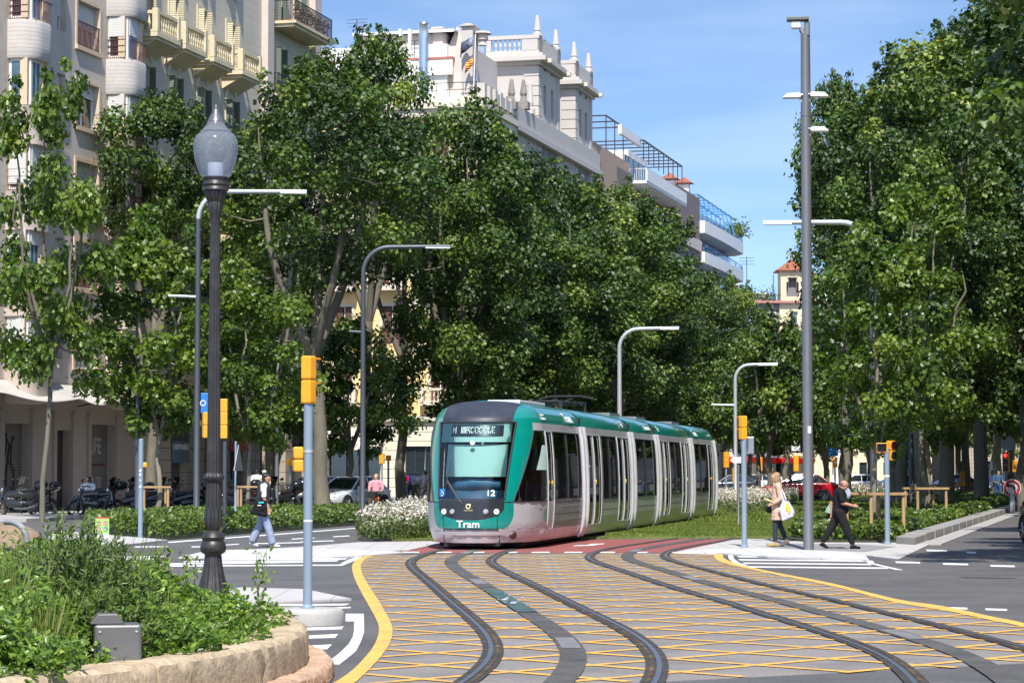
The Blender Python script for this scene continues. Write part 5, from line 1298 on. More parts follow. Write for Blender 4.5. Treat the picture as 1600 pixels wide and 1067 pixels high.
for i, (a, b, c, d) in enumerate(gr_h):
    o = MB().bx(a, b, .30, .40, c, d).build('shop_shutter' if i != 1 else 'entrance_door', B_roller if i != 1 else pbr('door_dark', (.035, .035, .035), .4, var=.1), b1)
    if i == 2:                                        # faded poster letters on the shutter
        lt = [MB().bx(a+.25, b-.25, .285, .296, 1.95, 2.05).build('painted_band', pbr('painted_red', (.10, .025, .02), .7, var=.2), o)]
        text('painted_letters', 'LIFE', .95, pbr('faded_white', (.32, .31, .30), .8, var=.4, scale=6), o, frame(((a+b)/2, .288, 2.75), (1, 0, 0), (0, 0, 1)), .003, 'CENTER', .02, .8)
        text('painted_letters', 'WIJ', .95, MATS['faded_white'], o, frame(((a+b)/2, .288, 1.1), (1, 0, 0), (0, 0, 1)), .003, 'CENTER', .02, .9)
    if i == 0:
        gq = MB(); rr = random.Random(9)
        for k in range(5):
            x = a+.6+k*(b-a-1)/5; gq.tube([(x+rr.uniform(-.3, .3), .288, 3.2-j*.5+rr.uniform(-.15, .15)) for j in range(6)], .035, 5)
        gq.build('graffiti', pbr('graffiti_dark', (.03, .025, .03), .7, var=.1), o)
for z in Z1[:-1]:
    k = Z1.index(z)
    window(b1, wins[0][0], wins[0][1], z, z+1.9, .32, (.35, .25, .6, .3, .55, .3, .4)[k], B_glass if k % 2 else B_glass2, W_beigest, rail=(k in (1, 4, 5)))
    window(b1, wins[1][0], wins[1][1], z+.3, z+1.9, .32, .6, B_glass, None)
def bay(par, x0, x1, z, net, k):
    """rounded parapet of one storey plus the recessed window above it"""
    pr = 1.15; n = 10; pts = [(x0, 0)]
    rc = .8
    pts += [(x0+rc-rc*cos(a), -pr+rc-rc*sin(a)) for a in np.linspace(0, pi/2, n)]+[(x1-rc+rc*sin(a), -pr+rc-rc*cos(a)) for a in np.linspace(0, pi/2, n)]+[(x1, 0)]
    pb = MB(); zs = [z-.05, z+.03, z+.5, z+1.0, z+1.38, z+1.48]; bul = [-.04, 0, .008, .008, 0, -.03]
    if not net: zs = [z-.05, z, z+1.42, z+1.48]; bul = [0, .0, 0, 0.04]
    cx, cy = (x0+x1)/2, 0; m0 = len(pb.v); L = len(pts)
    for zz, bb in zip(zs, bul):
        for p in pts: pb.v.append((cx+(p[0]-cx)*(1+bb*.5), p[1]*(1+bb) if p[1] < 0 else 0, zz))
    for i in range(len(zs)-1):
        for j in range(L-1): pb.f.append((m0+i*L+j, m0+i*L+j+1, m0+(i+1)*L+j+1, m0+(i+1)*L+j))
    pb.f.append(tuple(m0+j for j in range(L))[::-1]); pb.f.append(tuple(m0+(len(zs)-1)*L+j for j in range(L)))
    o = pb.build('bay_parapet', W_bay if net else W_bayp, par, smooth=True, ang=50)
    zt = z+1.48; z2 = z+3.32
    c = MB(); c.bx(x1-.95, x1-.60, -.95, -.55, zt, z2); c.bx(x0+.12, x0+.32, -.80, -.5, zt, z2); c.build('bay_column', W_beigest, o)
    # front window facing the camera (x0 side) and street side
    fr_ = MB(); fr_.bx(x0+.32, x1-.95, -.86, -.80, zt, z2); pw = fr_.build('bay_window', B_frame, o)
    bl = (.95, .0, .55, .35, .6, .5, .9, .3)[(k*3+(1 if x0 > 10 else 0)) % 8]
    MB().bx(x0+.45, (x0+x1)/2-.35, -.875, -.865, zt+.12, z2-.12).build('pane', B_glass2, pw); MB().bx((x0+x1)/2-.27, x1-1.07, -.875, -.865, zt+.12, z2-.12).build('pane', B_glass2, pw)
    # side facing the camera
    sd = MB(); sd.bx(x0+.16, x0+.24, -.80, -.02, zt, z2); sw = sd.build('bay_side_window', B_frame, o)
    MB().bx(x0+.148, x0+.158, -.72, -.12, zt+.15, z2-.12).build('pane', B_glass2 if k % 2 else B_glass, sw)
    if bl > .1: MB().bx(x0+.10, x0+.14, -.78, -.06, z2-1.75*bl, z2).build('blind', B_blind, sw)
    if bl > .1: MB().bx(x0+.40, x1-1.0, -.92, -.89, z2-1.6*bl, z2).build('blind', B_blind, pw)
    if k in (4, 0, 2):
        r_ = MB()
        for i in range(9): r_.bx(x0+.12, x0+.14, -.78+i*.09, -.765+i*.09, zt, zt+.85)
        for zz in (zt+.03, zt+.28, zt+.55, zt+.83): r_.bx(x0+.10, x0+.14, -.8, -.02, zz, zz+.025)
        nb = int((x1-x0-.6)/.14)
        for i in range(nb): r_.bx(x0+.3+i*.14, x0+.32+i*.14, -1.05, -1.03, zt, zt+.85)
        r_.bx(x0+.2, x1-.3, -1.06, -1.02, zt+.83, zt+.87); r_.build('railing', B_rail, o)
    back_ = MB(); back_.quad((x0, -.01, zt), (x1, -.01, zt), (x1, -.01, z2), (x0, -.01, z2)); back_.build('bay_back', W_beigest, o)
W_bayp = pbr('bay_stone', (.50, .43, .37), .85, var=.08, scale=.7, dirt=((.38,.32,.27), .5, 1))
for (a, b) in bays:
    for k, z in enumerate(Z1): bay(b1, a, b, z-1.58, k >= 4, k)
MB().bx(-.1, LB-.3, -.25, .1, 4.98, 5.12).build('cornice', W_beigest, b1)
# canvas over the shop fronts
cv = thing('canvas_awning', 'sagging white canvas stretched over the shuttered shop fronts at left', 'awning', tuple(UV(uA, V0)), BR)
cm = MB(); xs = np.linspace(fu(-60)-uA, fu(205)-uA, 40); rows_ = 6; n0 = 0
def sag(x):
    ks = [fu(-60)-uA, fu(62)-uA, fu(118)-uA, fu(205)-uA]
    for a, b in zip(ks, ks[1:]):
        if a <= x <= b+1e-6: t = (x-a)/(b-a); return -.32*sin(pi*t)
    return 0
for i, x in enumerate(xs):
    for j in range(rows_):
        t = j/(rows_-1); cm.v.append((x, -.1-1.7*t, 5.25-.62*t+sag(x)*t*.7-.12*sin(pi*t)))
for i in range(len(xs)-1):
    for j in range(rows_-1):
        a = i*rows_+j; cm.f.append((a, a+1, a+rows_+1, a+rows_))
o = cm.build('canvas', B_canvas, cv, smooth=True); so_ = o.modifiers.new('s', 'SOLIDIFY'); so_.thickness = .02
for px in (62, 118, 205): MB().tube([(fu(px)-uA, -.1, 4.4), (fu(px)-uA, -1.75, 4.75)], .03, 6).build('awning_bar', B_iron, cv)
# ------------------------------------------------ 2: cream block with stone balconies
uC, uD = fu(206.5), fu(490)
b2 = bthing('apartment_block', 'cream apartment block with stone balustrade balconies, behind the iron lamp', uC); LC = uD-uC
pxs = [207.5, 252, 297, 342]; xw = [fu(p+14)-uC for p in pxs]; F2 = [6.1, 9.85, 13.6, 17.3, 21.05, 24.75, 28.4]
wm = MB(); holes = []
for x in xw+[fu(432)-uC, fu(462)-uC]:
    for z in F2[:-1]: holes.append((x-.55, x+.55, z, z+2.5))
gh = [(fu(266)-uC, fu(290)-uC, .1, 3.5), (fu(318)-uC, fu(330)-uC, .1, 3.9), (fu(358)-uC, fu(378)-uC, .1, 3.5), (fu(405)-uC, fu(416)-uC, .1, 4.2), (fu(425)-uC, fu(445)-uC, .1, 3.8), (fu(455)-uC, fu(480)-uC, .1, 3.8)]
wall(wm, 0, LC, 5.2, 31.5, holes); box_rest(wm, 0, LC, 0, 16, 0, 31.5); wm.build('wall', W_cream, b2)
gm_ = MB(); wall(gm_, 0, LC, 0, 5.2, gh, -.04, .5); gm_.bx(0, LC, -.14, -.04, 4.9, 5.2); gm_.build('ground_floor_wall', W_stone, b2)
for i, (a, b, c, d) in enumerate(gh):
    o = MB().bx(a, b, .3, .4, c, d).build('shop_door' if i != 1 else 'arched_door', B_roller if i != 2 else pbr('door_red', (.16, .03, .025), .7, var=.3), b2)
    if i == 2: text('painted_letters', 'N', 1.5, MATS['faded_white'], o, frame(((a+b)/2, .285, 1.3), (1, 0, 0), (0, 0, 1)), .003, 'CENTER', .02)
MB().bx(gh[0][0]-.1, gh[0][1]+.1, -.12, -.06, 3.0, 4.2).build('shop_sign', pbr('sign_dark', (.05, .055, .06), .5, var=.1), b2)
sb_ = MB().bx(gh[0][0]-.05, gh[0][1]+.0, -.16, -.10, 2.1, 3.1).build('shop_sign', pbr('sign_slate', (.12, .17, .21), .5, var=.1), b2)
text('sign_lettering', 'DISPONIBLE', .36, T_white, sb_, frame(((gh[0][0]+gh[0][1])/2, -.165, 2.82), (1, 0, 0), (0, 0, 1)), .003, 'CENTER', .004)
text('sign_lettering', '93 000 00', .36, T_white, sb_, frame(((gh[0][0]+gh[0][1])/2, -.165, 2.38), (1, 0, 0), (0, 0, 1)), .003, 'CENTER', .004) if False else None
rs = MB().bx(gh[2][0]-.1, gh[2][1]+.3, -.12, -.06, 2.7, 4.0).build('shop_sign', pbr('sign_coral', (.55, .10, .06), .5, var=.05), b2)
MB().bx(gh[2][0]+.1, gh[2][0]+.8, -.13, -.12, 3.0, 3.7).build('sign_square', T_teal, rs)
for x in xw:
    for k, z in enumerate(F2[:-1]):
        arched = k in (1, 3)
        o = window(b2, x-.55, x+.55, z, z+2.5, .30, .0, B_glass, W_crm2, shutters=B_shutc if k == 4 else B_shut, sill=False, frame_m=B_frame)
        if arched: MB().tube([(x+.72*cos(a), -.04, z+2.45+.72*sin(a)) for a in np.linspace(0, pi, 12)], .10, 6).build('arch_moulding', W_crm2, o)
        if k in (4, 2, 0):
            w1 = 1.35; bb = MB(); bb.bx(x-w1, x+w1, -1.15, -.0, z-.22, z-.02); bb.bx(x-w1+.1, x+w1-.1, -1.05, 0, z-.36, z-.22)
            bb.v += [(x-w1+.2, -.95, z-.36), (x+w1-.2, -.95, z-.36), (x+w1-.2, 0, z-.36), (x-w1+.2, 0, z-.36), (x-w1+.2, -.02, z-.85), (x+w1-.2, -.02, z-.85)]; m = len(bb.v)-6
            bb.f += [(m, m+4, m+5, m+1), (m, m+3, m+4), (m+1, m+5, m+2)]
            bo = bb.build('balcony', W_crm2, b2); bal = MB(); balustrade(bal, x-w1+.13, x+w1-.13, -1.02, -.05, z+.08); bal.build('balustrade', W_crm2, bo)
        elif k in (1, 3): 
            r_ = MB()
            for i in range(9): r_.bx(x-.6+i*.15, x-.585+i*.15, -.22, -.205, z, z+.95)
            r_.bx(x-.62, x+.62, -.24, -.19, z+.93, z+.98); r_.build('railing', B_iron, o)
for zc, hh in ((28.2, .5), (31.5, .4)): MB().bx(0, fu(405)-uC, -.22, 0.0, zc-hh/2, zc+hh/2).build('cornice', W_crm2, b2)
# pinkish pilaster strip + iron balcony tribune at the right end
xp = fu(405)-uC; MB().bx(xp, xp+.9, -.35, 0, 5.2, 31.5).build('pilaster', pbr('pale_pink_stone', (.56, .48, .42), .85, var=.07), b2)
MB().bx(fu(480)-uC, LC+.02, -.35, 0, 5.2, 31.5).build('pilaster', MATS['pale_pink_stone'], b2)
for k, z in enumerate(F2[:-1]):
    for j, px in enumerate((432, 462)):
        x = fu(px)-uC; window(b2, x-.55, x+.55, z, z+2.5, .3, 0, B_glass, W_crm2, shutters=B_shut, sill=False)
    xa, xb_ = fu(418)-uC, fu(478)-uC
    prj = 1.4 if k == 5 else .45
    bo = MB().bx(xa, xb_, -prj, 0, z-.18, z-.04).bx(xa+.1, xb_-.1, -prj+.15, 0, z-.34, z-.18).build('balcony', W_crm2, b2)
    MB().bx(xa+.02, xb_-.02, -prj+.01, -.01, z-.04, z-.012).build('red_floor_tiles', pbr('red_tiles', (.35, .07, .05), .8, var=.1) if 'red_tiles' not in MATS else MATS['red_tiles'], bo)
    r_ = MB(); n = int((xb_-xa)/.12)
    for i in range(n+1): r_.bx(xa+i*(xb_-xa)/n-.01, xa+i*(xb_-xa)/n+.01, -prj+.04, -prj+.06, z, z+1.0)
    for i in range(6):
        for x in (xa+.03, xb_-.03): r_.bx(x-.01, x+.01, -prj+.05+i*prj/6, -prj+.07+i*prj/6, z, z+1.0)
    r_.bx(xa, xb_, -prj+.03, -prj+.07, z+.98, z+1.02); r_.bx(xa, xa+.04, -prj+.05, 0, z+.98, z+1.02)
    for i in range(n//2): r_.tube([(xa+.12+i*.24+.08*cos(a), -prj+.05, z+.55+.10*sin(a)) for a in np.linspace(0, 2*pi, 7)], .012, 4)
    r_.build('iron_railing', B_iron, bo)
    if k == 5:
        rng = np.random.default_rng(3); n = 700; P = np.column_stack([rng.uniform(xa, xb_, n), rng.normal(-prj+.15, .08, n), z+.1+rng.random(n)*.8])
        tag(obj('balcony_plants', leafmesh('balcony_plants', P, rng.normal(size=(n, 3)), rng.uniform(.08, .16, n), OVAL, rng), leafmat('dry_leaf', [(.10,.09,.03), (.16,.13,.05), (.30,.10,.08)]), bo), kind='stuff')
# ------------------------------------------------ 3: yellow corner building with rooftop penthouses
uE = fu(745); u3b = fu(802)
b3 = bthing('corner_building', 'yellow corner building with white rooftop penthouses and steel chimney', uE); LE = u3b-uE; DE = 15.0
ZR = 27.2
FL = [(6.4, 2.6), (10.3, 2.6), (14.2, 2.5), (18.0, 2.5), (21.8, 2.5)]
def side_wall(par, y0, y1, z0, z1, holes, m, x=0.0, name='side_wall'):
    """wall that faces the camera: plane x=const, spanning y; holes in (ya,yb,za,zb)"""
    t_ = MB(); wall(t_, y0, y1, z0, z1, holes, 0, .3)
    t_.v = [(x+b, y1+y0-a, c) for a, b, c in t_.v]
    return t_.build(name, m, par)
ymir = lambda y: y
ph = []
wy = [2.2, 5.6, 9.0, 12.4]
hol = [(y-.6, y+.6, z, z+h) for y in wy for z, h in FL]
side_wall(b3, 0, DE, 5.3, 25.6, hol, W_yel)
def side_window(par, y, z, h, w_=1.2, shut=None, blind=0, x=.28):
    """window in the camera-facing wall (already mirrored coordinates)"""
    f_ = MB(); a, b = y-w_/2, y+w_/2
    for p, q, c, d in ((a, a+.07, z, z+h), (b-.07, b, z, z+h), (a+.07, b-.07, z+h-.07, z+h), (a+.07, b-.07, z, z+.07), ((a+b)/2-.035, (a+b)/2+.035, z+.07, z+h-.07)): f_.bx(x-.05, x, p, q, c, d)
    o = f_.build('window', B_frame, par); MB().bx(x, x+.03, a, b, z, z+h).build('pane', B_glass, o)
    s = MB(); s.bx(-.06, .05, a-.17, a, z, z+h+.18); s.bx(-.06, .05, b, b+.17, z, z+h+.18); s.bx(-.06, .05, a, b, z+h, z+h+.18); s.build('surround', W_white2, o)
    if shut is not None:
        MB().bx(x-.13, x-.09, a+.02, a+w_*.42, z+.02, z+h-.02).build('shutter', shut, o); MB().bx(x-.13, x-.09, b-w_*.42, b-.02, z+.02, z+h-.02).build('shutter', shut, o)
    return o
W_white2 = pbr('pale_surround', (.64, .57, .46), .8, var=.05)
for yy in wy:
    y = DE-yy
    for k, (z, h) in enumerate(FL):
        side_window(b3, y, z, h, shut=B_shutb)
        if k in (0, 3, 2):
            bo = MB().bx(-.9, 0, y-1.1, y+1.1, z-.28, z-.06).build('balcony', W_white2, b3)
            bl = MB(); M = Matrix.Rotation(R(90), 4, 'Z') @ Matrix.Identity(4)
            q = MB(); balustrade(q, -1.0, 1.0, -.82, -.05, 0); bl.add(q, Matrix.Translation((0, y, z)) @ Matrix.Rotation(R(-90), 4, 'Z')); bl.build('balustrade', W_white2, bo)
# stucco strips between the windows
for y in (DE-3.9, DE-7.3, DE-10.7): MB().bx(-.05, 0, y-.35, y+.35, 9.8, 24.5).build('pilaster', W_white2, b3)
gy = [(DE-5.6-1.5, DE-5.6+1.5)]
gw = MB(); gh3 = [(1.2, 3.2, .1, 3.6), (4.6, 8.2, .1, 3.2), (10, 12, .1, 3.4)]
side_wall(b3, 0, DE, 0, 5.3, gh3, W_rust, -.06, 'ground_floor_wall')
for a, b, c, d in gh3:
    o = MB().bx(.2, .26, DE-b, DE-a, c, d).build('shop_front', B_glass, b3)
    for i in range(4): MB().bx(.15, .2, DE-b+(b-a)*i/3-.04, DE-b+(b-a)*i/3+.04, c, d).build('mullion', B_iron, o)
MB().bx(-.35, -.06, 0, DE, 5.1, 5.45).build('string_course', W_white2, b3)
aw = thing('shop_awning', 'pale canvas awning over the corner shop left of the tram', 'awning', tuple(UV(uE, V0)), BR)
am = MB(); am.v = [(-.1, DE-8.6, 4.6), (-.1, DE-4.2, 4.6), (-1.5, DE-4.2, 3.4), (-1.5, DE-8.6, 3.4), (-1.5, DE-4.2, 3.15), (-1.5, DE-8.6, 3.15)]; am.f = [(0, 3, 2, 1), (3, 5, 4, 2)]
o = am.build('canvas', pbr('awning_canvas', (.74, .68, .56), .9, var=.05), aw); so_ = o.modifiers.new('s', 'SOLIDIFY'); so_.thickness = .02
# street face
wm = MB(); xs3 = [LE*(i+.5)/5 for i in range(5)]; hs3 = [(x-.5, x+.5, z, z+h) for x in xs3 for z, h in FL]
wall(wm, 0, LE, 0, 25.6, hs3); wm.quad((LE, 0, 0), (LE, DE, 0), (LE, DE, 27.5), (LE, 0, 27.5)); wm.quad((0, 0, 25.6), (LE, 0, 25.6), (LE, DE, 25.6), (0, DE, 25.6)); wm.build('wall', W_yel, b3)
for x in xs3:
    for z, h in FL: window(b3, x-.5, x+.5, z, z+h, .28, .3, B_glass, W_white2, sill=False)
c = MB(); c.bx(-.5, LE, -.5, DE, 26.2, 26.6); c.bx(-.3, LE, -.3, DE, 25.6, 26.2); c.bx(-.15, LE, -.15, DE, 26.6, 27.0); c.build('cornice', W_white2, b3)
# terrace parapet blocks and finials along the street edge
for i, x in enumerate(np.linspace(1.0, LE-.2, 7)):
    MB().bx(x-.3, x+.3, -.35, .25, 27.0, 28.0).build('parapet_pier', W_twr2, b3)
MB().bx(LE*.45, LE, -.3, -.05, 27.0, 27.8).build('parapet', W_twr2, b3)
rl = MB()
for i in range(16): rl.bx(-.12, -.09, DE*i/16, DE*i/16+.03, 27.0, 27.95)
rl.bx(-.13, -.08, 0, DE, 27.92, 27.97); rl.bx(-.13, -.08, 0, DE, 27.45, 27.49); rl.build('terrace_railing', B_iron, b3)
# penthouses (positions from the photograph on the plane of the side wall)
def sy(px): 
    d = ray(px, 736); # intersect vertical plane u = uE
    t = uE/(SX*d.x+SY*d.y); return -SY*d.x*t+SX*d.y*t-V0
def sz(px, py):
    d = ray(px, py); t = uE/(SX*d.x+SY*d.y); return EYE+d.z*t
ph1 = MB().bx(1.2, 8, sy(690), sy(478), 27.0, sz(600, 68)).build('penthouse_wall', W_white, b3)
MB().bx(.9, 8, sy(700), sy(478), sz(600, 91)-.08, sz(600, 91)+.08).build('red_coping', pbr('coping_red', (.45, .16, .12), .8, var=.1), b3)
MB().bx(.95, 1.2, sy(700), sy(478), sz(600, 117), sz(600, 93)).build('lower_white_wall', W_white, b3)
MB().bx(1.6, 9, sy(724), sy(690), 27.0, sz(700, 66)).build('penthouse_wall', W_pink, b3)
MB().bx(2.0, 8, sy(682), sy(540), sz(600, 68), sz(600, 48)).build('upper_storey', W_pink, b3)
ya, yb2, zt, zr_ = sy(700), sy(538), sz(600, 47), sz(600, 30)
rf = MB(); rf.v = [(1.4, ya, zt), (1.4, yb2, zt), (5.2, yb2-.3, zr_), (5.2, ya+.0, zr_), (9, ya, zt), (9, yb2, zt)]; rf.f = [(0, 3, 2, 1), (3, 4, 5, 2), (0, 4, 3), (1, 2, 5)]; rf.build('roof', B_roofg, b3)
MB().bx(1.38, 1.46, ya, yb2, zt-.08, zt+.12).build('gutter', W_white, b3)
for px in (617, 632): MB().bx(.9, 1.3, sy(px+2), sy(px-2), 27.0, sz(px, 42)).build('white_post', W_white, b3)
MB().bx(.95, 1.2, sy(631), sy(618), 27, sz(620, 65)).build('service_duct', W_pink, b3)
ch_ = MB().lathe([(.34, 27.0), (.34, sz(657, 60)), (.34, sz(657, 38)), (.38, sz(657, 36)), (.34, sz(657, 34))], c=(.6, sy(657), 0), n=20); ch_.build('steel_chimney', B_steel, b3, smooth=True)
for px, top in ((713, 33), (718, 33)): MB().lathe([(.22, 29), (.22, sz(px, top))], c=(6, sy(px), 0), n=14).build('steel_flue', B_steel, b3, smooth=True)
sk = MB(); sk.bx(1.8, 3.0, sy(679), sy(664), 27, sz(670, 42)); sk.bx(1.6, 3.2, sy(681), sy(662), sz(670, 39), sz(670, 36)); sk.build('chimney_stack', W_pink, b3)
sk = MB(); sk.bx(.4, 1.8, sy(735.5), sy(718), 27, sz(725, 40)); sk.bx(.2, 2.0, sy(738), sy(716), sz(725, 40), sz(725, 38)); sk.bx(.5, 1.6, sy(733), sy(720), sz(725, 38), sz(725, 35)); sk.build('chimney_stack', W_twr2, b3)
MB().lathe([(.3, sz(745, 66)), (.25, sz(745, 60)), (.4, sz(745, 57)), (.35, sz(745, 50)), (.65, sz(745, 48)), (.5, sz(745, 45))], c=(1.4, sy(745), 0), n=14).build('chimney_pot', W_pink, b3)
g2 = MB(); g2.v = [(2.5, sy(713), sz(700, 66)), (2.5, sy(683), sz(700, 66)), (2.5, sy(698), sz(700, 31)), (8, sy(713), sz(700, 66)), (8, sy(683), sz(700, 66)), (8, sy(698), sz(700, 31))]; g2.f = [(0, 2, 1), (0, 3, 5, 2), (1, 2, 5, 4), (3, 4, 5)]; g2.build('gabled_roof_end', W_pink, b3)
for px, ty in ((548, 27), (640, 60)):
    a_ = MB(); y = sy(px); a_.tube([(1, y, 27), (1, y, sz(px, ty))], .03, 5); [a_.tube([(1, y-.8+.1*k, sz(px, ty)-k*.25), (1, y+.8-.1*k, sz(px, ty)-k*.25)], .015, 4) for k in range(3)]; a_.build('aerial', B_iron, b3)
fl_ = thing('flagpole', 'thin rooftop flagpole with a dark banner and a small red and yellow one', 'flag', tuple(UV(uE, V0)), BR)
y = sy(741); MB().tube([(-.3, y, 27), (-.3, y-.15, sz(741, 55))], .035, 6).build('pole', W_white, fl_)
def flag(ya, yb, za, zb, m, name):
    q = MB(); n = 10
    for i in range(n+1):
        t = i/n; yy = ya+(yb-ya)*t; 
        q.v += [(-.3-.15*sin(t*7), yy, zb+(zb-za)*0-.35*t*t), (-.3-.15*sin(t*7+1), yy+.15*sin(t*3), za-.6*t)]
    for i in range(n): q.f.append((2*i, 2*i+2, 2*i+3, 2*i+1))
    o = q.build(name, m, fl_, smooth=True); s_ = o.modifiers.new('s', 'SOLIDIFY'); s_.thickness = .012; return o
flag(y, sy(722), sz(741, 74), sz(741, 60), pbr('flag_navy', (.03, .045, .09), .8, var=.3, scale=1.2, dirt=((.5,.55,.6), .8, 1.4)), 'dark_banner')
flag(y, sy(729), sz(741, 104), sz(741, 92), lined('flag_striped', (.8, .55, .10), '#b81a1a', 2, .16, .08, .8, .02), 'striped_banner')
# ------------------------------------------------ 4: stone block with twin belvedere towers
def tower(par, x0, x1, y1, z0, z1, pxn):
    """belvedere: camera-facing plain wall, street face with tall paired windows"""
    zc = z1-1.6; hs_ = [(x0+(x1-x0)*f-.42, x0+(x1-x0)*f+.42, z, z+h) for f in (.33, .67) for z, h in ((z0+.6, 2.2), (z0+3.9, 2.4))]
    m = MB(); wall(m, x0, x1, z0-6, zc, hs_, 0, .5); m.quad((x0, y1, z0-6), (x0, 0, z0-6), (x0, 0, zc), (x0, y1, zc)); m.quad((x1, 0, z0-6), (x1, y1, z0-6), (x1, y1, zc), (x1, 0, zc)); m.quad((x0, 0, zc), (x1, 0, zc), (x1, y1, zc), (x0, y1, zc)); m.quad((x1, y1, z0-6), (x0, y1, z0-6), (x0, y1, zc), (x1, y1, zc))
    o = m.build('tower_wall', W_twr2, par)
    for h in hs_: window(o, h[0], h[1], h[2], h[3], .42, 0, B_glass, None, frame_m=W_twr2)
    for k in range(int((zc-z0+5)/.75)):
        z = z0-5+k*.75; MB().bx(x0-.07, x0+.9, -.07, 0.0, z, z+.68).bx(x0-.07, x0, 0.0, 1.1, z, z+.68).build('quoin', W_twr2, o)
    MB().bx(x1-.75, x1+.05, -.07, 0, z0-5, zc).build('quoin_strip', W_twr2, o)
    cc = MB(); cc.bx(x0-.25, x1+.25, -.25, y1, zc-.45, zc-.2); cc.bx(x0-.75, x1+.75, -.75, y1, zc-.2, zc+.12); cc.bx(x0-.45, x1+.45, -.45, y1, zc+.12, zc+.4); cc.build('cornice', W_twr2, o)
    for x in (x0+.3, x1-.3): MB().bx(x-.2, x+.2, -1.0, -.7, zc-.3, zc+.0).build('gutter_box', W_white2, o)
    p_ = MB(); zb = zc+.4; p_.bx(x0-.1, x1+.1, -.1, y1, zb, zb+.25)
    for (a, b) in ((x0-.08, x0+1.1), (x1-1.1, x1+.08)): p_.bx(a, b, -.12, .25, zb+.25, zb+1.35)
    p_.bx(x0-.08, x1+.08, -.12, .15, zb+.25, zb+1.2)
    n = int(y1/1.0)
    p_.bx(x0-.16, x0+.22, -.12, y1, zb+1.12, zb+1.4)
    for k in range(int(y1/3.6)+2):
        yy = .0+k*3.6; p_.bx(x0-.12, x0+.2, yy, min(yy+1.2, y1), zb+.25, zb+1.12) if yy < y1 else None
    p_.build('parapet', W_pink if False else W_twr2, o)
    bl = MB()
    yy = 1.45
    while yy < y1-.2:
        if (yy % 3.6) > 1.3: bl.lathe([(.08, 0), (.05, .15), (.11, .35), (.05, .7), (.08, .86)], c=(x0+.03, yy, zb+.26), n=7)
        yy += .36
    bl.bx(x0-.0, x0+.06, .3, y1-.1, zb+.22, zb+.27)
    if bl.f: bl.build('balusters', W_twr2, o)
    for x in (x0+.4, x1-.4):
        MB().lathe([(.42, 0), (.42, .2), (.24, .25), (.2, .38), (.28, .45), (.25, .52), (.14, 1.5), (.02, 1.6)], c=(x, .15, zb+1.35), n=4 if False else 8).build('finial', W_twr2, o)
    return o
u4a, u4b, u4c, u4d = fu(841), fu(874), fu(899), fu(925)
b4 = bthing('apartment_block', 'pale stone block with two square belvedere towers and obelisk finials', fu(802)); U4 = fu(802); L4 = u4d-U4+2
z4 = fz(850, 212)
wm = MB(); xs4 = np.linspace(2.5, L4-2.5, 11); hs4 = [(x-.55, x+.55, z, z+2.4) for x in xs4 for z in (6.5, 10.3, 14.1, 17.9, 21.7)]
wall(wm, 0, L4, 0, z4, hs4); box_rest(wm, 0, L4, 0, 15, 0, z4); wm.build('wall', W_twr, b4)
for x in xs4:
    for z in (6.5, 10.3, 14.1, 17.9, 21.7): window(b4, x-.55, x+.55, z, z+2.4, .3, .2, B_glass, W_crm2, sill=False)
cc = MB(); cc.bx(-.3, L4, -.5, .0, z4-.9, z4-.5); cc.bx(-.2, L4, -.3, 0, z4-.5, z4+.9); cc.build('cornice', W_twr2, b4)
for px in (826,): MB().lathe([(.42, 0), (.42, .4), (.24, .5), (.3, .8), (.16, 2.3), (.02, 2.4)], c=(fu(px)-U4, -.1, z4+.9), n=8).build('finial', W_twr2, b4)
tower(b4, u4a-U4, u4b-U4, 12, z4+1.0, fz(845, 62), 0)
tower(b4, u4c-U4, u4d-U4, 9, z4+1.0, fz(895, 96), 0)
for px in (797, 816): 
    MB().bx(fu(px)-U4-.4, fu(px)-U4+.4, -.5, .3, fz(px, 172), fz(px, 160)).lathe([(.3, 0), (.2, .4), (.28, .6), (.12, 1.6), (.01, 1.7)], c=(fu(px)-U4, -.1, fz(px, 160)), n=8).build('roof_finial', pbr('weathered_stone', (.24, .22, .2), .9, var=.2) if 'weathered_stone' not in MATS else MATS['weathered_stone'], b4)
# ------------------------------------------------ 5: modern block with white terraces, brown end
U5 = fu(926.5); u5b = fu(985); u5c = fu(1050); u5d = fu(1089)
b5 = bthing('apartment_block', 'modern block with white terraces, steel pergolas and a red brick gable', U5)
m = MB(); zt5 = fz(945, 232); m.bx(0, u5b-U5, 0, 14, 0, zt5); m.build('wall', pbr('beige_brown_render', (.42, .30, .22), .85, var=.08), b5)
MB().bx(fu(956)-U5, u5b-U5+1, -.9, -.6, fz(985, 275)+2.6, fz(985, 275)+3.4).build('white_parapet', B_bwhite, b5)
MB().bx(u5b-U5-.02, u5c-U5, .6, 14, 0, fz(1000, 262)).build('tower_volume', W_brick, b5)
MB().bx(u5b-U5-.6, u5b-U5-.05, -.2, .8, 14, fz(988, 275)).build('corner_pier', pbr('pier_stone', (.42, .38, .34), .85, var=.1), b5)
for k in range(8):
    z = fz(1000, 292)-k*3.15
    if z < 3: break
    o = MB().bx(u5b-U5, u5c-U5, -1.5, .6, z-.25, z).build('balcony_slab', B_bwhite, b5)
    MB().bx(u5b-U5+.2, u5c-U5-.1, -1.55, -1.42, z, z+1.05).build('balcony_front', B_bwhite, o)
    r_ = MB(); [r_.bx(u5b-U5, u5b-U5+.03, -1.45+i*.2, -1.42+i*.2, z, z+1.05) for i in range(10)]; r_.bx(u5b-U5-.01, u5b-U5+.04, -1.5, .5, z+1.03, z+1.08); r_.build('balcony_railing', B_bwhite, o)
    MB().bx(u5b-U5+.5, u5c-U5-.3, .45, .58, z, z+2.4).build('window_band', B_glass, o)
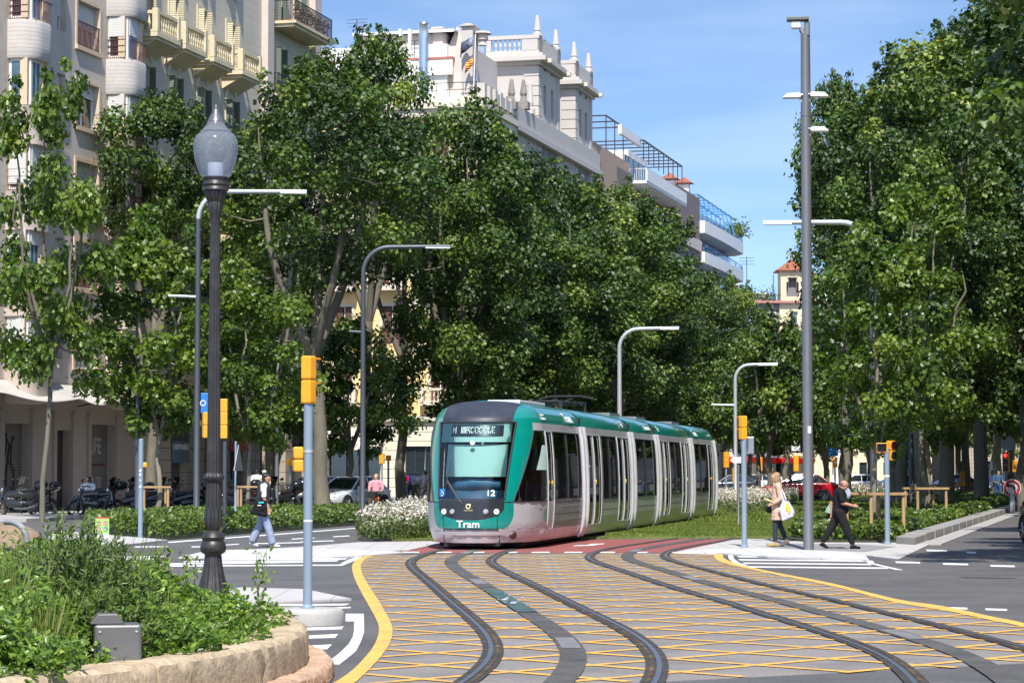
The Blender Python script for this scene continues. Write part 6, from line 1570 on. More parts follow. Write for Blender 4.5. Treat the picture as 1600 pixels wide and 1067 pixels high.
def pergola(par, xa, xb, ya, yb, z0, z1, n, m):
    p_ = MB()
    for i in range(n):
        x = xa+(xb-xa)*i/(n-1)
        for y in (ya, yb): p_.bx(x-.04, x+.04, y-.04, y+.04, z0, z1)
        p_.bx(x-.05, x+.05, ya, yb, z1-.1, z1)
    for y in (ya, yb): p_.bx(xa, xb, y-.05, y+.05, z1-.12, z1)
    p_.build('pergola', m, par)
pergola(b5, fu(948)-U5, fu(975)-U5, 0, 6, zt5, zt5+2.9, 3, B_iron)
pergola(b5, fu(986)-U5, fu(1048)-U5, -1.2, 3.5, fz(1000, 262), fz(1000, 262)+1.9, 9, B_iron)
MB().bx(fu(1000)-U5, fu(1030)-U5, 1, 6, fz(1000, 262), fz(1000, 262)+1.6).build('roof_room', B_bwhite, b5)
b6 = bthing('apartment_block', 'brown tiled narrow block with small roof chimneys', u5c)
zb6 = fz(1065, 297); MB().bx(0, u5d-u5c, -.4, 14, 0, zb6).build('wall', W_brown, b6)
MB().bx(.5, u5d-u5c-.5, -.7, -.4, zb6-5.5, zb6-4.4).build('balcony_front', W_pink, b6)
for px, py in ((1069, 297), (1091, 303)):
    x = fu(px)-u5c; z = fz(px, py); MB().bx(x-.5, x+.5, .8, 1.8, zb6-.2, z+1.0).v and None
    c = MB(); c.bx(x-.5, x+.5, .8, 1.8, zb6-.6, z+.9); o = c.build('chimney', W_white, b6)
    c = MB(); c.v = [(x-.9, .4, z+1.0), (x+.9, .4, z+1.0), (x+.9, 2.2, z+1.0), (x-.9, 2.2, z+1.0), (x, 1.3, z+1.7)]; c.f = [(0, 1, 4), (1, 2, 4), (2, 3, 4), (3, 0, 4), (3, 2, 1, 0)]; c.build('chimney_cap', B_tile, o)
b7 = bthing('apartment_block', 'white block with curved terraces, bright blue railings and striped awnings', u5d); L7 = fu(1156)-u5d
MB().bx(0, L7, 1.2, 14, 0, fz(1100, 352)).build('wall', pbr('blue_grey_wall', (.42, .46, .52), .8, var=.08), b7)
for k in range(8):
    z = fz(1092, 362)-k*3.1
    if z < 3: break
    h = .95 if k == 0 else .9
    pts = [(0, 1.3), (0, -.9)]+[(2+i*(L7-6)/5, -1.0-.15*sin(i/5*pi)) for i in range(6)]+[(L7-2.5, -.9), (L7-.2, .4), (L7, 1.3)]
    o = MB().prism(pts, z-.3, z+h).build('terrace', B_bwhite, b7)
    r_ = MB()
    pp = [Vector((p[0], p[1]+.12, z+h+.0)) for p in pts[1:-1]]
    for dz in (.25, .5): r_.tube([p+Vector((0, 0, dz)) for p in pp], .035, 5)
    for p in pp: r_.tube([p, p+Vector((0, 0, .5))], .04, 5)
    r_.build('blue_railing', B_sky, o)
    MB().bx(1, L7-1.5, .9, 1.15, z+h, z+h+1.6).build('window_band', B_glass2, o)
    for j in range(4):
        x = 1.5+j*(L7-4)/4; a_ = MB(); a_.v = [(x, .9, z+2.7), (x+2.6, .9, z+2.7), (x+2.6, -.9, z+1.5), (x, -.9, z+1.5)]; a_.f = [(0, 1, 2, 3)]
        if k in (1, 2): ao = a_.build('striped_awning', lined('awning_stripes', (.75, .75, .75), '#2456a8', 0, .5, .25, .8, .02) if 'awning_stripes' not in MATS else MATS['awning_stripes'], o); q = ao.modifiers.new('s', 'SOLIDIFY'); q.thickness = .02
MATS.setdefault('awning_stripes', 0)
z = fz(1092, 362)+1.35; pg_ = MB()
for i in range(8):
    x = 1+i*(L7-5)/8; pg_.tube([(x, -.6, z), (x+.3, 0, z+2.4), (x+.3, 3, z+2.6)], .08, 5)
for y, dz in ((0, 2.4), (1.5, 2.5), (3, 2.6)): pg_.tube([(1, y, z+dz), (L7-3, y, z+dz-.2)], .08, 5)
pg_.build('blue_pergola', B_sky, b7)
MB().bx(0, 4, 2, 6, z-1, z+1.9).build('roof_room', W_brick, b7)
rng = np.random.default_rng(8); n = 900; P = np.column_stack([L7-2.2+rng.normal(0, 1.0, n), rng.normal(0, .6, n), z+.3+np.abs(rng.normal(.7, .5, n))])
tag(obj('terrace_plants', leafmesh('terrace_plants', P, rng.normal(size=(n, 3)), rng.uniform(.2, .4, n), OVAL, rng), L_hedge, b7), kind='stuff')
# ------------------------------------------------ 8: tower house closing the view
Y8 = 320.0
def P8(px, py): return at(px, py, Y8)
o8 = P8(1155, 736)
b8 = thing('tower_house', 'cream house with red tiled belvedere tower at the end of the street', 'building', (o8.x, Y8, 0), 0)
X8 = lambda px: (px-1155)/FP*Y8; Z8 = lambda py: at(1200, py, Y8).z
xl, xr = X8(1150), X8(1262)
wn = [(X8(1168)+.0, 490), (X8(1206.5), 489), (X8(1241.5), 487)]
hs8 = [(x-.5, x+.5, Z8(508), Z8(y)) for x, y in wn]+[(x-.5, x+.5, z, z+2.2) for x, _ in wn for z in (5, 9, 13, 17)]
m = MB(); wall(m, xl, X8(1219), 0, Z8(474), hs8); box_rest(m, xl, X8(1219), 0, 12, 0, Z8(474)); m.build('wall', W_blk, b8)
m = MB(); wall(m, X8(1219)+.001, X8(1300), 0, Z8(474), [h for h in hs8 if h[0] > X8(1219)], -.3); m.quad((X8(1219)+.001, 0, 0), (X8(1219)+.001, -.3, 0), (X8(1219)+.001, -.3, Z8(474)), (X8(1219)+.001, 0, Z8(474))); m.build('wall', W_ocre, b8)
for h in hs8:
    f_ = -.3 if h[0] > X8(1219) else 0
    window(b8, *h, y=.28+f_, blind=0, glass=B_glass2, surround=W_crm2, sill=False, face=f_)
for px in (1169, 1206): MB().lathe([(.01, 0), (.32, .0), (.34, .08), (.15, .12)], n=14).v and None
for px in (1169, 1206):
    o = MB().tube([(X8(px)+.28*cos(a), -.05, Z8(479)+.28*sin(a)) for a in np.linspace(0, 2*pi, 13)], .12, 6).build('round_window', W_crm2, b8); MB().cyl((X8(px), -.02, Z8(479)), (X8(px), -.01, Z8(479)), .25, .25, 14).build('pane', B_glass, o)
MB().bx(xl-.4, X8(1310), -.9, 12, Z8(474), Z8(470.5)).build('eaves', pbr('eaves_red', (.45, .2, .17), .85, var=.1), b8)
ta, tb = X8(1221), X8(1258); zt0, zt1 = Z8(470.5), Z8(422)
m = MB(); wall(m, ta, tb, zt0, zt1, [((ta+tb)/2-.55-.0, (ta+tb)/2+.55, zt0+.6, zt1-1.0), (ta+.75, ta+1.0, zt0+.6, zt1-1.6), (tb-1.0, tb-.75, zt0+.6, zt1-1.6)], -.35, .5); m.quad((ta, 3.2, zt0), (ta, -.35, zt0), (ta, -.35, zt1), (ta, 3.2, zt1)); m.quad((tb, -.35, zt0), (tb, 3.2, zt0), (tb, 3.2, zt1), (tb, -.35, zt1)); m.build('belvedere_wall', W_ocre, b8)
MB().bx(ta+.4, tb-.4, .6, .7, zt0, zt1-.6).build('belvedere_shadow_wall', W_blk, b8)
MB().tube([((ta+tb)/2+.6*cos(a), -.38, zt1-1.05+.6*sin(a)) for a in np.linspace(0, pi, 10)], .1, 6).build('arch_moulding', W_crm2, b8)
def hip(xa, xb, ya, yb, z0, z1, ov=.7):
    q = MB(); cx, cy = (xa+xb)/2, (ya+yb)/2; q.v = [(xa-ov, ya-ov, z0), (xb+ov, ya-ov, z0), (xb+ov, yb+ov, z0), (xa-ov, yb+ov, z0), (cx, cy, z1), (xa-ov, ya-ov, z0-.15), (xb+ov, ya-ov, z0-.15), (xb+ov, yb+ov, z0-.15), (xa-ov, yb+ov, z0-.15)]
    q.f = [(0, 1, 4), (1, 2, 4), (2, 3, 4), (3, 0, 4), (5, 6, 1, 0), (6, 7, 2, 1), (7, 8, 3, 2), (8, 5, 0, 3), (8, 7, 6, 5)]; return q
hip(ta, tb, -.35, 3.2, zt1, Z8(404), .55).build('roof', B_tile, b8); hip(X8(1258), X8(1280), 0, 3, Z8(430), Z8(422), .5).build('roof', B_tile, b8)
MB().bx(X8(1258)+.01, X8(1280), 0, 3, zt0, Z8(430)).build('side_turret', W_ocre, b8)
MB().lathe([(.12, 0), (.06, .3), (.16, .45), (.02, .8)], c=((ta+tb)/2, 1.4, Z8(405)), n=8).build('roof_finial', B_tile, b8)
MB().bx(X8(1142), X8(1158), 2, 9, 0, Z8(440)).build('neighbour_wall', W_pink, b8)
tr = MB(); [tr.bx(xl+i*.5, xl+i*.5+.04, -.5, -.46, Z8(470.5), Z8(462)) for i in range(12)]; tr.bx(xl, ta, -.52, -.44, Z8(462), Z8(461)); tr.build('roof_railing', B_iron, b8)
rng = np.random.default_rng(18); n = 800; P = np.column_stack([rng.uniform(xl+1, ta-.5, n), rng.normal(1.0, .5, n), Z8(470)+np.abs(rng.normal(.6, .5, n))])
tag(obj('roof_plants', leafmesh('roof_plants', P, rng.normal(size=(n, 3)), rng.uniform(.2, .4, n), OVAL, rng), L_hedge, b8), kind='stuff')
MB().bx(xl+1.5, X8(1205), 3, 6, Z8(470), Z8(455)).build('roof_room', W_white, b8)
a_ = MB(); [a_.tube([(x, 4, Z8(470)), (x, 4, Z8(t))], .05, 5) for x, t in ((X8(1173), 397), (X8(1215), 425))]; [a_.tube([(X8(1173)-1, 4, Z8(y)), (X8(1173)+1, 4, Z8(y))], .03, 4) for y in (399, 404, 409)]; a_.build('aerial', B_iron, b8)
# far masses that close the street
for i, (pa, pb, Y, top, m, lab) in enumerate(((1262, 1330, 345, 445, W_white, 'white far building with flat roof beside the tower house'), (1330, 1480, 380, 520, W_ocre, 'far cream building seen between the right trunks'), (1480, 1800, 330, 600, W_stone, 'far stone building behind the right trunks'), (1040, 1150, 420, 560, W_pink, 'far pinkish building beyond the end of the tree row'))):
    p = at(pa, 736, Y); t = thing('far_building', lab, 'building', (p.x, Y, 0), 0); w_ = (pb-pa)/FP*Y; H = at(pa, top, Y).z
    nx = max(3, int(w_/3.2)); xs_ = [w_*(i_+.5)/nx for i_ in range(nx)]; zs_ = [1.2]+[4.6+3.3*k for k in range(int((H-6)/3.3))]
    hh = [(x-.6, x+.6, z, z+1.9) for x in xs_ for z in zs_]; q = MB(); wall(q, 0, w_, 0, H, hh); box_rest(q, 0, w_, 0, 12, 0, H); q.build('wall', m, t)
    for h in hh: MB().bx(h[0], h[1], .3, .35, h[2], h[3]).build('window', B_glass, t)
    MB().bx(-.3, w_+.3, -.4, 12, H, H+.35).build('cornice', W_white2, t)

# the row of blocks on the near side of the avenue, outside the frame: the tram's windows mirror it
for i, (ua, ub, m, lab) in enumerate(((20, 62, W_cream, 'cream block on the near side of the avenue, outside the frame'), (66, 118, W_brick, 'brick block on the near side of the avenue, outside the frame'), (122, 190, W_crm2, 'stone block on the near side of the avenue, outside the frame'), (196, 300, W_ocre, 'ochre block on the near side of the avenue, outside the frame'), (306, 470, W_twr, 'grey stone block on the near side of the avenue, outside the frame'))):
    t = thing('apartment_block', lab, 'building', tuple(UV(ua, -17)), BR); w_ = ub-ua; nx = int(w_/3); q = MB(); q2_ = [(w_*(k+.5)/nx-.6, w_*(k+.5)/nx+.6, z, z+2.2) for k in range(nx) for z in (5.5, 9, 12.5, 16, 19.5)]
    wall(q, 0, w_, 0, 24, q2_); box_rest(q, 0, w_, 0, 12, 0, 24); q.v = [(a, -b, c) for a, b, c in q.v]; q.f = [f[::-1] for f in q.f]; q.build('wall', m, t)
    MB().bx(0, w_, -.36, -.30, .2, 23.5).build('glazing', B_glass, t)
# ================================================================ ROUND STONE PLANTER
M_sand = pbr('sandstone', (.46, .36, .235), .92, var=.22, scale=2.2, fine=(.18, 22), bump=.5, bscale=26, dirt=((.26,.18,.10), .75, 3.5))
M_sand2 = pbr('sandstone_top', (.56, .43, .27), .9, var=.15, scale=3, fine=(.15, 30), bump=.35, bscale=45, dirt=((.33,.24,.15), .6, 4))
M_step = pbr('step_stone', (.50, .33, .22), .92, var=.2, scale=3, fine=(.15, 30), bump=.6, bscale=30, dirt=((.30,.18,.12), .7, 4))
PC = Vector((-9.9, 20.0, 0)); PR = 8.2
def arcblock(mb, a0, a1, r0, r1, z0, z1, n=8, jit=0.0, seed=0):
    rr = random.Random(seed); nz = 4; nr = 3; base = len(mb.v)
    prof = [(r0, z0), (r0, z1-.02), (r0+.03, z1)]+[(r0+(r1-r0)*q, z1+.0) for q in (.35, .7)]+[(r1-.05, z1), (r1-.012, z1-.03), (r1, z1-.10)]+[(r1, z0+(z1-.1-z0)*q) for q in (.66, .33, 0)]
    L = len(prof)
    for i in range(n+1):
        a = a0+(a1-a0)*i/n; e = .010 if i in (0, n) else 0
        for j, (r, z) in enumerate(prof):
            k = jit*(rr.gauss(0, 1)) if 4 <= j else jit*.25*rr.gauss(0, 1); rr_ = r+k-e*(1 if j > 4 else 0)
            mb.v.append((rr_*cos(a), rr_*sin(a), z+(jit*.35*rr.gauss(0, 1) if 1 <= j < L-1 else 0)-(e if 2 <= j <= 6 else 0)))
    for i in range(n):
        for j in range(L-1):
            q = base+i*L+j; mb.f.append((q, q+1, q+L+1, q+L))
    mb.f.append(tuple(base+j for j in range(L))[::-1]); mb.f.append(tuple(base+n*L+j for j in range(L)))
    return mb
pt = thing('stone_planter', 'curved sandstone planter wall with a lower stone step in the left foreground', 'planter', tuple(PC))
a = R(-75); k = 0; rr = random.Random(2)
while a < R(80):
    d = rr.uniform(.16, .26); arcblock(MB(), a+.0012, a+d-.0012, PR-.42, PR, 0, .42+rr.uniform(-.008, .008), 26, .006, k).build('wall_stone', M_sand2 if False else M_sand, pt, smooth=True, ang=38, bevel=0); a += d; k += 1
a = R(-75)
while a < R(40):
    d = rr.uniform(.028, .040); arcblock(MB(), a+.0006, a+d-.0006, PR+.01, PR+.22, 0, .15+rr.uniform(-.006, .006), 4, .005, k).build('step_stone', M_step, pt, smooth=True, ang=38); a += d; k += 1
sm = MB(); sm.prism([((PR-.40)*cos(q), (PR-.40)*sin(q)) for q in np.linspace(R(-80), R(85), 60)]+[(-2.5, 4), (-2.5, -4)], 0, .33); sm.build('planting_soil', M_soil, pt)
# front corner rocks at the left edge, with the flexible hose
M_rock = pbr('brown_rock', (.24, .17, .11), .95, var=.25, scale=3, fine=(.2, 25), bump=.6, bscale=20)
rk = thing('stone_block', 'weathered sandstone blocks stacked at the left edge beyond the plants', 'stone', (at(8, 830, 24).x, 24, .14))
blob('lower_block', [((-.25, 0, .75), (.52, .5, .36), None), ((.05, -.1, .7), (.45, .45, .38), None)], M_rock, rk, .03, 2)
blob('upper_block', [((-.55, 0, 1.3), (.42, .4, .22), None)], M_rock, rk, .03, 2)
hs_ = thing('flexible_hose', 'grey corrugated hose hanging over the sandstone block at the left edge', 'hose', (0, 0, 0))
hp_ = catmull([at(8, 815, 23.3), at(22, 816, 23.2), at(36, 826, 23.1), at(42, 846, 23.1), at(41, 880, 23.1)], 16)
hm = MB(); hm.tube(hp_, [.026+.005*(i % 2) for i in range(len(hp_))], 10); hm.build('hose', pbr('hose_grey', (.28, .28, .29), .55, .1, var=.05), hs_, smooth=True, ang=80)
# electrical box
bx_ = thing('metal_box', 'dull grey metal box with a folded lid among the planter bushes', 'metal box', (wp(186, 17.0).x, 17.0, .36), R(12)); bx_.scale = (1.25, 1.2, .92)
M_box = pbr('box_zinc', (.17, .165, .16), .5, .5, var=.12, scale=3, dirt=((.12,.11,.10), .5, 5))
MB().bx(-.13, .13, -.13, .13, 0, .33).build('box_body', M_box, bx_, bevel=.018)
lid = MB(); lid.prism([(-.13, 0), (.06, 0), (.02, .075), (-.09, .075)], -.09, .09); M = Matrix.Translation((-.02, 0, .332)) @ Matrix.Rotation(R(90), 4, 'X'); MB().add(lid, M).build('box_lid', M_box, bx_, bevel=.006)
for x in (-.10, .10):
    for z in (.05, .28): MB().cyl((x, -.132, z), (x, -.137, z), .008, .008, 8).build('rivet', M_lpole, bx_)
# ---- planting
def inring(q, r): return (q[:, 0]-PC.x)**2+(q[:, 1]-PC.y)**2 < r*r
rng = np.random.default_rng(31)
L_bush = leafmat('bush_leaf', [(.045,.085,.012), (.085,.155,.02), (.135,.225,.03), (.21,.31,.045), (.34,.42,.09)], .36, .30)
L_dark = leafmat('dark_shrub_leaf', [(.035,.065,.012), (.07,.12,.02), (.12,.18,.03), (.19,.25,.05)], .5, .25)
def bush(cx, cy, r, h, n, mat, shape, leaf, seed, name, label, z0=.33, rosette=6, flat=1.0, upk=.6):
    """mound-shaped shrub: twigs carry rosettes of leaves spread through the outer shell"""
    rng = np.random.default_rng(seed); m = n//rosette
    th = rng.uniform(0, 2*pi, m); ph_ = np.arccos(rng.uniform(-.15, 1, m)); rad = rng.random(m)**.22*(1+.16*np.sin(3*th+seed)+.12*np.sin(7*ph_+th*2))
    u = np.column_stack([np.sin(ph_)*np.cos(th), np.sin(ph_)*np.sin(th), np.cos(ph_)])
    C = u*rad[:, None]*np.array([r, r, h]); C[:, 2] = np.maximum(C[:, 2], .02)
    P = np.repeat(C, rosette, 0)+rng.normal(size=(m*rosette, 3))*leaf*.35; U = np.repeat(u, rosette, 0)
    up = U*upk+np.array([0, 0, .45])+rng.normal(size=P.shape)*.75; Nn = rng.normal(size=P.shape)*.7+np.array([0, -.2, .9])+U*.4
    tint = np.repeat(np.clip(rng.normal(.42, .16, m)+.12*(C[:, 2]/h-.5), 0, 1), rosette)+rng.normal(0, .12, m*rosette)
    t = thing(name, label, 'shrub', (cx, cy, z0)); obj('foliage', leafmesh('foliage', P, Nn, leaf*rng.uniform(.6, 1.3, len(P)), shape, rng, np.clip(tint, 0, 1), up=up), mat, t)
    st_ = MB(); rr = random.Random(seed)
    for k in range(9):
        a_ = rr.uniform(0, 6.28); q = rr.uniform(.2, .75); st_.tube([(0, 0, -.02), (r*q*cos(a_)*.5, r*q*sin(a_)*.5, h*.4), (r*q*cos(a_), r*q*sin(a_), h*.8)], [.014, .01, .005], 5)
    st_.build('stems', M_bark2, t); return t
spots = []
OVL = [(0, 0), (.17, .20), (.24, .50), (.15, .82), (0, 1.0)]
import itertools
lab = ['bright green glossy bush right behind the planter rim below the iron lamp', 'glossy bush at the right end of the planter', 'glossy bush just right of the grey metal box', 'low glossy bush filling the lower left corner', 'glossy bush left of the grey metal box', 'bush between dark feathery shrub and iron lamp', 'bush behind the lower left corner bush', 'bush at the left edge below the sandstone blocks', 'back row bush under the lamp foot', 'bush in the middle of the planting, behind the metal box', 'pale green bush at the left edge under the hose', 'bush at the far right rear of the planter, beside the lamp foot', 'small bush leaning on the rim right of the lamp foot']
B_ = [(330, 985, 18.9, .85, .36), (392, 955, 20.6, .52, .36), (268, 1000, 17.6, .70, .46), (60, 1035, 15.6, .85, .50), (110, 1010, 15.9, .55, .44), (222, 950, 20.6, .62, .56), (20, 985, 17.2, .9, .60), (15, 930, 20.0, 1.0, .72), (335, 945, 22.3, .9, .22), (200, 985, 19.4, .62, .52), (60, 905, 22.0, 1.0, .75), (380, 935, 22.6, .7, .22), (295, 1010, 17.1, .45, .35)]
for i, (px, py, Y, r, h) in enumerate(B_):
    x = (px-800)/FP*Y
    # keep inside the wall
    d = Vector((x-PC.x, Y-PC.y)); mx = PR-.42-r*.62
    if d.length > mx: d = d.normalized()*mx
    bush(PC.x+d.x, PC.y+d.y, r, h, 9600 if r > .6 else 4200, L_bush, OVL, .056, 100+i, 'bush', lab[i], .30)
# carpet of leaves between the bushes
th = rng.uniform(R(-75), R(75), 26000); rad = (PR-.45)*np.sqrt(rng.uniform(.25, 1, 26000)); q = np.column_stack([PC.x+rad*np.cos(th), PC.y+rad*np.sin(th)])
P = np.column_stack([q, .33+(.10+.26*lump(q, 2.1, 3.7, 4))*rng.random(26000)**.4])
tag(obj('planter_ground_cover', leafmesh('planter_ground_cover', P, rng.normal(size=(26000, 3))*.6+np.array([0, -.2, .9]), rng.uniform(.035, .075, 26000), OVL, rng, np.clip(rng.normal(.42, .2, 26000), 0, 1)), L_bush), kind='stuff')
# feathery dark shrub
def feathery(cx, cy, r, h, n, seed, label):
    rng = np.random.default_rng(seed); t = thing('feathery_shrub', label, 'shrub', (cx, cy, .33)); st_ = MB(); P = []; U = []; rr = random.Random(seed)
    for k in range(n):
        a_ = rr.uniform(0, 6.28); q = rr.random()**.5; tip = Vector((r*q*cos(a_), r*q*sin(a_), h*(1.04-.55*q*q)*rr.uniform(.75, 1.12)))
        b = Vector((tip.x*.35, tip.y*.35, 0)); mid = b.lerp(tip, .5)+Vector((0, 0, .06)); st_.tube([b, mid, tip], [.006, .005, .002], 4)
        m = 64
        for i in range(m):
            tt = .18+.82*i/m; p = b.lerp(mid, tt*2) if tt < .5 else mid.lerp(tip, tt*2-1)
            P.append(p); d = (tip-b).normalized(); U.append(d*.9+Vector((rr.gauss(0, .6), rr.gauss(0, .6), rr.gauss(0, .35))))
    P = np.array([tuple(p) for p in P]); U = np.array([tuple(p) for p in U]); n_ = len(P)
    obj('foliage', leafmesh('foliage', P+U*.02, rng.normal(size=(n_, 3))+np.array([0, -.5, .5]), rng.uniform(.045, .085, n_), [(0, 0), (.11, .3), (.08, .7), (0, 1)], rng, np.clip(rng.normal(.45, .22, n_), 0, 1), up=U), L_dark, t); st_.build('stems', M_bark2, t)
p = wp(118, 18.2); feathery(p.x, p.y, .66, .92, 230, 7, 'tall dark feathery shrub standing above the planter bushes at left')
p = wp(165, 17.4); feathery(p.x, p.y, .45, .50, 90, 9, 'smaller dark feathery shrub right above the metal box')
p = wp(100, 20.6); feathery(p.x, p.y, .5, .98, 90, 10, 'feathery shrub behind the tallest one, nearer the hose')
# tall grass tufts and weeds
def tuft(cx, cy, h, n, seed, label, spread=.35):
    rng = np.random.default_rng(seed); P = np.column_stack([rng.normal(0, .09, n), rng.normal(0, .09, n), np.zeros(n)]); up = np.column_stack([rng.normal(0, spread, n), rng.normal(0, spread, n), np.ones(n)])
    S_ = h*rng.uniform(.5, 1.1, n); P += up/np.linalg.norm(up, axis=1)[:, None]*S_[:, None]*.3
    t = thing('grass_tuft', label, 'grass tuft', (cx, cy, .36)); obj('blades', leafmesh('blades', P, rng.normal(size=(n, 3))*np.array([1, 1, .1]), S_, [(0, 0), (.016, 0), (.012, .6), (0, 1)], rng, None, fold=.3, up=up), L_grass, t)
for i, (px, Y, h, lb) in enumerate(((30, 17.5, .75, 'tall grass tuft at the left edge of the planter'), (62, 16.6, .6, 'dry looking grass tuft left of the feathery shrub'), (185, 20.8, .85, 'arching grass tuft to the right of the feathery shrub'), (218, 21.2, .7, 'thin arching grass right of the other arching tuft'), (8, 19.5, .8, 'grass tuft under the hose'), (270, 18.4, .45, 'short grass tuft among the glossy bushes'))):
    p = wp(px, Y); tuft(p.x, p.y, h, 150, 40+i, lb)
def weed(px, Y, h, seed, label):
    rng = np.random.default_rng(seed); rr = random.Random(seed); p = wp(px, Y); t = thing('weed', label, 'weed', (p.x, p.y, .45)); st_ = MB(); P = []
    for b in range(3):
        x = rr.uniform(-.06, .06); pts = [(x*.3, 0, 0), (x, rr.uniform(-.03, .03), h*.5), (x*1.8+rr.uniform(-.05, .05), 0, h*rr.uniform(.75, 1.05))]; st_.tube(pts, [.006, .005, .002], 5)
        for k in range(26): q = rr.random()**.7; c = Vector(pts[0]).lerp(Vector(pts[1]), q*2) if q < .5 else Vector(pts[1]).lerp(Vector(pts[2]), q*2-1); P.append(tuple(c+Vector((rr.gauss(0, .03), rr.gauss(0, .03), 0))))
    P = np.array(P); obj('leaves', leafmesh('leaves', P, rng.normal(size=(len(P), 3)), rng.uniform(.03, .075, len(P)), OVL, rng), L_bush, t); st_.build('stems', M_bark2, t)
weed(252, 20.5, .72, 61, 'thin weed with pale leaves rising left of the iron lamp'); weed(272, 21.2, .62, 62, 'thin weed closest to the iron lamp on its left'); weed(405, 20.8, .66, 63, 'thin weed rising at the right end of the planter'); weed(296, 22.2, .55, 64, 'small weed before the lamp foot')
# ================================================================ PEOPLE
def clothm(n, c, **k): return pbr(n, c, .9, spec=.15, var=.16, scale=7, fine=(.08, 40), bump=.5, bscale=16, **k)
SK = pbr('skin', (.50, .30, .21), .55, var=.05); SK2 = pbr('skin_tan', (.42, .22, .14), .55, var=.05)
C_wh = clothm('cloth_white', (.74, .74, .75)); C_bl = clothm('cloth_black', (.014, .014, .016)); C_gy = clothm('jeans_grey_blue', (.26, .31, .42)); C_bg = clothm('coat_beige', (.52, .36, .26))
C_nv = clothm('cloth_navy', (.03, .04, .07)); C_lil = clothm('tote_lilac', (.60, .57, .78)); C_red = clothm('cloth_red', (.62, .02, .02)); C_pk = clothm('cloth_pink', (.72, .30, .34)); C_lb = clothm('cloth_pale_blue', (.36, .48, .60)); C_dn = clothm('cloth_denim', (.06, .13, .22)); C_ol = clothm('cloth_olive', (.10, .09, .05))
H_bk = pbr('hair_black', (.012, .010, .010), .5, var=.2, scale=20); H_bd = pbr('hair_blond', (.32, .20, .10), .55, var=.2, scale=20); H_gr = pbr('hair_grey', (.14, .12, .11), .7, var=.2, scale=20)
def V(*a): return Vector(a)
def hand(at_, dirv, side, curl=.5):
    """palm, four bent fingers of unequal length and a thumb from the side of the palm"""
    d = Vector(dirv).normalized(); s = Vector(side).normalized(); n = d.cross(s); P = []; c = Vector(at_)
    P.append((c, .024, c+d*.055, .026)); P.append((c+s*.018, .016, c+s*.026+d*.065, .015)); P.append((c-s*.018, .016, c-s*.026+d*.065, .015))
    for i, L in enumerate((.066, .078, .072, .056)):
        b = c+d*.075+s*(.030-.020*i); m = b+d*L*.5*(1-curl*.2)+n*L*.5*curl*.6; e = m+d*L*.5*(1-curl)+n*L*.55*curl
        P.append((b, .0095, m, .009)); P.append((m, .009, e, .0075))
    tb = c+s*.03+d*.015; tm = tb+s*.03+d*.03+n*.01; P.append((tb, .013, tm, .011)); P.append((tm, .011, tm+d*.03+n*.012, .009)); return P
def head(c, face, h=.225, female=False):
    """skull, jaw, nose, brow, ears; face = unit vector the face looks along"""
    f = Vector(face).normalized(); up = V(0, 0, 1); up = (up-f*up.dot(f)).normalized(); s = f.cross(up); c = Vector(c)
    M = Matrix((( s.x, f.x, up.x, 0), (s.y, f.y, up.y, 0), (s.z, f.z, up.z, 0), (0, 0, 0, 1)))
    k = h/.225
    P = [(c+up*.022*k, (.074*k, .093*k, .090*k), M), (c-up*.035*k+f*.022*k, (.058*k, .070*k, .072*k), M), (c-up*.083*k+f*.062*k, (.024*k, .022*k, .02*k), M),
         (c+f*.098*k-up*.012*k, (.011*k, .018*k, .020*k), M), (c+f*.088*k+up*.018*k, (.045*k, .012*k, .010*k), M), (c+f*.090*k-up*.052*k, (.022*k, .010*k, .008*k), M),
         (c+s*.076*k-up*.005*k, (.008*k, .018*k, .028*k), M), (c-s*.076*k-up*.005*k, (.008*k, .018*k, .028*k), M)]
    return P, (c, f, up, s, M, k)
def face_bits(par, hd, brow=H_bk, glasses=False):
    c, f, up, s, M, k = hd
    for sg in (1, -1):
        e = c+f*.083*k+s*sg*.030*k+up*.002*k
        blob('eye', [(e, (.012*k, .009*k, .008*k), M)], pbr('eye', (.03, .02, .02), .2, var=0) if 'eye' not in MATS else MATS['eye'], par, .003, 1)
        if glasses: blob('sunglasses', [(e+f*.012, (.026*k, .007, .018*k), M)], C_bl, par, .004, 1)
    blob('mouth', [(c+f*.094*k-up*.055*k, (.020*k, .005*k, .005*k), M)], pbr('lips', (.35, .10, .09), .5, var=0) if 'lips' not in MATS else MATS['lips'], par, .003, 1)
def shoe(par, ankle, toe, m, name='shoe', w=.045):
    a = Vector(ankle); t = Vector(toe); h = a.lerp(t, -.28)
    sole_a = V(h.x, h.y, h.z-.045); 
    o = blob(name, [(V(h.x, h.y, a.z-.03), w*.85, V(t.x, t.y, t.z+.005), w*.72), (a, w*.8, a.lerp(t, .4), w*.85), (V(h.x, h.y, a.z-.03), w*.9, a, w*.75)], m, par, .010, 2); return o
def human(name, label, px, py, Y, z, k, skel, skin=SK, rz=0.0, voxel=.0095):
    p = wp(px, Y); t = thing('person', label, 'person', (p.x, p.y, z), rz); t.scale = (k, k, k); return t
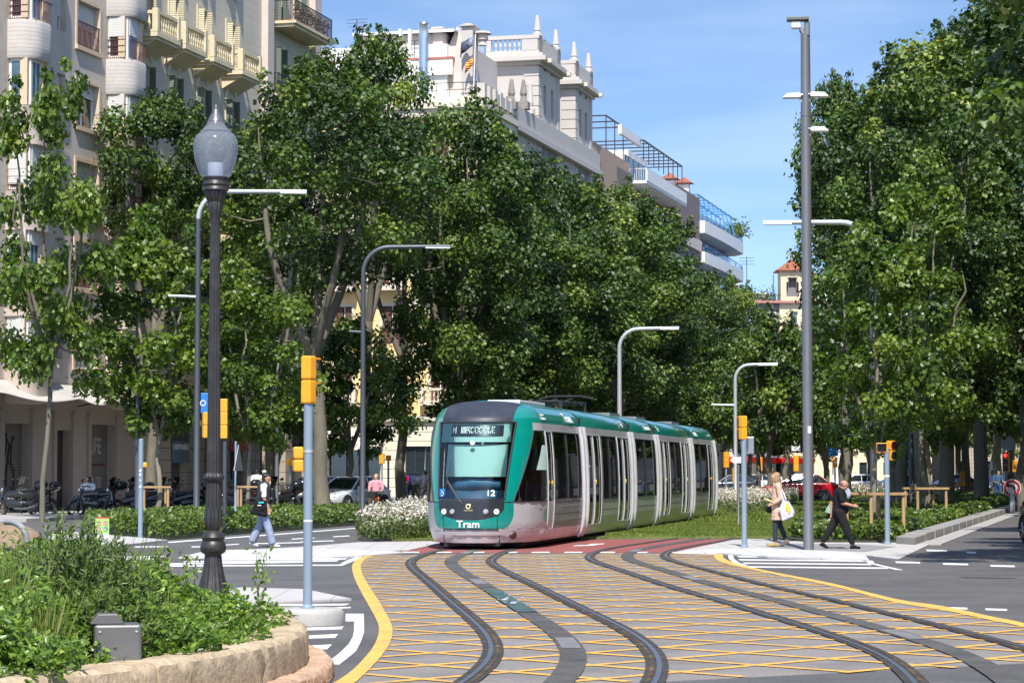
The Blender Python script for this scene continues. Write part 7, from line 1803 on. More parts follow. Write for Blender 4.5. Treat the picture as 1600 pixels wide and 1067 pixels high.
# Coordinates: x to the right in the picture, y away from the camera, z up, metres for a 1.72 m person
# ---- 1. man walking right with tote bag
p = human('m', 'young man walking in white t-shirt, black vest, tote bag and wide grey-blue jeans', 415, 853, 55.4, 0, 1.0, None)
p.location = (wp(415, 55.2).x, 55.2, .0)
hdp, hd = head(V(.03, -.0, 1.555), V(.93, -.12, -.34))
body = [(V(-.02, 0, 1.36), .055, V(.015, 0, 1.50), .052)]+hdp
body += [(V(-.02, 0, 1.34), .11, V(-.03, 0, 1.0), .125), (V(-.02, -.17, 1.36), .052, V(-.01, -.20, 1.12), .042), (V(-.01, -.20, 1.12), .040, V(.10, -.21, .88), .028)]+hand(V(.10, -.21, .87), V(.15, -.1, -1), V(1, 0, .1), .6)
body += [(V(-.03, .17, 1.36), .052, V(-.14, .20, 1.12), .042), (V(-.14, .20, 1.12), .040, V(-.12, .19, .84), .028)]+hand(V(-.12, .19, .84), V(0, 0, -1), V(1, 0, .1), .5)
body += [(V(-.03, -.09, .95), .10, V(.07, -.09, .52), .065), (V(.07, -.09, .52), .06, V(.17, -.09, .12), .042), (V(-.03, .09, .95), .10, V(-.10, .09, .52), .065), (V(-.10, .09, .52), .06, V(-.27, .09, .15), .042)]
pb = blob('body', body, SK2, p, .0095, 2); face_bits(p, hd)
blob('hair', [(hd[0]+V(-.025, 0, .055), (.088, .088, .075), None), (hd[0]+V(-.055, 0, .0), (.055, .078, .08), None), (hd[0]+V(.055, -.01, .075), (.05, .07, .030), None)], H_bk, p, .010, 1)
blob('t_shirt', [(V(-.02, 0, 1.36), .125, V(-.04, 0, 1.05), .135), (V(-.02, -.06, 1.38), .095, V(-.02, -.17, 1.36), .072), (V(-.02, -.17, 1.36), .072, V(-.01, -.205, 1.17), .066), (V(-.02, .06, 1.38), .095, V(-.03, .17, 1.36), .072), (V(-.03, .17, 1.36), .07, V(-.11, .20, 1.18), .062), (V(-.02, 0, 1.42), .075, V(-.01, 0, 1.44), .065)], C_wh, p, .012, 2)
blob('vest', [(V(-.035, -.0, 1.37), .150, V(-.05, 0, 1.04), .160), (V(-.03, -.09, 1.41), .055, V(-.06, -.11, 1.05), .07), (V(-.08, .0, 1.25), .11, V(-.08, 0, .98), .13)], clothm('vest_charcoal', (.04, .04, .045)), p, .013, 2)
blob('jeans', [(V(-.04, 0, 1.0), .135, V(-.03, 0, .90), .145), (V(-.03, -.09, .90), .115, V(.07, -.09, .50), .095), (V(.07, -.09, .50), .095, V(.175, -.09, .12), .092), (V(-.03, .09, .90), .115, V(-.11, .09, .52), .095), (V(-.11, .09, .52), .095, V(-.285, .09, .17), .095)], C_gy, p, .013, 2)
shoe(p, (.19, -.09, .075), (.33, -.10, .03), C_wh); shoe(p, (-.30, .09, .13), (-.19, .09, .035), C_wh)
bg_ = thing('tote_bag', 'black tote bag with a turquoise stripe hanging from the walking man\'s shoulder', 'bag', tuple(p.location))
blob('bag_body', [(V(-.16, -.23, 1.02), .055, V(.02, -.23, 1.02), .055), (V(-.26, -.23, .80), .055, V(.03, -.23, .74), .055), (V(-.16, -.23, 1.02), .055, V(-.25, -.23, .80), .055), (V(-.08, -.23, .98), .06, V(-.10, -.23, .80), .06), (V(.02, -.23, 1.0), .05, V(.03, -.23, .76), .05), (V(-.02, -.23, .9), .06, V(-.16, -.23, .85), .06)], C_bl, bg_, .014, 2)
MB().tube([(-.13, -.26, 1.02), (-.05, -.24, 1.25), (-.03, -.14, 1.45), (-.05, .02, 1.40), (-.08, -.1, 1.1)], .014, 6).build('strap', C_bl, bg_, smooth=True); MB().bx(-.12, .0, -.293, -.286, 1.0, 1.035).build('stripe', pbr('turquoise', (.02, .45, .50), .6, var=0), bg_)
MB().bx(-.14, -.06, -.294, -.286, .945, .965).build('label_patch', C_wh, bg_)
# ---- 2. woman with phone, facing left
Yw = 54.6; p = human('w', 'long haired woman in beige coat looking at her phone, canvas bag on her shoulder', 1213, 853, Yw, .03, 1.0, None)
p.location = (wp(1212, Yw).x, Yw, .03)
hdp, hd = head(V(-.01, 0, 1.545), V(-.94, -.1, -.28))
body = [(V(.02, 0, 1.34), .05, V(0, 0, 1.48), .047)]+hdp
body += [(V(.02, 0, 1.32), .10, V(.02, 0, 1.0), .11), (V(.04, -.15, 1.33), .045, V(.07, -.19, 1.08), .04), (V(.07, -.19, 1.08), .036, V(-.10, -.20, .96), .026)]+hand(V(-.10, -.20, .96), V(-1, 0, -.2), V(0, 0, 1), .8)
body += [(V(.02, .14, 1.33), .045, V(-.02, .17, 1.10), .04), (V(-.02, .17, 1.10), .036, V(-.17, .10, 1.29), .026)]+hand(V(-.17, .10, 1.29), V(-.7, -.1, .7), V(0, -1, 0), .8)
body += [(V(0, -.07, .92), .09, V(-.03, -.07, .50), .058), (V(-.03, -.07, .50), .055, V(-.04, -.08, .12), .038), (V(.03, .07, .92), .09, V(.08, .07, .50), .058), (V(.08, .07, .50), .055, V(.22, .07, .16), .038)]
blob('body', body, SK, p, .0095, 2); face_bits(p, hd)
blob('hair', [(hd[0]+V(.02, 0, .05), (.092, .088, .078), None), (hd[0]+V(.055, 0, -.03), (.058, .082, .11), None), (hd[0]+V(.055, -.0, -.12), (.05, .085, .09), None), (hd[0]+V(.01, -.075, -.04), (.045, .022, .10), None), (hd[0]+V(.01, .075, -.04), (.045, .022, .10), None)], H_bd, p, .010, 1)
blob('coat', [(V(.03, 0, 1.36), .11, V(.02, 0, 1.05), .135), (V(.02, 0, 1.05), .13, V(.02, 0, .78), .155), (V(.02, -.05, .78), .14, V(.03, -.05, .62), .155), (V(.03, .05, .78), .14, V(.05, .05, .62), .155), (V(.03, -.06, 1.36), .085, V(.045, -.15, 1.33), .07), (V(.045, -.15, 1.33), .07, V(.075, -.20, 1.08), .062), (V(.075, -.20, 1.08), .058, V(-.07, -.205, .98), .046), (V(.02, .06, 1.36), .085, V(.02, .15, 1.33), .07), (V(.02, .15, 1.33), .066, V(-.01, .18, 1.12), .058), (V(-.01, .18, 1.12), .055, V(-.14, .12, 1.27), .044), (V(.03, 0, 1.42), .075, V(.03, 0, 1.40), .08), (V(.03, 0, .62), .165, V(.04, 0, .52), .17)], C_bg, p, .012, 2, cut=.60)
blob('leggings', [(V(.0, -.07, .80), .10, V(-.03, -.07, .50), .068), (V(-.03, -.07, .50), .066, V(-.04, -.08, .15), .048), (V(.03, .07, .80), .10, V(.08, .07, .50), .068), (V(.08, .07, .50), .066, V(.21, .07, .19), .048)], clothm('leggings_dark', (.035, .045, .06)), p, .012, 2)
C_tan = clothm('trainers_tan', (.42, .29, .13)); shoe(p, (-.05, -.08, .075), (-.20, -.09, .03), C_tan); shoe(p, (.23, .07, .13), (.12, .06, .035), clothm('trainers_brown', (.16, .12, .09)))
ph_ = tag(MB().box((-.245, .07, 1.37), (.012, .07, .14), M=Matrix.Rotation(R(-35), 4, 'Y')).build('phone', C_bl, None, bevel=.004), 'black phone held up in the hand of the beige coat woman', 'phone'); ph_.location = p.location
bk = thing('tote_bag', 'pale lilac tote bag with a yellow print on the hip of the beige coat woman', 'bag', tuple(p.location))
blob('bag_body', [(V(.13, -.26, 1.02), .035, V(.24, -.26, .98), .035), (V(.05, -.27, .84), .04, V(.36, -.26, .78), .04), (V(.12, -.27, .62), .04, V(.32, -.26, .70), .04), (V(.14, -.26, 1.0), .04, V(.07, -.27, .84), .04), (V(.07, -.27, .84), .04, V(.13, -.27, .62), .04), (V(.24, -.26, .98), .04, V(.37, -.26, .76), .035), (V(.18, -.27, .92), .045, V(.22, -.27, .68), .045), (V(.12, -.27, .85), .045, V(.28, -.27, .82), .045), (V(.26, -.27, .90), .04, V(.28, -.27, .72), .04), (V(.15, -.27, .78), (.08, .04, .12), None), (V(.22, -.27, .76), (.12, .04, .10), None)], C_lil, bk, .014, 2)
blob('printed_patch', [(V(.21, -.318, .90), (.04, .008, .10), None), (V(.25, -.318, .82), (.035, .008, .08), None)], pbr('print_yellow', (.80, .50, .02), .7, var=.05), bk, .006, 1)
MB().tube([(.14, -.27, 1.02), (.09, -.24, 1.2), (.06, -.10, 1.43), (.10, .02, 1.36), (.2, -.2, 1.05)], .016, 6).build('strap', C_lil, bk, smooth=True)
db = thing('handbag', 'small black handbag in front of the beige coat woman', 'bag', tuple(p.location))
blob('bag_body', [(V(-.12, -.02, .98), .06, V(-.17, -.02, .82), .07), (V(-.10, -.02, .80), .06, V(-.05, -.02, .76), .05)], C_bl, db, .014, 2)
ro = tag(MB().tube([(-.30, -.24, 1.08), (-.06, -.22, .99)], .020, 8).build('paper_roll', clothm('kraft_paper', (.62, .44, .24)), None, smooth=True), 'beige paper roll held under the arm of the woman in the coat', 'paper roll'); ro.location = p.location
# ---- 3. man in black, walking right
Ym = 53.2; p = human('b', 'bald heavy man striding right in black t-shirt and black trousers', 1313, 860, Ym, .03, 1.0, None)
p.location = (wp(1311, Ym).x, Ym, .03); p.scale = (.93, .93, .885)
hdp, hd = head(V(.10, 0, 1.57), V(.93, -.2, -.30), .235)
body = [(V(.03, 0, 1.40), .065, V(.08, 0, 1.51), .062)]+hdp
body += [(V(0, 0, 1.34), .12, V(.0, 0, 1.0), .11), (V(.0, -.20, 1.37), .06, V(.04, -.24, 1.13), .052), (V(.04, -.24, 1.13), .048, V(.29, -.22, 1.06), .034)]+hand(V(.29, -.22, 1.06), V(1, 0, -.15), V(0, 0, 1), 1.0)
body += [(V(-.02, .20, 1.37), .06, V(-.16, .24, 1.12), .052), (V(-.16, .24, 1.12), .046, V(-.17, .22, .86), .032)]+hand(V(-.17, .22, .86), V(.1, 0, -1), V(1, 0, 0), .8)
body += [(V(-.02, -.10, .88), .10, V(.13, -.10, .52), .08), (V(.13, -.10, .52), .072, V(.27, -.10, .12), .045), (V(-.02, .10, .88), .10, V(-.16, .10, .54), .08), (V(-.16, .10, .54), .072, V(-.38, .10, .17), .045)]
blob('body', body, SK2, p, .0095, 2); face_bits(p, hd)
blob('beard_and_stubble', [(hd[0]+V(.035, -.01, -.088), (.050, .054, .026), None), (hd[0]+V(-.03, 0, .025), (.070, .077, .060), None)], pbr('stubble', (.17, .105, .075), .8, var=.1), p, .009, 1)
blob('t_shirt', [(V(-.0, 0, 1.37), .15, V(.01, 0, 1.15), .18), (V(.04, 0, 1.12), .20, V(.03, 0, .98), .19), (V(-.0, -.08, 1.40), .10, V(.0, -.20, 1.37), .085), (V(.0, -.20, 1.37), .085, V(.03, -.25, 1.19), .075), (V(-.02, .08, 1.40), .10, V(-.02, .20, 1.37), .085), (V(-.02, .20, 1.37), .085, V(-.12, .24, 1.18), .072), (V(.03, 0, 1.44), .075, V(.04, 0, 1.45), .07)], C_bl, p, .013, 2)
blob('trousers', [(V(.0, 0, 1.02), .17, V(-.01, 0, .92), .17), (V(-.01, -.09, .90), .135, V(.13, -.10, .50), .10), (V(.13, -.10, .50), .10, V(.27, -.10, .16), .068), (V(-.01, .09, .90), .135, V(-.17, .10, .54), .10), (V(-.17, .10, .54), .10, V(-.37, .10, .21), .068)], clothm('trousers_black', (.018, .018, .02)), p, .013, 2)
shoe(p, (.29, -.10, .075), (.44, -.11, .03), C_bl); shoe(p, (-.40, .10, .13), (-.29, .10, .035), C_bl)
bt = thing('carried_bag', 'flat pale green bag behind the hip of the man in black', 'bag', tuple(p.location))
blob('bag_body', [(V(-.17, .22, 1.0), .02, V(-.27, .22, .80), .025), (V(-.17, .22, .95), .02, V(-.18, .22, .80), .02), (V(-.27, .22, .80), .02, V(-.18, .22, .78), .02), (V(-.21, .22, .86), .022, V(-.20, .22, .82), .022)], clothm('bag_sage', (.25, .42, .33)), bt, .008, 2)
cr = tag(blob('carried_bag', [(V(.20, .24, 1.20), (.08, .05, .13), None)], clothm('print_bag', (.45, .48, .55), dirt=((.03,.03,.04), .8, 14)), None, .014, 1), 'small patterned grey bag in front of the chest of the man in black', 'bag'); cr.location = p.location
# ---- background figures, same build, coarser
def bgman(label, px, py, Y, k, top, bot, hair, face, skin=SK, z=0.0, skirt=False, arm=(.0, 0), hat=None, stride=.10, longh=False, seat=False, cat='person', hd_h=.225, arms_fwd=0.0):
    t = thing('person', label, cat, (wp(px, Y).x, Y, z)); t.scale = (k, k, k)
    dz = -.42 if seat else 0
    hdp, hd = head(V(.0, 0, 1.555+dz), V(*face)); b = [(V(0, 0, 1.36+dz), .055, V(0, 0, 1.50+dz), .05)]+hdp+[(V(0, 0, 1.34+dz), .11, V(0, 0, 1.0+dz), .12)]
    for s in (1, -1):
        el = V(s*.23, -.05, 1.12+dz); wr = V(s*.20+arms_fwd, -.20 if arms_fwd or s < 0 else -.02, (.90 if not arms_fwd else 1.08)+dz)
        b += [(V(s*.17, 0, 1.37+dz), .05, el, .042), (el, .04, wr, .028)]+hand(wr, (wr-el), V(0, -1, 0), .6)
    if not seat:
        for s in (1, -1): b += [(V(s*.08, 0, .95), .10, V(s*.09+s*stride*.4, 0, .50), .062), (V(s*.09+s*stride*.4, 0, .5), .06, V(s*.10+s*stride, 0, .08), .04), (V(s*.10+s*stride, 0, .05), .04, V(s*.10+s*stride+face[0]*.1, face[1]*.1, .04), .035)]
    else:
        for s in (1, -1): b += [(V(s*.08, 0, .55), .10, V(s*.10+face[0]*.4, face[1]*.35, .55), .07), (V(s*.10+face[0]*.4, face[1]*.35, .55), .06, V(s*.10+face[0]*.35, face[1]*.35, .10), .04)]
    blob('body', b, skin, t, .014, 2)
    blob('hair', [(hd[0]-hd[1]*.02+V(0, 0, .05), (.088, .092, .075), None), (hd[0]-hd[1]*.06-V(0, 0, .10 if longh else .0), (.075, .06, .14 if longh else .06), None)], hair, t, .014, 1)
    if hat: blob('cap', [(hd[0]+V(0, 0, .075), (.095, .1, .06), None), (hd[0]+hd[1]*.1+V(0, 0, .06), (.07, .07, .015), None)], hat, t, .012, 1)
    blob('top', [(V(0, 0, 1.36+dz), .13, V(0, 0, 1.0+dz), .14), (V(0, 0, 1.39+dz), .09, V(.18, 0, 1.37+dz), .07), (V(.18, 0, 1.37+dz), .07, V(.225, -.03, 1.18+dz), .062), (V(0, 0, 1.39+dz), .09, V(-.18, 0, 1.37+dz), .07), (V(-.18, 0, 1.37+dz), .07, V(-.225, -.03, 1.18+dz), .062)], top, t, .016, 2)
    if skirt: blob('skirt', [(V(0, 0, 1.0), .13, V(-.02, 0, .7), .20), (V(-.02, 0, .7), .2, V(-.06, 0, .15), .25)], bot, t, .018, 2, cut=.10)
    elif not seat: blob('trousers', [(V(0, 0, .98), .14, V(0, 0, .90), .14)]+[q for s in (1, -1) for q in ((V(s*.08, 0, .9), .115, V(s*.09+s*stride*.4, 0, .50), .085), (V(s*.09+s*stride*.4, 0, .5), .085, V(s*.10+s*stride, 0, .10), .07))], bot, t, .016, 2)
    else: blob('trousers', [(V(0, 0, .58), .14, V(0, 0, .55), .14)]+[q for s in (1, -1) for q in ((V(s*.08, 0, .55), .11, V(s*.10+face[0]*.4, face[1]*.35, .55), .085), (V(s*.10+face[0]*.4, face[1]*.35, .55), .08, V(s*.10+face[0]*.35, face[1]*.35, .14), .065))], bot, t, .016, 2)
    return t
bgman('woman seen from behind in a red top and long white skirt, left of the tram', 632, 780, 140, 1.0, C_red, C_wh, H_bk, (.1, 1, 0), skirt=True, longh=True)
bgman('man in pale blue shirt and white cap between the red top woman and the tram', 650, 782, 139, 1.0, C_lb, C_ol, H_gr, (.5, .8, 0), hat=C_wh, arms_fwd=.12)
bgman('man in white shirt holding a bicycle right beside the tram front', 664, 780, 142, 1.02, C_wh, clothm('trousers_pale', (.55, .52, .46)), H_bk, (-.8, .5, 0), arms_fwd=-.12)
bgman('person in blue half hidden behind the woman in the white skirt', 641.5, 779, 146, .98, clothm('cloth_royal', (.03, .06, .45)), C_nv, H_bk, (0, 1, 0))
bgman('man in a white t-shirt with black belt bag, seen from behind, by the motorcycles', 402, 795, 98, 1.0, C_wh, C_bl, H_bk, (.1, 1, 0), z=.12)
bgman('person in white cap just behind the head of the walking man', 413.5, 795, 96, .97, clothm('top_cream', (.66, .60, .50)), C_bl, H_bd, (.3, -1, 0), hat=C_wh, z=.12)
bgman('person in white t-shirt sitting on a motorcycle before the shuttered shop', 139, 795, 91, 1.12, C_wh, C_bl, H_bk, (-.5, -.8, -.2), z=.12, seat=True, longh=True, arms_fwd=-.08)
bgman('pedestrian in a denim jacket waiting at the far right crossing', 1558, 784, 128, 1.05, C_dn, clothm('jeans_blue', (.05, .10, .22)), H_bk, (.7, -.5, 0), arms_fwd=.1, longh=True)
cyc = bgman('blonde woman in a pink top and sunglasses riding an orange bicycle', 588, 795, 88, 1.06, C_pk, C_ol, H_bd, (-.25, -.96, 0), seat=True, longh=True, z=.30, arms_fwd=-.03)
# ================================================================ BICYCLES
Bk_t = pbr('tyre', (.015, .015, .016), .8, var=.1)
def bicycle(px, Y, label, m, rz, k=1.0):
    t = thing('bicycle', label, 'bicycle', (wp(px, Y).x, Y, 0), rz); t.scale = (k,)*3
    for x in (-.52, .52):
        w_ = MB().tube([(x+.33*cos(a), 0, .34+.33*sin(a)) for a in np.linspace(0, 2*pi, 25)], .022, 6).build('wheel', Bk_t, t, smooth=True)
        s = MB(); [s.tube([(x, 0, .34), (x+.32*cos(a), 0, .34+.32*sin(a))], .004, 3) for a in np.linspace(0, 2*pi, 13)[:-1]]; s.build('spokes', M_lpole, w_)
    f_ = MB(); f_.tube([(.52, 0, .34), (.40, 0, .92)], .02, 6); f_.tube([(.42, 0, .80), (0, 0, .32), (-.12, 0, .82)], .024, 6); f_.tube([(.42, 0, .82), (-.1, 0, .70)], .022, 6); f_.tube([(0, 0, .32), (-.52, 0, .34), (-.12, 0, .75)], .016, 6); f_.build('frame', m, t, smooth=True)
    MB().tube([(.33, -.28, .98), (.40, -.2, 1.0), (.40, .2, 1.0), (.33, .28, .98)], .014, 6).build('handlebar', M_blk, t, smooth=True); blob('saddle', [(V(-.2, 0, .88), .06, V(-.04, 0, .89), .03)], M_blk, t, .012, 1)
    bk_ = MB(); bk_.bx(.5, .78, -.18, .18, .78, 1.0); bk_.build('front_basket', M_blk, t, bevel=.02) if m is B_orange else None
    return t
B_orange = pbr('paint_orange', (.75, .14, .01), .35, var=.05)
bicycle(590, 87.2, 'orange city bicycle ridden by the blonde woman in pink', B_orange, R(-105))
bicycle(657, 140, 'dark bicycle held by the men beside the tram front', M_blk, R(20))
# ================================================================ MOTORCYCLES
M_paint = pbr('motor_black', (.012, .012, .014), .22, var=.1, coat=.8); M_chrome = pbr('chrome', (.6, .6, .62), .15, 1.0, var=.05); M_seat = pbr('motor_seat', (.015, .015, .015), .6, var=.1); M_rl = pbr('rear_lamp', (.45, .01, .01), .3, var=0); M_mred = pbr('motor_red', (.30, .01, .01), .3, var=.05, coat=.6)
def motorcycle(style, m=M_paint):
    t = thing('motorcycle', 'x', 'motorcycle', (0, 0, 0))
    for x, r in ((-.68, .31), (.68, .31)):
        w_ = MB().tube([(x+r*cos(a)*.87, 0, .31+r*.87*sin(a)) for a in np.linspace(0, 2*pi, 25)], .055, 8).build('wheel', Bk_t, t, smooth=True)
        h = MB(); h.cyl((x, -.05, .31), (x, .05, .31), .06, .06, 12); [h.bar((x, 0, .31), (x+.24*cos(a), 0, .31+.24*sin(a)), .025, .03) for a in np.linspace(0, 2*pi, 7)[:-1]]; h.build('rim', M_blk, w_)
    if style == 0:       # motorcycle with top case
        blob('body', [(V(-.35, 0, .78), .15, V(.05, 0, .80), .13), (V(-.30, 0, .50), .17, V(.12, 0, .45), .15), (V(-.45, 0, .70), .12, V(-.30, 0, .5), .14), (V(.05, 0, .74), .10, V(.62, 0, .86), .06), (V(.1, 0, .5), .09, V(.5, 0, .5), .05), (V(-.66, 0, .66), .10, V(-.78, 0, .60), .06)], m, t, .022, 2)
        blob('seat', [(V(0, 0, .88), .10, V(.55, 0, .93), .08)], M_seat, t, .02, 2)
        blob('top_case', [(V(.80, -.1, 1.10), .16, V(.80, .1, 1.10), .16), (V(.70, 0, 1.08), .15, V(.90, 0, 1.08), .15)], m, t, .025, 3)
        MB().bar((.5, 0, .88), (.9, 0, .95), .2, .04).build('rack', M_blk, t)
    else:                # scooter
        blob('body', [(V(.05, 0, .55), .14, V(.62, 0, .70), .13), (V(.35, 0, .45), .15, V(.62, 0, .50), .12), (V(-.10, 0, .25), .09, V(.25, 0, .28), .10), (V(-.38, 0, .35), .10, V(-.45, 0, .85), .10), (V(-.45, -.12, .5), .08, V(-.45, .12, .5), .08), (V(-.68, 0, .60), .10, V(-.62, 0, .55), .08)], m, t, .022, 2)
        blob('seat', [(V(.10, 0, .76), .10, V(.62, 0, .84), .09)], M_seat, t, .02, 2)
        if style == 2: blob('top_case', [(V(.85, -.09, 1.03), .17, V(.85, .09, 1.03), .17)], m, t, .025, 3)
        ws_ = MB(); ws_.v = [(-.5, -.18, .95), (-.5, .18, .95), (-.36, .2, 1.35), (-.36, -.2, 1.35)]; ws_.f = [(0, 1, 2, 3)]; o = ws_.build('windshield', T_glass, t); q = o.modifiers.new('s', 'SOLIDIFY'); q.thickness = .008
    fk = MB(); [fk.tube([(-.68, y, .31), (-.45, y, .98)], .024, 8) for y in (-.09, .09)]; fk.build('fork', M_dpole, t, smooth=True)
    MB().tube([(-.32, -.38, 1.02), (-.42, -.22, 1.05), (-.44, 0, 1.02), (-.42, .22, 1.05), (-.32, .38, 1.02)], .018, 8).build('handlebar', M_blk, t, smooth=True)
    for y in (-.36, .36): MB().tube([(-.38, y*.8, 1.05), (-.36, y, 1.24)], .009, 6).cyl((-.35, y, 1.24), (-.37, y, 1.26), .06, .06, 10).build('mirror', M_blk, t)
    blob('headlight', [(V(-.56, 0, .92), (.07, .09, .09), None)], M_chrome, t, .015, 1); blob('rear_lamp', [(V(.78, 0, .76), (.04, .08, .03), None)], M_rl, t, .01, 1)
    MB().tube([(-.05, -.17, .30), (.35, -.19, .30), (.80, -.20, .42)], [.03, .045, .05], 10).build('exhaust', M_dpole, t, smooth=True); MB().tube([(.1, .1, .28), (.02, .22, .02)], .012, 6).build('kickstand', M_blk, t)
    blob('front_mudguard', [(V(-.68+.33*cos(a), 0, .31+.33*sin(a)), .05, V(-.68+.33*cos(a+.4), 0, .31+.33*sin(a+.4)), .05) for a in (1.0, 1.4, 1.8)], m, t, .018, 2)
    return t
mc = [motorcycle(0), motorcycle(1, M_paint), motorcycle(2)]; mu = set()
GM = 'motorcycles parked before the shops'
for i, (s, px, Y, rz, lb) in enumerate(((0, 30, 90, 12, 'black motorcycle at the far left edge, red lamp toward the slender tree'), (2, 52, 93, 18, 'black scooter with a big round top case at the far left, under the graffiti shutter'), (0, 152, 89, 6, 'large black motorcycle seen side on right of the slender tree'), (2, 196, 88.5, 12, 'black scooter with rounded top case left of the tree stakes'),
                                         (1, 226, 92, 20, 'dark scooter behind the timber stakes at left'), (2, 292, 94, 25, 'scooter with chrome mirrors between the tree stakes and the iron lamp'), (1, 274, 91.5, 15, 'low black scooter just right of the timber stakes'), (0, 372, 96, 30, 'red tinted motorcycle right of the iron lamp'), (2, 440, 99, 40, 'black scooter with top case behind the walking man'), (0, 462, 100, 60, 'black motorcycle beside the yellow signal post'), (1, 12, 95, 30, 'dark scooter cut by the left edge of the photo'))):
    pr = mc[s]; t = pr if pr.name not in mu else dup(pr); mu.add(pr.name); t.location = (wp(px, Y).x, Y, 0 if i in (0, 2, 3, 6) else .0); t.rotation_euler = (0, 0, R(-rz)); t['label'] = lb; t['group'] = GM; t.scale = (1.12,)*3
# ================================================================ CARS
def car(name, label, px, Y, rz, paint, L=4.4, W=1.8, H=1.45, suv=False, hatch=True, z=0.0, grille=True, group=None):
    """lofted body: sections along x (front at -x); separate glass, wheels, lamps, bumpers"""
    t = thing(name, label, 'car', (wp(px, Y).x, Y, z), rz, group)
    h = .16 if suv else 0.0; l = L/2
    # (x, z_low, z_belt, half width low, half width belt)
    sec = [(-l, .38, .62, .60, .62), (-l+.10, .24, .70+h*.5, .76, .74), (-l+.45, .20, .80+h*.6, .87, .84), (-l+1.0, .20, .90+h, .90, .88), (-l+1.35, .20, .96+h, .90, .88), (0, .20, .98+h, .90, .89), (l-1.1, .20, 1.0+h, .90, .88), (l-.45, .22, 1.0+h, .87, .83), (l-.10, .28, .96+h, .80, .76), (l, .42, .80+h, .68, .66)]
    m = MB(); n = 0
    for (x, z0, z1, w0, w1) in sec:
        ring = [(x, -w1*.80, z1), (x, -w1*.94, z1-.03), (x, -w1*1.0, z1-.12), (x, -w0*1.01, (z0+z1)/2), (x, -w0*.98, z0+.1), (x, -w0*.9, z0), (x, w0*.9, z0), (x, w0*.98, z0+.1), (x, w0*1.01, (z0+z1)/2), (x, w1*1.0, z1-.12), (x, w1*.94, z1-.03), (x, w1*.80, z1), (x, 0, z1+.035)]
        m.v += ring
    K = 13
    for i in range(len(sec)-1):
        for j in range(K): m.f.append((i*K+j, i*K+(j+1) % K, (i+1)*K+(j+1) % K, (i+1)*K+j))
    m.f.append(tuple(range(K))); m.f.append(tuple((len(sec)-1)*K+j for j in range(K))[::-1])
    b = m.build('body', paint, t, smooth=True, ang=40); sb = b.modifiers.new('s', 'SUBSURF'); sb.levels = 1; sb.render_levels = 1
    # greenhouse: roof + pillars as painted shell, glass panels slightly inside
    zb = .95+h; zr = H; xa, xb, xc, xd = -l+1.30, -l+2.05, l-1.05, l-.45
    g_ = MB(); wb, wr = .80*W/1.8, .60*W/1.8
    g_.v = [(xa, -wb, zb), (xa, wb, zb), (xb, wr, zr-.05), (xb, -wr, zr-.05), (xc, -wr, zr-.04), (xc, wr, zr-.04), (xd, -wb*.95, zb), (xd, wb*.95, zb)]
    g_.f = [(0, 3, 2, 1), (4, 6, 7, 5), (0, 6, 4, 3), (1, 2, 5, 7)]; g_.build('windows', B_glass2 if 0 else pbr('car_glass', (.012, .018, .02), .05, var=0, spec=1, coat=1) if 'car_glass' not in MATS else MATS['car_glass'], t)
    r_ = MB(); q = .015
    for s in (1, -1):
        r_.tube([(xa-.02, s*(wb+q), zb-.02), (xb, s*(wr+q), zr-.04), ((xb+xc)/2, s*(wr+.04), zr), (xc, s*(wr+q), zr-.03), (xd+.02, s*(wb*.95+q), zb-.02)], .04, 6)
        r_.tube([((xb+xc)/2-.1, s*(wb+.02), zb), ((xb+xc)/2-.1, s*(wr+.02), zr-.02)], .03, 6); r_.tube([(xc-.35, s*(wb+.02), zb), (xc-.25, s*(wr+.02), zr-.02)], .035, 6)
    rp = [(xb-.08, zr-.09), (xb+.1, zr-.03), ((xb+xc)/2, zr+.02), (xc, zr-.02), (xc+.12, zr-.07)]
    for (x0, z0), (x1, z1) in zip(rp, rp[1:]): r_.quad((x0, -wr-.02, z0), (x1, -wr-.02, z1), (x1, wr+.02, z1), (x0, wr+.02, z0)); r_.quad((x0, -wr-.02, z0-.03), (x0, wr+.02, z0-.03), (x1, wr+.02, z1-.03), (x1, -wr-.02, z1-.03))
    r_.build('roof', paint, t, smooth=True)
    for x in (-l+.85, l-.80):
        for s in (1, -1):
            rw = .35 if suv else .32
            w_ = MB().lathe([(.001, -.11), (rw*.93, -.11), (rw, -.07), (rw, .07), (rw*.93, .11), (.001, .11)], n=24); wo_ = MB().add(w_, Matrix.Translation((x, s*.82, rw)) @ Matrix.Rotation(R(90), 4, 'X')).build('wheel', Bk_t, t, smooth=True)
            rm = MB(); rm.cyl((x, s*.935, rw), (x, s*.945, rw), rw*.62, rw*.60, 20); rm.build('rim', M_blk, wo_); sp_ = MB(); [sp_.bar((x, s*.95, rw), (x+rw*.6*cos(a), s*.95, rw+rw*.6*sin(a)), .05, .02) for a in np.linspace(0, 2*pi, 6)[:-1]]; sp_.build('spokes', M_lpole, wo_)
            am_ = MB().tube([(x+(rw+.05)*cos(a), s*.90, rw+(rw+.05)*sin(a)) for a in np.linspace(-.1, pi+.1, 14)], .045 if suv else .03, 6).build('wheel_arch', M_blk, t, smooth=True)
    for s in (1, -1):
        blob('headlight', [(V(-l+.16, s*.60, .66+h*.6), (.14, .17, .07), Matrix.Rotation(s*R(25), 4, 'Z'))], M_lamp, t, .018, 1); blob('tail_light', [(V(l-.07, s*.62, .84+h), (.06, .14, .07), None)], M_rl, t, .018, 1)
        blob('wing_mirror', [(V(-l+1.55, s*1.0, 1.0+h), (.07, .11, .075), None)], paint, t, .016, 1)
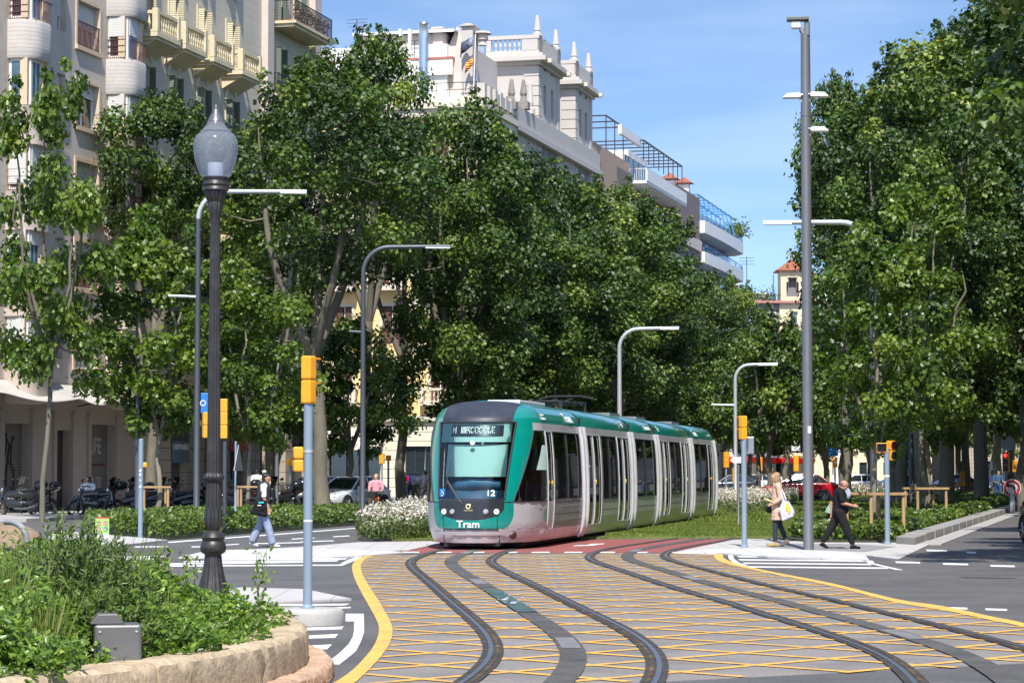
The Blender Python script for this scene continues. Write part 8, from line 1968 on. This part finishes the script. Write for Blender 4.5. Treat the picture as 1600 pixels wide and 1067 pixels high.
    MB().bx(-l-.015, -l+.3, -.36, .36, .50, .64).build('grille', M_blk, t, bevel=.02); lo = MB(); lo.bx(-l+.02, -l+.3, -.68, .68, .26, .40); lo.build('lower_intake', M_blk, t, bevel=.03)
    MB().bx(-l-.022, -l-.01, -.20, .20, .44, .50).build('number_plate', M_sign, t); MB().bx(-l-.01, -l+.05, -.40, .40, .575, .59).build('grille_bar', M_chrome, t)
    if suv: MB().bx(-l+1.2, l-1.15, -.93, -.88, .26, .42).build('side_cladding', M_blk, t, bevel=.02); MB().bx(-l+1.2, l-1.15, .88, .93, .26, .42).build('side_cladding', M_blk, t, bevel=.02)
    dj = MB(); [dj.bx(x-.008, x+.008, s*.905-.006, s*.905+.006, .35, .95+h) for x in (-l+1.5, .15, l-1.15) for s in (-1, 1)]; dj.build('door_joints', M_blk, t)
    return t
P_silver = pbr('car_silver', (.62, .64, .67), .28, .2, var=.03, coat=.8); P_red = pbr('car_red', (.42, .008, .018), .22, var=.03, coat=1); P_white = pbr('car_white', (.75, .75, .75), .25, var=.02, coat=.8); P_dark = pbr('car_dark', (.03, .035, .045), .25, var=.03, coat=.8)
car('hatchback_car', 'silver hatchback facing us, half behind the thick plane trunk left of the tram', 546, 107, R(58), P_silver, 4.4, 1.85, 1.48)
car('hatchback_car', 'pale car behind the silver hatchback, left of the plane trunk', 490, 116, R(60), P_white, 4.3, 1.8, 1.45)
car('compact_suv', 'red compact suv side on behind the tall grey pole, beyond the flowers', 1243, 128, R(-4), P_red, 4.35, 1.85, 1.56, suv=True)
GC = 'small distant cars beyond the trees'
for i, (px, Y, rz, pt_, lb) in enumerate(((1482, 165, 10, P_red, 'distant red car between the trunks right of the second stakes'), (1398, 175, 5, P_white, 'distant white car between pale trunks'), (1140, 180, 0, P_dark, 'dark distant car just right of the tram tail'), (1545, 170, 60, P_white, 'white distant car near the denim pedestrian'), (1335, 185, 0, P_white, 'white distant car behind the man in black'), (1170, 200, 20, P_white, 'white distant car under the red bus'))):
    car('distant_car', lb, px, Y, R(rz), pt_, group=GC)
fc = car('foreground_car', 'dark car entering at the right edge of the photo', 1692, 57, R(100), P_dark, 4.4, 1.85, 1.5)
# red and white city buses far away
def bus(px, Y, rz, label):
    t = thing('city_bus', label, 'bus', (wp(px, Y).x, Y, 0), rz, 'red and white buses beyond the trees'); 
    MB().bx(-6, 6, -1.25, 1.25, .35, 1.2).build('lower_body', P_white, t, bevel=.06); MB().bx(-6, 6, -1.25, 1.25, 2.45, 3.05).build('roof', pbr('bus_red', (.62, .015, .01), .4, var=.03) if 'bus_red' not in MATS else MATS['bus_red'], t, bevel=.08); MB().bx(-5.97, 5.97, -1.22, 1.22, 1.19, 2.46).build('windows', MATS['car_glass'], t)
    for x in (-3.8, 3.4):
        for s in (-1.1, 1.1): MB().cyl((x, s-.14, .48), (x, s+.14, .48), .48, .48, 18).build('wheel', Bk_t, t)
    for s in (-.9, .9): MB().bx(-6.02, -5.98, s-.2, s+.2, .7, .9).build('headlight', M_lamp, t)
bus(1172, 232, R(72), 'red and white bus behind the beige coat woman'); bus(1232, 244, R(70), 'second red and white bus, right of the other, above the red suv')
bpy.data.scenes.remove(TMP)
